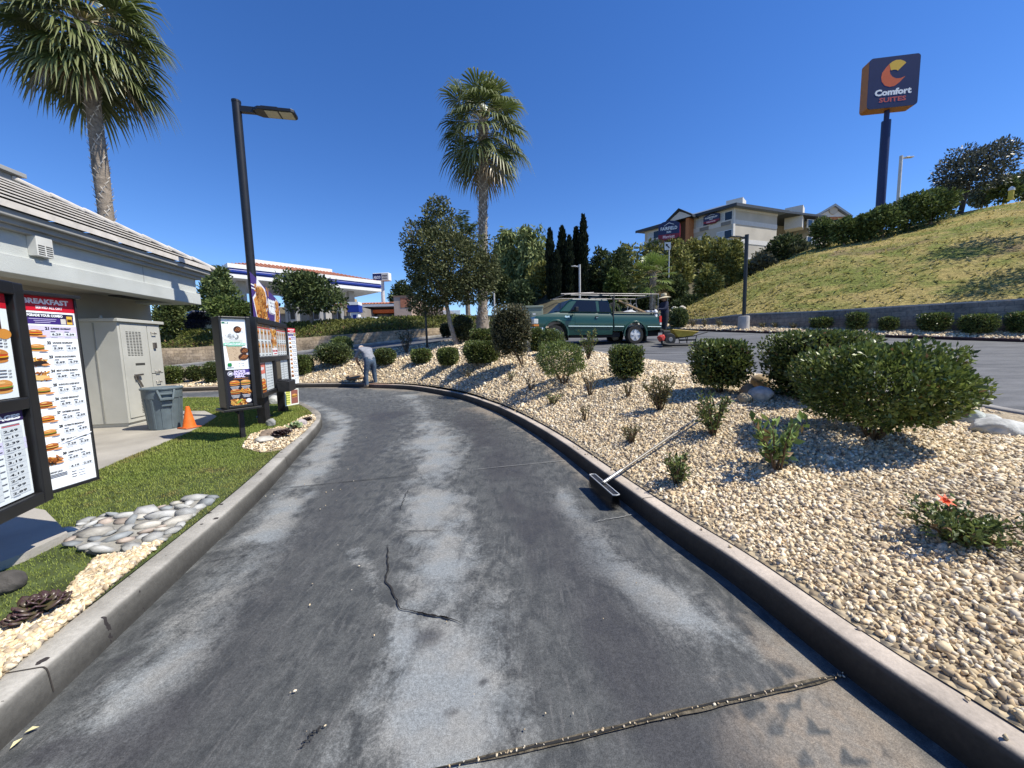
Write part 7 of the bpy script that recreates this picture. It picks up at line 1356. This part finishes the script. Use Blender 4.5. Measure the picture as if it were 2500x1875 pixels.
b.build('roof', m_tilr, t); b = MB(); b.bx(-1.2, w_, -1.0, .6, zz_(750), zz_(744.5)); b.build('awning', mat('awning_grey', (.5, .52, .55), rough=.5), t); b = MB(); b.bx(-3, w_, -.15, .6, zz_(764.5), zz_(756.5)); b.build('orange_band', mat('orange_band', (.75, .14, .02), rough=.5), t)
for q in range(5): b = MB(); x = 1.0+q*1.05; b.bx(x, x+.95, .45, .61, .3, zz_(767)); b.build('window', mat('shop_glass', (.05, .065, .07), rough=.1, spec=.8), t)
a, c = PY(964, 790, 57), PY(1003, 724, 57); t = thing('tower_block', 'pink stucco corner block joined to the right of the orange-banded store', 'building', (a.x, 57, PADZ)); w_ = c.x-a.x; h_ = c.z-PADZ; b = MB(); b.bx(0, w_, 0, 12, 0, h_); b.build('wall', m_pink, t); b = MB(); b.bx(-.1, w_+.1, -.1, 12, h_, h_+.15); b.build('coping', mat('brown_coping', (.2, .13, .1), rough=.8), t); b = MB(); b.bx(w_*.45, w_, -.02, .1, h_*.28, h_*.5); b.build('window', m_gls, t); b = MB(); b.bx(w_*.38, w_*.9, -.03, -.005, h_*.74, h_*.98); b.build('tile_panel', m_tilr, t)
a, c = PY(1003, 790, 60), PY(1082, 748, 60); t = thing('shop_row', 'low beige shop row with a dark porch and a colourful car poster', 'building', (a.x, 60, PADZ)); w_ = c.x-a.x; h_ = c.z-PADZ; b = MB(); b.bx(0, w_, 0, 12, 0, h_); b.build('wall', m_pink, t); b = MB(); b.bx(w_*.25, w_*.72, -.05, .02, h_*.02, h_*.7); b.build('porch', mat('porch_dark', (.10, .08, .07), rough=.9), t); b = MB(); b.bx(w_*.34, w_*.66, -.12, -.06, h_*.1, h_*.46); b.build('poster', mat('peach_poster', (.6, .33, .22), rough=.5), t); b = MB(); b.bx(w_*.46, w_*.62, -.14, -.125, h_*.18, h_*.34); b.bx(w_*.35, w_*.43, -.14, -.125, h_*.2, h_*.38); b.build('poster_car', mat('poster_orange', (.7, .16, .05), rough=.5), t)
t, w_, h_ = at_box('white_fence', 'short white slatted fence right of the shop row', 'fence', 1082, 1124, 757, 772, 52, .2, m_white); b = MB(); [b.bx(-w_/2+i*w_/16, -w_/2+i*w_/16+w_/22, -.05, .05, 0, h_) for i in range(16)]; b.bx(-w_/2, w_/2, -.02, .02, h_*.3, h_*.4); b.build('slats', m_white, t)
a, c = PY(640, 796, 52), PY(872, 758, 52); t = thing('shop_row', 'distant beige and grey shop row seen under the canopy', 'building', (a.x, 52.5, PADZ)); w_ = c.x-a.x; h_ = c.z-PADZ+.6; b = MB(); b.bx(0, w_, 0, 10, 0, h_); b.build('wall', mat('mid_grey_wall', (.24, .22, .2), rough=.9, var=.2, scale=.5), t); b = MB(); b.bx(w_*.1, w_*.95, -.5, .1, h_*.82, h_*1.02); b.build('fascia', mat('tan_fascia', (.52, .38, .2), rough=.8), t)
for q in range(6): b = MB(); b.bx(w_*(.12+.14*q), w_*(.20+.14*q), -.06, .02, h_*.05, h_*.6); b.build('window', m_gls, t)
# ---- parked cars
def car(label, x0, x1, ytop, ybase, Y, col, rz, kind='suv', group='cars parked at the filling station', z0=None, sc=1.):
    zb_ = PADZ if z0 is None else z0; c = PY((x0+x1)/2, ybase, Y); t = thing('parked_car', label, 'car', (c.x, Y, zb_), rz, group); t.scale = (sc,)*3; L_, W_, H_ = (4.7, 1.85, 1.75) if kind == 'suv' else (4.5, 1.75, 1.42); m_ = mat('car_%d%d%d' % tuple(int(q*999) for q in col), col, rough=.25, coat=1., var=.03); r = .35; bz = H_*.56
    b = MB(); pr = [(-L_/2, .35), (-L_/2-.03, .62), (-L_/2+.1, bz-.14), (-L_*.24, bz), (L_*.48, bz), (L_/2, .65), (L_/2-.05, .35), (L_*.30+.40, .30)] + arch(L_*.30, .34, .40) + arch(-L_*.30, .34, .40)[:0] + [(-L_*.30+.40, .30)] + arch(-L_*.30, .34, .40); b.prism(pr, -W_/2, W_/2, XZ()); b.build('body', m_, t, bevel=.05)
    xr = L_*.47 if kind == 'suv' else L_*.40; b = MB(); lo_ = [(-L_*.26, -W_/2+.06), (xr, -W_/2+.06), (xr, W_/2-.06), (-L_*.26, W_/2-.06)]; hi_ = [(-L_*.10, -W_/2+.22), (xr-.25, -W_/2+.22), (xr-.25, W_/2-.22), (-L_*.10, W_/2-.22)]
    b.add([(x, y, bz-.01) for x, y in lo_] + [(x, y, H_) for x, y in hi_], [(3, 2, 1, 0), (4, 5, 6, 7), (0, 1, 5, 4), (1, 2, 6, 5), (2, 3, 7, 6), (3, 0, 4, 7)]); b.build('cabin', m_, t, bevel=.06)
    for sg in (-1, 1):
        b = MB()
        def sd(x, k): q = W_/2-.06-.16*k+.012; return (x, sg*q, bz + (H_-bz)*k)
        b.add([sd(-L_*.20, .12), sd(xr-.25, .12), sd(xr-.38, .82), sd(-L_*.10, .82)], [(0, 1, 2, 3)]); b.build('window', m_gls, t)
    b = MB(); b.add([(-L_*.26+.16*L_*k*.98-.012, sg*(W_/2-.14-.16*k), bz+(H_-bz)*k) for k, sg in ((.1, -1), (.1, 1), (.88, 1), (.88, -1))], [(0, 1, 2, 3)]); b.build('windshield', m_gls, t)
    for sg in (-1, 1):
        b = MB(); b.box((-L_/2+.02, sg*(W_/2-.28), bz-.26), (.12, .4, .16)); b.build('headlight', mat('lamp_lens', None), t, bevel=.03)
        for x in (-L_*.30, L_*.30): wheel(t, x, sg*(W_/2-.11), r, .2, sg)
    b = MB(); b.bx(-L_/2-.04, -L_/2+.05, -W_*.3, W_*.3, .42, .66); b.build('grille', m_blk, t, bevel=.02); return t
car('dark blue estate car parked above the bank left of the poster box', 446, 526, 773, 812, 28.9, (.006, .008, .022), R(52), sc=.92)
car('white car parked right of the blue price placard', 890, 925, 774, 793, 40, (.6, .62, .64), R(60))
car('black car parked before the pink corner block', 978, 1008, 774, 788, 50, (.01, .01, .012), R(80)); car('dark grey car parked before the orange-banded store', 938, 962, 778, 790, 50, (.05, .055, .06), R(75), 'sedan'); car('dark red-brown car parked before the shop row', 1014, 1050, 776, 788, 50, (.03, .012, .012), R(15)); car('silver car half hidden by the central palm trunk', 1138, 1190, 762, 785, 44, (.5, .52, .55), R(30), z0=3.1)
# ================================================================== hotel
HY = 60.
hc = PY(1790, 560, HY); zE = PY(1790, 507, HY).z; mH = mpp(hc); fl_h = 44*mH; th = R(42)
fu = Vector((-.62, .785, 0)).normalized(); gu = Vector((.932, .362, 0))      # left facade direction, right gable direction
def along(dirv, px_):       # distance along dirv from corner so that the point projects on column px_
    k = (px_-CX)/FPX; C = hc-EYE; n_ = _F.y; return (C.x - k*C.y*n_) / (k*dirv.y*n_ - dirv.x)
LL = along(fu, 1574); LR = along(gu, 1887); print('hotel', hc, LL, LR, zE, fl_h)
t = thing('hotel', 'three-storey grey stucco hotel with white bands and a blue-grey roof on the hilltop', 'building', (hc.x, hc.y, zE-3.4*fl_h)); m_hs = mat('hotel_stucco', (.46, .42, .35), rough=.95, var=.12, scale=.35, bump=.2, bscale=6); m_band = mat('hotel_band', (.58, .56, .52), rough=.9, var=.06); m_hr = mat('hotel_roof', (.16, .2, .25), rough=.5, var=.1, metal=.2); m_or = mat('hotel_orange', (.42, .17, .07), rough=.9, var=.1); m_eave = mat('hotel_eave', (.035, .045, .06), rough=.6)  # hotel stucco is one even colour on every wall
zT = 3.4*fl_h; Vz = Vector((0, 0, 1))
def HB(parent, name, m_, o, u, v, x0, x1, z0, z1, d0, d1, **k):
    n_ = u.cross(Vz); n_ = n_ if n_.dot(EYE-hc) > 0 else -n_; b = MB(); P = [o + u*x + n_*d for x in (x0, x1) for d in (d0, d1)]; b.add([(p.x, p.y, z) for p in P for z in (z0, z1)], [(0, 1, 3, 2), (4, 6, 7, 5), (0, 4, 5, 1), (2, 3, 7, 6), (0, 2, 6, 4), (1, 5, 7, 3)]); return b.build(name, m_, parent, **k)
O = Vector((0, 0, 0)); b = MB(); q = [O, fu*LL, fu*LL+gu*LR*1.0, gu*LR]; b.add([(p.x, p.y, 0) for p in q] + [(p.x, p.y, zT) for p in q], [(0, 1, 2, 3), (4, 5, 6, 7), (0, 1, 5, 4), (1, 2, 6, 5), (2, 3, 7, 6), (3, 0, 4, 7)]); b.build('wall', m_hs, t)
for k in (0, 1, 2): z = zT-fl_h*(.86+k*1.0); HB(t, 'band', m_band, O, fu, 0, 0, LL, z, z+fl_h*.24, -.1, .06); HB(t, 'band', m_band, O, gu, 0, -.06, LR, z-.02, z+fl_h*.24, -.1, .065)
HB(t, 'band', m_band, O, fu, 0, 0, LL, zT-.35, zT, -.1, .07); HB(t, 'band', m_band, O, gu, 0, -.07, LR, zT-.35, zT, -.1, .075); HB(t, 'band', m_band, O, gu, 0, -.1, .28, 0, zT-.02, -.1, .1)
# hip roof
b = MB(); e = 1.0; q = [O-fu*e-gu*e, fu*(LL+e)-gu*e, fu*(LL+e)+gu*(LR+e), gu*(LR+e)-fu*e]; rz_ = LR*.24; r1, r2 = fu*(LR*.55)+gu*LR*.5, fu*(LL-LR*.45)+gu*LR*.5
b.add([(p.x, p.y, zT) for p in q] + [(p.x, p.y, zT+.28) for p in q] + [(r1.x, r1.y, zT+rz_), (r2.x, r2.y, zT+rz_)], [(0, 1, 5, 4), (1, 2, 6, 5), (2, 3, 7, 6), (3, 0, 4, 7), (4, 5, 9, 8), (6, 7, 8, 9), (7, 4, 8), (5, 6, 9), (3, 2, 1, 0)]); b.build('roof', m_hr, t); b = MB()
for a_, c_ in ((q[0], q[1]), (q[3], q[0])): b.beam((a_.x, a_.y, zT+.13), (c_.x, c_.y, zT+.13), .12, .42)
b.build('eave', m_eave, t)
def win(o, u, px_, zi, m_ac=True):
    x = along_o(o, u, px_); w_ = 2.3; z = zT-fl_h*(.62+zi); a_ = HB(t, 'window', mat('hotel_frame', (.62, .62, .6), rough=.6), o, u, 0, x-w_/2, x+w_/2, z, z+fl_h*.5, -.1, .08); HB(a_, 'pane', m_gls, o, u, 0, x-w_/2+.1, x-.05, z+.1, z+fl_h*.5-.1, 0, .1); HB(a_, 'pane', mat('curtain_pane', (.45, .47, .47), rough=.3), o, u, 0, x+.05, x+w_/2-.1, z+.1, z+fl_h*.5-.1, 0, .1)
    if m_ac: HB(t, 'air_conditioner', mat('ac_grille', (.2, .19, .17), rough=.7), o, u, 0, x-.9, x+.5, z-.62, z-.1, 0, .12)
def along_o(o, u, px_): k = (px_-CX)/FPX; C = hc+o-EYE; return (C.x - k*C.y*_F.y)/(k*u.y*_F.y - u.x)
for px_, zi in ((1595, 0), (1712, 0), (1763, 0), (1710, 1), (1763, 1), (1596, 1)): win(O, fu, px_, zi+ (0 if px_ > 1 else 0))
# projecting orange bay with gable
x0, x1 = along(fu, 1690), along(fu, 1652); nF = fu.cross(Vz); nF = nF if nF.dot(EYE-hc) > 0 else -nF; BO = nF*1.6
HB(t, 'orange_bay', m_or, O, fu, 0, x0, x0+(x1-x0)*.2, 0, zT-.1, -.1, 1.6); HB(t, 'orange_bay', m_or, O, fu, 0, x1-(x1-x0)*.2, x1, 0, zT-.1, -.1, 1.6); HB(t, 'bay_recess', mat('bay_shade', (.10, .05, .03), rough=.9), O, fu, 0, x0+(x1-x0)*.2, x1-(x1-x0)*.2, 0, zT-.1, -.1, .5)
b = MB(); A_, B_ = fu*(x0-.8)+nF*2.0, fu*(x1+.8)+nF*2.0; Mi = (A_+B_)/2; Bk = -nF*7
b.add([(A_.x, A_.y, zT-.1), (B_.x, B_.y, zT-.1), (Mi.x, Mi.y, zT+1.1)], [(0, 1, 2)]); b.build('gable', m_band, t); b = MB(); 
for a_, c_ in ((A_, Mi), (B_, Mi)):
    za_, zc2 = zT-.25, zT+1.25; b.add([(a_.x, a_.y, za_), (c_.x, c_.y, zc2), (c_.x+Bk.x, c_.y+Bk.y, zc2), (a_.x+Bk.x, a_.y+Bk.y, za_), (a_.x+nF.x*.4, a_.y+nF.y*.4, za_+.35), (c_.x+nF.x*.4, c_.y+nF.y*.4, zc2+.3), (c_.x+Bk.x, c_.y+Bk.y, zc2+.3), (a_.x+Bk.x, a_.y+Bk.y, za_+.35)], [(0, 1, 2, 3), (4, 5, 6, 7), (0, 1, 5, 4), (1, 2, 6, 5), (3, 0, 4, 7)])
b.build('gable_roof', m_eave, t)
for px_, py_ in ((1808, 498), (1958, 517)):
    q = PY(px_, py_, HY+3); b = MB(); b.box((q.x-hc.x+1, q.y-hc.y+3, q.z-t.location.z-.2), (2.4, 2.4, 3.4), Matrix.Rotation(R(-42), 3, 'Z')); b.build('roof_vent', m_band, t)
# set-back right wing
o2 = gu*LR - fu*0; wing0 = gu*LR + fu*4.5; lw = along_o(wing0, gu, 1952); b = MB(); q = [wing0, wing0+gu*lw, wing0+gu*lw+fu*8, wing0+fu*8]; b.add([(p.x, p.y, 0) for p in q] + [(p.x, p.y, zT) for p in q], [(0, 1, 2, 3), (4, 5, 6, 7), (0, 1, 5, 4), (1, 2, 6, 5), (2, 3, 7, 6), (3, 0, 4, 7)]); b.build('wing_wall', m_hs, t)
for k in (0, 1, 2): z = zT-fl_h*(.86+k); HB(t, 'band', m_band, wing0, gu, 0, 0, lw, z, z+fl_h*.24, -.1, .06)
wx = wing0+gu*lw - fu*5.0; l3 = along_o(wx, gu, 1984); b = MB(); q = [wx, wx+gu*l3, wx+gu*l3+fu*12, wx+fu*12]; b.add([(p.x, p.y, 0) for p in q] + [(p.x, p.y, zT) for p in q], [(0, 1, 2, 3), (4, 5, 6, 7), (0, 1, 5, 4), (1, 2, 6, 5), (2, 3, 7, 6), (3, 0, 4, 7)]); b.build('wing_wall', m_hs, t)
for k in (0, 1, 2): z = zT-fl_h*(.86+k); HB(t, 'band', m_band, wx, gu, 0, 0, l3, z, z+fl_h*.24, -.1, .06); HB(t, 'band', m_band, wx, fu, 0, 0, 5, z, z+fl_h*.24, -.1, .06)
for zi in (0, 1): win(wx, gu, 1970, zi); win(wing0, gu, 1914, zi)
b = MB(); q = [gu*LR-fu*.8, wx-fu*.9+gu*(l3+.6), wx+gu*(l3+.6)+fu*13, gu*LR+fu*13]; b.add([(p.x, p.y, zT+.02) for p in q] + [(p.x, p.y, zT+.32) for p in q], [(0, 1, 2, 3), (4, 5, 6, 7), (0, 1, 5, 4), (1, 2, 6, 5), (2, 3, 7, 6), (3, 0, 4, 7)]); b.build('wing_roof', m_eave, t)
ga = PY(1989, 640, HY+16); gb = PY(2055, 640, HY+16); gz = PY(2020, 530, HY+16).z-t.location.z; gt = PY(2026, 508, HY+16).z-t.location.z; ax, ay, bx_, by_ = ga.x-hc.x, ga.y-hc.y, gb.x-hc.x, gb.y-hc.y
b = MB(); b.add([(ax, ay, 0), (bx_, by_, 0), (bx_, by_, gz), (ax, ay, gz), (ax, ay+12, 0), (bx_, by_+12, 0), (bx_, by_+12, gz), (ax, ay+12, gz)], [(0, 1, 2, 3), (4, 5, 6, 7), (0, 3, 7, 4), (1, 2, 6, 5)]); b.build('orange_wing', m_or, t); mx_ = ax*.45+bx_*.55; b = MB(); b.add([(ax-.3, ay-.1, gz), (bx_+.3, by_-.1, gz), (mx_, ay-.1, gt)], [(0, 1, 2)]); b.build('gable', m_band, t)
b = MB(); b.add([(ax-1, ay-.6, gz-.3), (mx_, ay-.6, gt+.2), (bx_+1, by_-.6, gz-.3), (ax-1, ay+12, gz-.3), (mx_, ay+12, gt+.2), (bx_+1, by_+12, gz-.3), (ax-1, ay-.6, gz+.1), (mx_, ay-.6, gt+.65), (bx_+1, by_-.6, gz+.1)], [(0, 1, 4, 3), (1, 2, 5, 4), (0, 1, 7, 6), (1, 2, 8, 7)]); b.build('gable_roof', m_hr, t); b = MB(); b.lathe([(0, 0), (.8, 0), (.8, -.15), (0, -.15)], 16, (mx_, ay-.12, gz+1.2), 1); b.build('round_vent', m_hs, t)
for k in (.3, .75): b = MB(); x = ax+(bx_-ax)*k; b.bx(x-.9, x+.9, ay-.08, ay+.05, gz-3.4, gz-.6); b.build('window', m_gls, t)
# hotel signs
def inn_sign(p, w_, h_, deep, parent, rz, name='panel'):
    X = Matrix.Rotation(rz, 4, 'Z') @ frame((p[0], p[1], p[2]), (1, 0, 0), (0, 0, 1)) if not isinstance(p, Matrix) else p
    b = MB(X); out = [(-w_/2, -h_*.38), (-w_*.2, -h_*.5), (w_*.2, -h_*.5), (w_/2, -h_*.38), (w_/2, h_*.32), (w_*.3, h_*.44), (0, h_*.5), (-w_*.3, h_*.44), (-w_/2, h_*.32)]; b.prism(out, -deep, 0); c = b.build(name, m_dblue, parent)
    b = MB(X); b.prism([(-w_/2-.01, -h_*.37), (-w_*.2, -h_*.505), (w_*.2, -h_*.505), (w_/2+.01, -h_*.37), (w_/2+.01, -h_*.2), (-w_/2-.01, -h_*.2)], -deep+.005, .015); b.build('red_base', mat('maroon_sign', (.22, .012, .03), rough=.4), parent)
    pr = Print(X @ Matrix.Translation((0, 0, .02))); pr.txt('FAIRFIELD', 0, h_*.02, h_*.16, WHT, 4, w_*.78, .02, 'c'); pr.txt('INN', 0, -h_*.14, h_*.1, WHT, 4, w_*.2, .02, 'c'); pr.txt('Marriott', 0, -h_*.40, h_*.15, (240, 200, 205), 8, w_*.56, .03, 'c'); pr.use(fl(WHT))
    pr.pg([(-w_*.24, h_*.22), (0, h_*.36), (w_*.24, h_*.26), (w_*.24, h_*.28), (0, h_*.39), (-w_*.24, h_*.24)], WHT, 4); pr.build('lettering', None, parent, fix=False)
SY = 40; p = PY(1633, 562, SY); k = mpp(p); t2 = thing('hotel_sign', 'blue and maroon hotel sign box on a pole above the olive trees', 'sign', (p.x, SY, p.z-8)); inn_sign((0, 0, 8), 48*k, 46*k, 1.6, t2, R(-24)); b = MB(); b.tube([(0, .6, -1), (0, .6, 7.2)], .25, 10); b.build('pole', m_pole, t2)
b = MB(Matrix.Rotation(R(-24), 4, 'Z')); b.bx(24*k, 24*k+.05, .25, 1.35, 8-14*k, 8+14*k); b.build('red_end', mat('bright_red_end', (.55, .03, .06), rough=.4), t2)
p = PY(1630, 601, 34); k = mpp(p); t2 = thing('arrow_sign', 'small white sign with a black arrow below the hotel sign', 'sign', (p.x, 34, p.z-5)); b = MB(Matrix.Rotation(R(-15), 4, 'Z')); b.bx(-7*k, 7*k, -.04, .04, 5-9*k, 5+9*k); b.build('board', m_white, t2); b = MB(); b.tube([(.2, .15, 0), (.2, .15, 5)], .05, 8); b.build('pole', m_pole, t2)
pr = Print(Matrix.Rotation(R(-15), 4, 'Z') @ frame((0, -.045, 5), (1, 0, 0), (0, 0, 1))); q = 5*k; pr.pg([(-q, q*1.2), (q*.2, q*.9), (-q*.1, q*.5), (q, -q*.8), (q*.6, -q*1.2), (-q*.5, q*.1), (-q*.8, -q*.2)], BLK, 3); pr.build('arrow', None, t2, fix=False)
q = along(fu, 1734); p = hc + fu*q + nF*.5; zS = PY(1734, 533, p.y).z; t2 = thing('hotel_sign', 'small blue oval hotel sign fixed to the shaded facade', 'sign', (p.x, p.y, zS)); k = mpp((p.x, p.y, zS)); inn_sign(frame((0, 0, 0), -fu, (0, 0, 1)), 28*k/ .75, 23*k, .4, t2, 0)
# ================================================================== tall sign, lamps
D = 29.; pb = PY(2152, 520, D); k = mpp(PY(2180, 200, D)); t = thing('pole_sign', 'tall navy hotel sign with an orange and yellow crescent C on a blue pole', 'sign', pb); 
ctr = PY(2181, 200, D); hz = ctr.z-pb.z; TL, TR, BL_, BR_ = [PY(x, y, D) for x, y in ((2112, 140), (2249, 122), (2106, 274), (2241, 260))]; sw = 3.05; a_ = R(-9)
sw = 3.6; Xs = frame((ctr.x-pb.x, ctr.y-pb.y, hz), (math.cos(a_), math.sin(a_), 0), (0, 0, 1)); sw_ = (TL-BL_).length*.93; wd = sw_*.93; print('sign', pb, ctr, sw_)
def rr(w_, h_, r): 
    o = []
    for (cx, cy, a0) in ((w_/2-r, h_/2-r, 0), (-w_/2+r, h_/2-r, 90), (-w_/2+r, -h_/2+r, 180), (w_/2-r, -h_/2+r, 270)): o += [(cx+r*math.cos(R(a0+i*18)), cy+r*math.sin(R(a0+i*18))) for i in range(6)]
    return o
b = MB(Xs); b.prism(rr(wd, sw_, .22), -.75, -.02); b.build('orange_case', mat('sign_orange_case', (.40, .155, .045), rough=.6, var=.08), t); b = MB(Xs); b.prism(rr(wd, sw_, .22), -.02, .03); b.build('navy_face', m_dblue, t)
b = MB(); hp = hz-sw_/2; c_ = Xs @ Vector((0, 0, -.4)); b.tube([(c_.x, c_.y, hp-1.1), (c_.x, c_.y, hp+.1)], .155, 14); b.build('neck', m_dblue, t); b = MB(); b.tube([(c_.x, c_.y, -3), (c_.x, c_.y, hp-.7)], .27, 20); b.build('pole', m_dblue, t, smooth=True)
pr = Print(Xs @ Matrix.Translation((0, 0, .032))); U = sw_
def crescent(a0, a1, n=26):
    o = []; 
    for i in range(n+1): a = a0+(a1-a0)*i/n; o.append((-.02*U+.215*U*math.cos(a), .165*U+.235*U*math.sin(a)))
    return o
oc = [(.0, .41), (-.10, .36), (-.17, .28), (-.225, .20), (-.24, .11), (-.22, .02), (-.16, -.06), (-.07, -.095), (.02, -.085), (.10, -.03), (.21, .085), (.12, .055), (.04, .06), (-.03, .10), (-.075, .16), (-.085, .22), (-.06, .285)]
pr.pg([(x*U, y*U) for x, y in oc], (222, 104, 56), 2)
yc = [(-.10, .355), (-.05, .395), (.02, .42), (.10, .415), (.17, .38), (.205, .345), (.06, .205), (.04, .225), (-.01, .235), (-.065, .225)]
pr.pg([(x*U, y*U) for x, y in yc], (232, 186, 62), 4)
pr.txt('Comfort', 0, -.25*U, .115*U, (246, 246, 246), 4, .68*U, .05, 'c'); pr.txt('SUITES', 0, -.385*U, .085*U, (206, 92, 84), 4, .50*U, .03, 'c'); pr.build('sign_print', None, t, fix=False)
# lot lamp with concrete footing
lb = PY(1815, 806, 19.2); k = mpp(lb); H_ = PY(1822, 581, lb.y).z-lb.z; print('lotlamp', lb, H_, k)
led_lamp('lamp_post', 'black lot lamp post on a white concrete footing before the hill wall', lb, H_+.14, .085, R(180), .2, 34*k, m_blackp, foot=34*k, footr=12.5*k, tilt=.1)
def far_lamp(label, px_, ybase, ytop, Y, hx, r=.07):
    a = PY(px_, ybase, Y); H_ = PY(px_, ytop, Y).z-a.z; led_lamp('lamp_post', label, a, H_+.12, r, R(0) if hx > 0 else R(180), .25, abs(hx)*mpp(a), m_pole, group='pale far lamp posts', tilt=.05)
far_lamp('white lamp post on the hill crest right of the navy pole sign', 2190, 520, 385, 33, 22, .11); far_lamp('white lamp post rising behind the pickup cab', 1416, 790, 650, 33, -14, .08); far_lamp('short white lamp post right of the palm base', 1208, 780, 714, 40, -8, .08)
# black post under the oak, utility box, hydrant, path rails
b0 = hit(1043, 850); t = thing('black_post', 'slim black post standing left of the oak trunk', 'post', b0); b = MB(); b.tube([(0, 0, -.1), (0, 0, 2.6)], .05, 12); b.build('pole', m_blackp, t, smooth=True); b = MB(); b.lathe([(.1, 0), (.1, .02), (.06, .05)], 12); b.build('base_plate', m_blackp, t)
c = PY(1303, 785, 29); k = mpp(c); t = thing('utility_box', 'pale green electrical box behind the pickup bonnet', 'utility box', c); m_ub = mat('pale_green_box', (.27, .31, .25), rough=.7, var=.1); b = MB(); b.bx(-26*k, 22*k, -.4, .6, -.2, 32*k); b.build('body', m_ub, t, bevel=.03); b = MB(); b.bx(-26*k-.03, 22*k+.03, -.45, .65, 32*k, 37*k); b.build('lid', m_ub, t, bevel=.02); b = MB(); b.bx(-6*k, 18*k, -.425, -.402, 3*k, 22*k); b.build('door', m_ub, t, bevel=.01); b = MB(); b.bx(-3*k, 4*k, -.432, -.427, 15*k, 19*k); b.build('label_plate', m_white, t)
c = hit(2467, 488); k = mpp(c); t = thing('fire_hydrant', 'tiny yellow and white hydrant on the hill crest at the right', 'hydrant', c); b = MB(); b.lathe([(.12, 0), (.12, .05), (.09, .06), (.09, .4), (.11, .41)], 12); b.build('barrel', mat('hydrant_yellow', (.65, .5, .06), rough=.5), t); b = MB(); b.lathe([(.11, .41), (.1, .5), (.04, .58), (0, .6)], 12); b.build('bonnet', m_white, t)
BR('pale boulders at the toe of the hill behind the worker', 1638, 1662, 748, 766, (.5, .47, .4), 71); BR('second pale boulder at the toe of the hill', 1656, 1676, 746, 764, (.5, .46, .38), 72)
# fallen leaves in the lower left corner
for i, (x, y, l) in enumerate([(78, 1782, 'pale yellow fallen leaf nearest the left kerb'), (40, 1815, 'pale yellow fallen leaf in the lower left corner')]):
    p = PZ(x, y, .012); b = MB(); b.add([(-.02, 0, 0), (0, -.009, .006), (.02, 0, .002), (0, .009, .008)], [(0, 1, 2), (0, 2, 3)]); o = b.build('fallen_leaf', mat('dry_leaf', (.55, .5, .28), rough=.7)); o.location = p; o.rotation_euler = (0, 0, .6+i); tag(o, l, 'leaf')
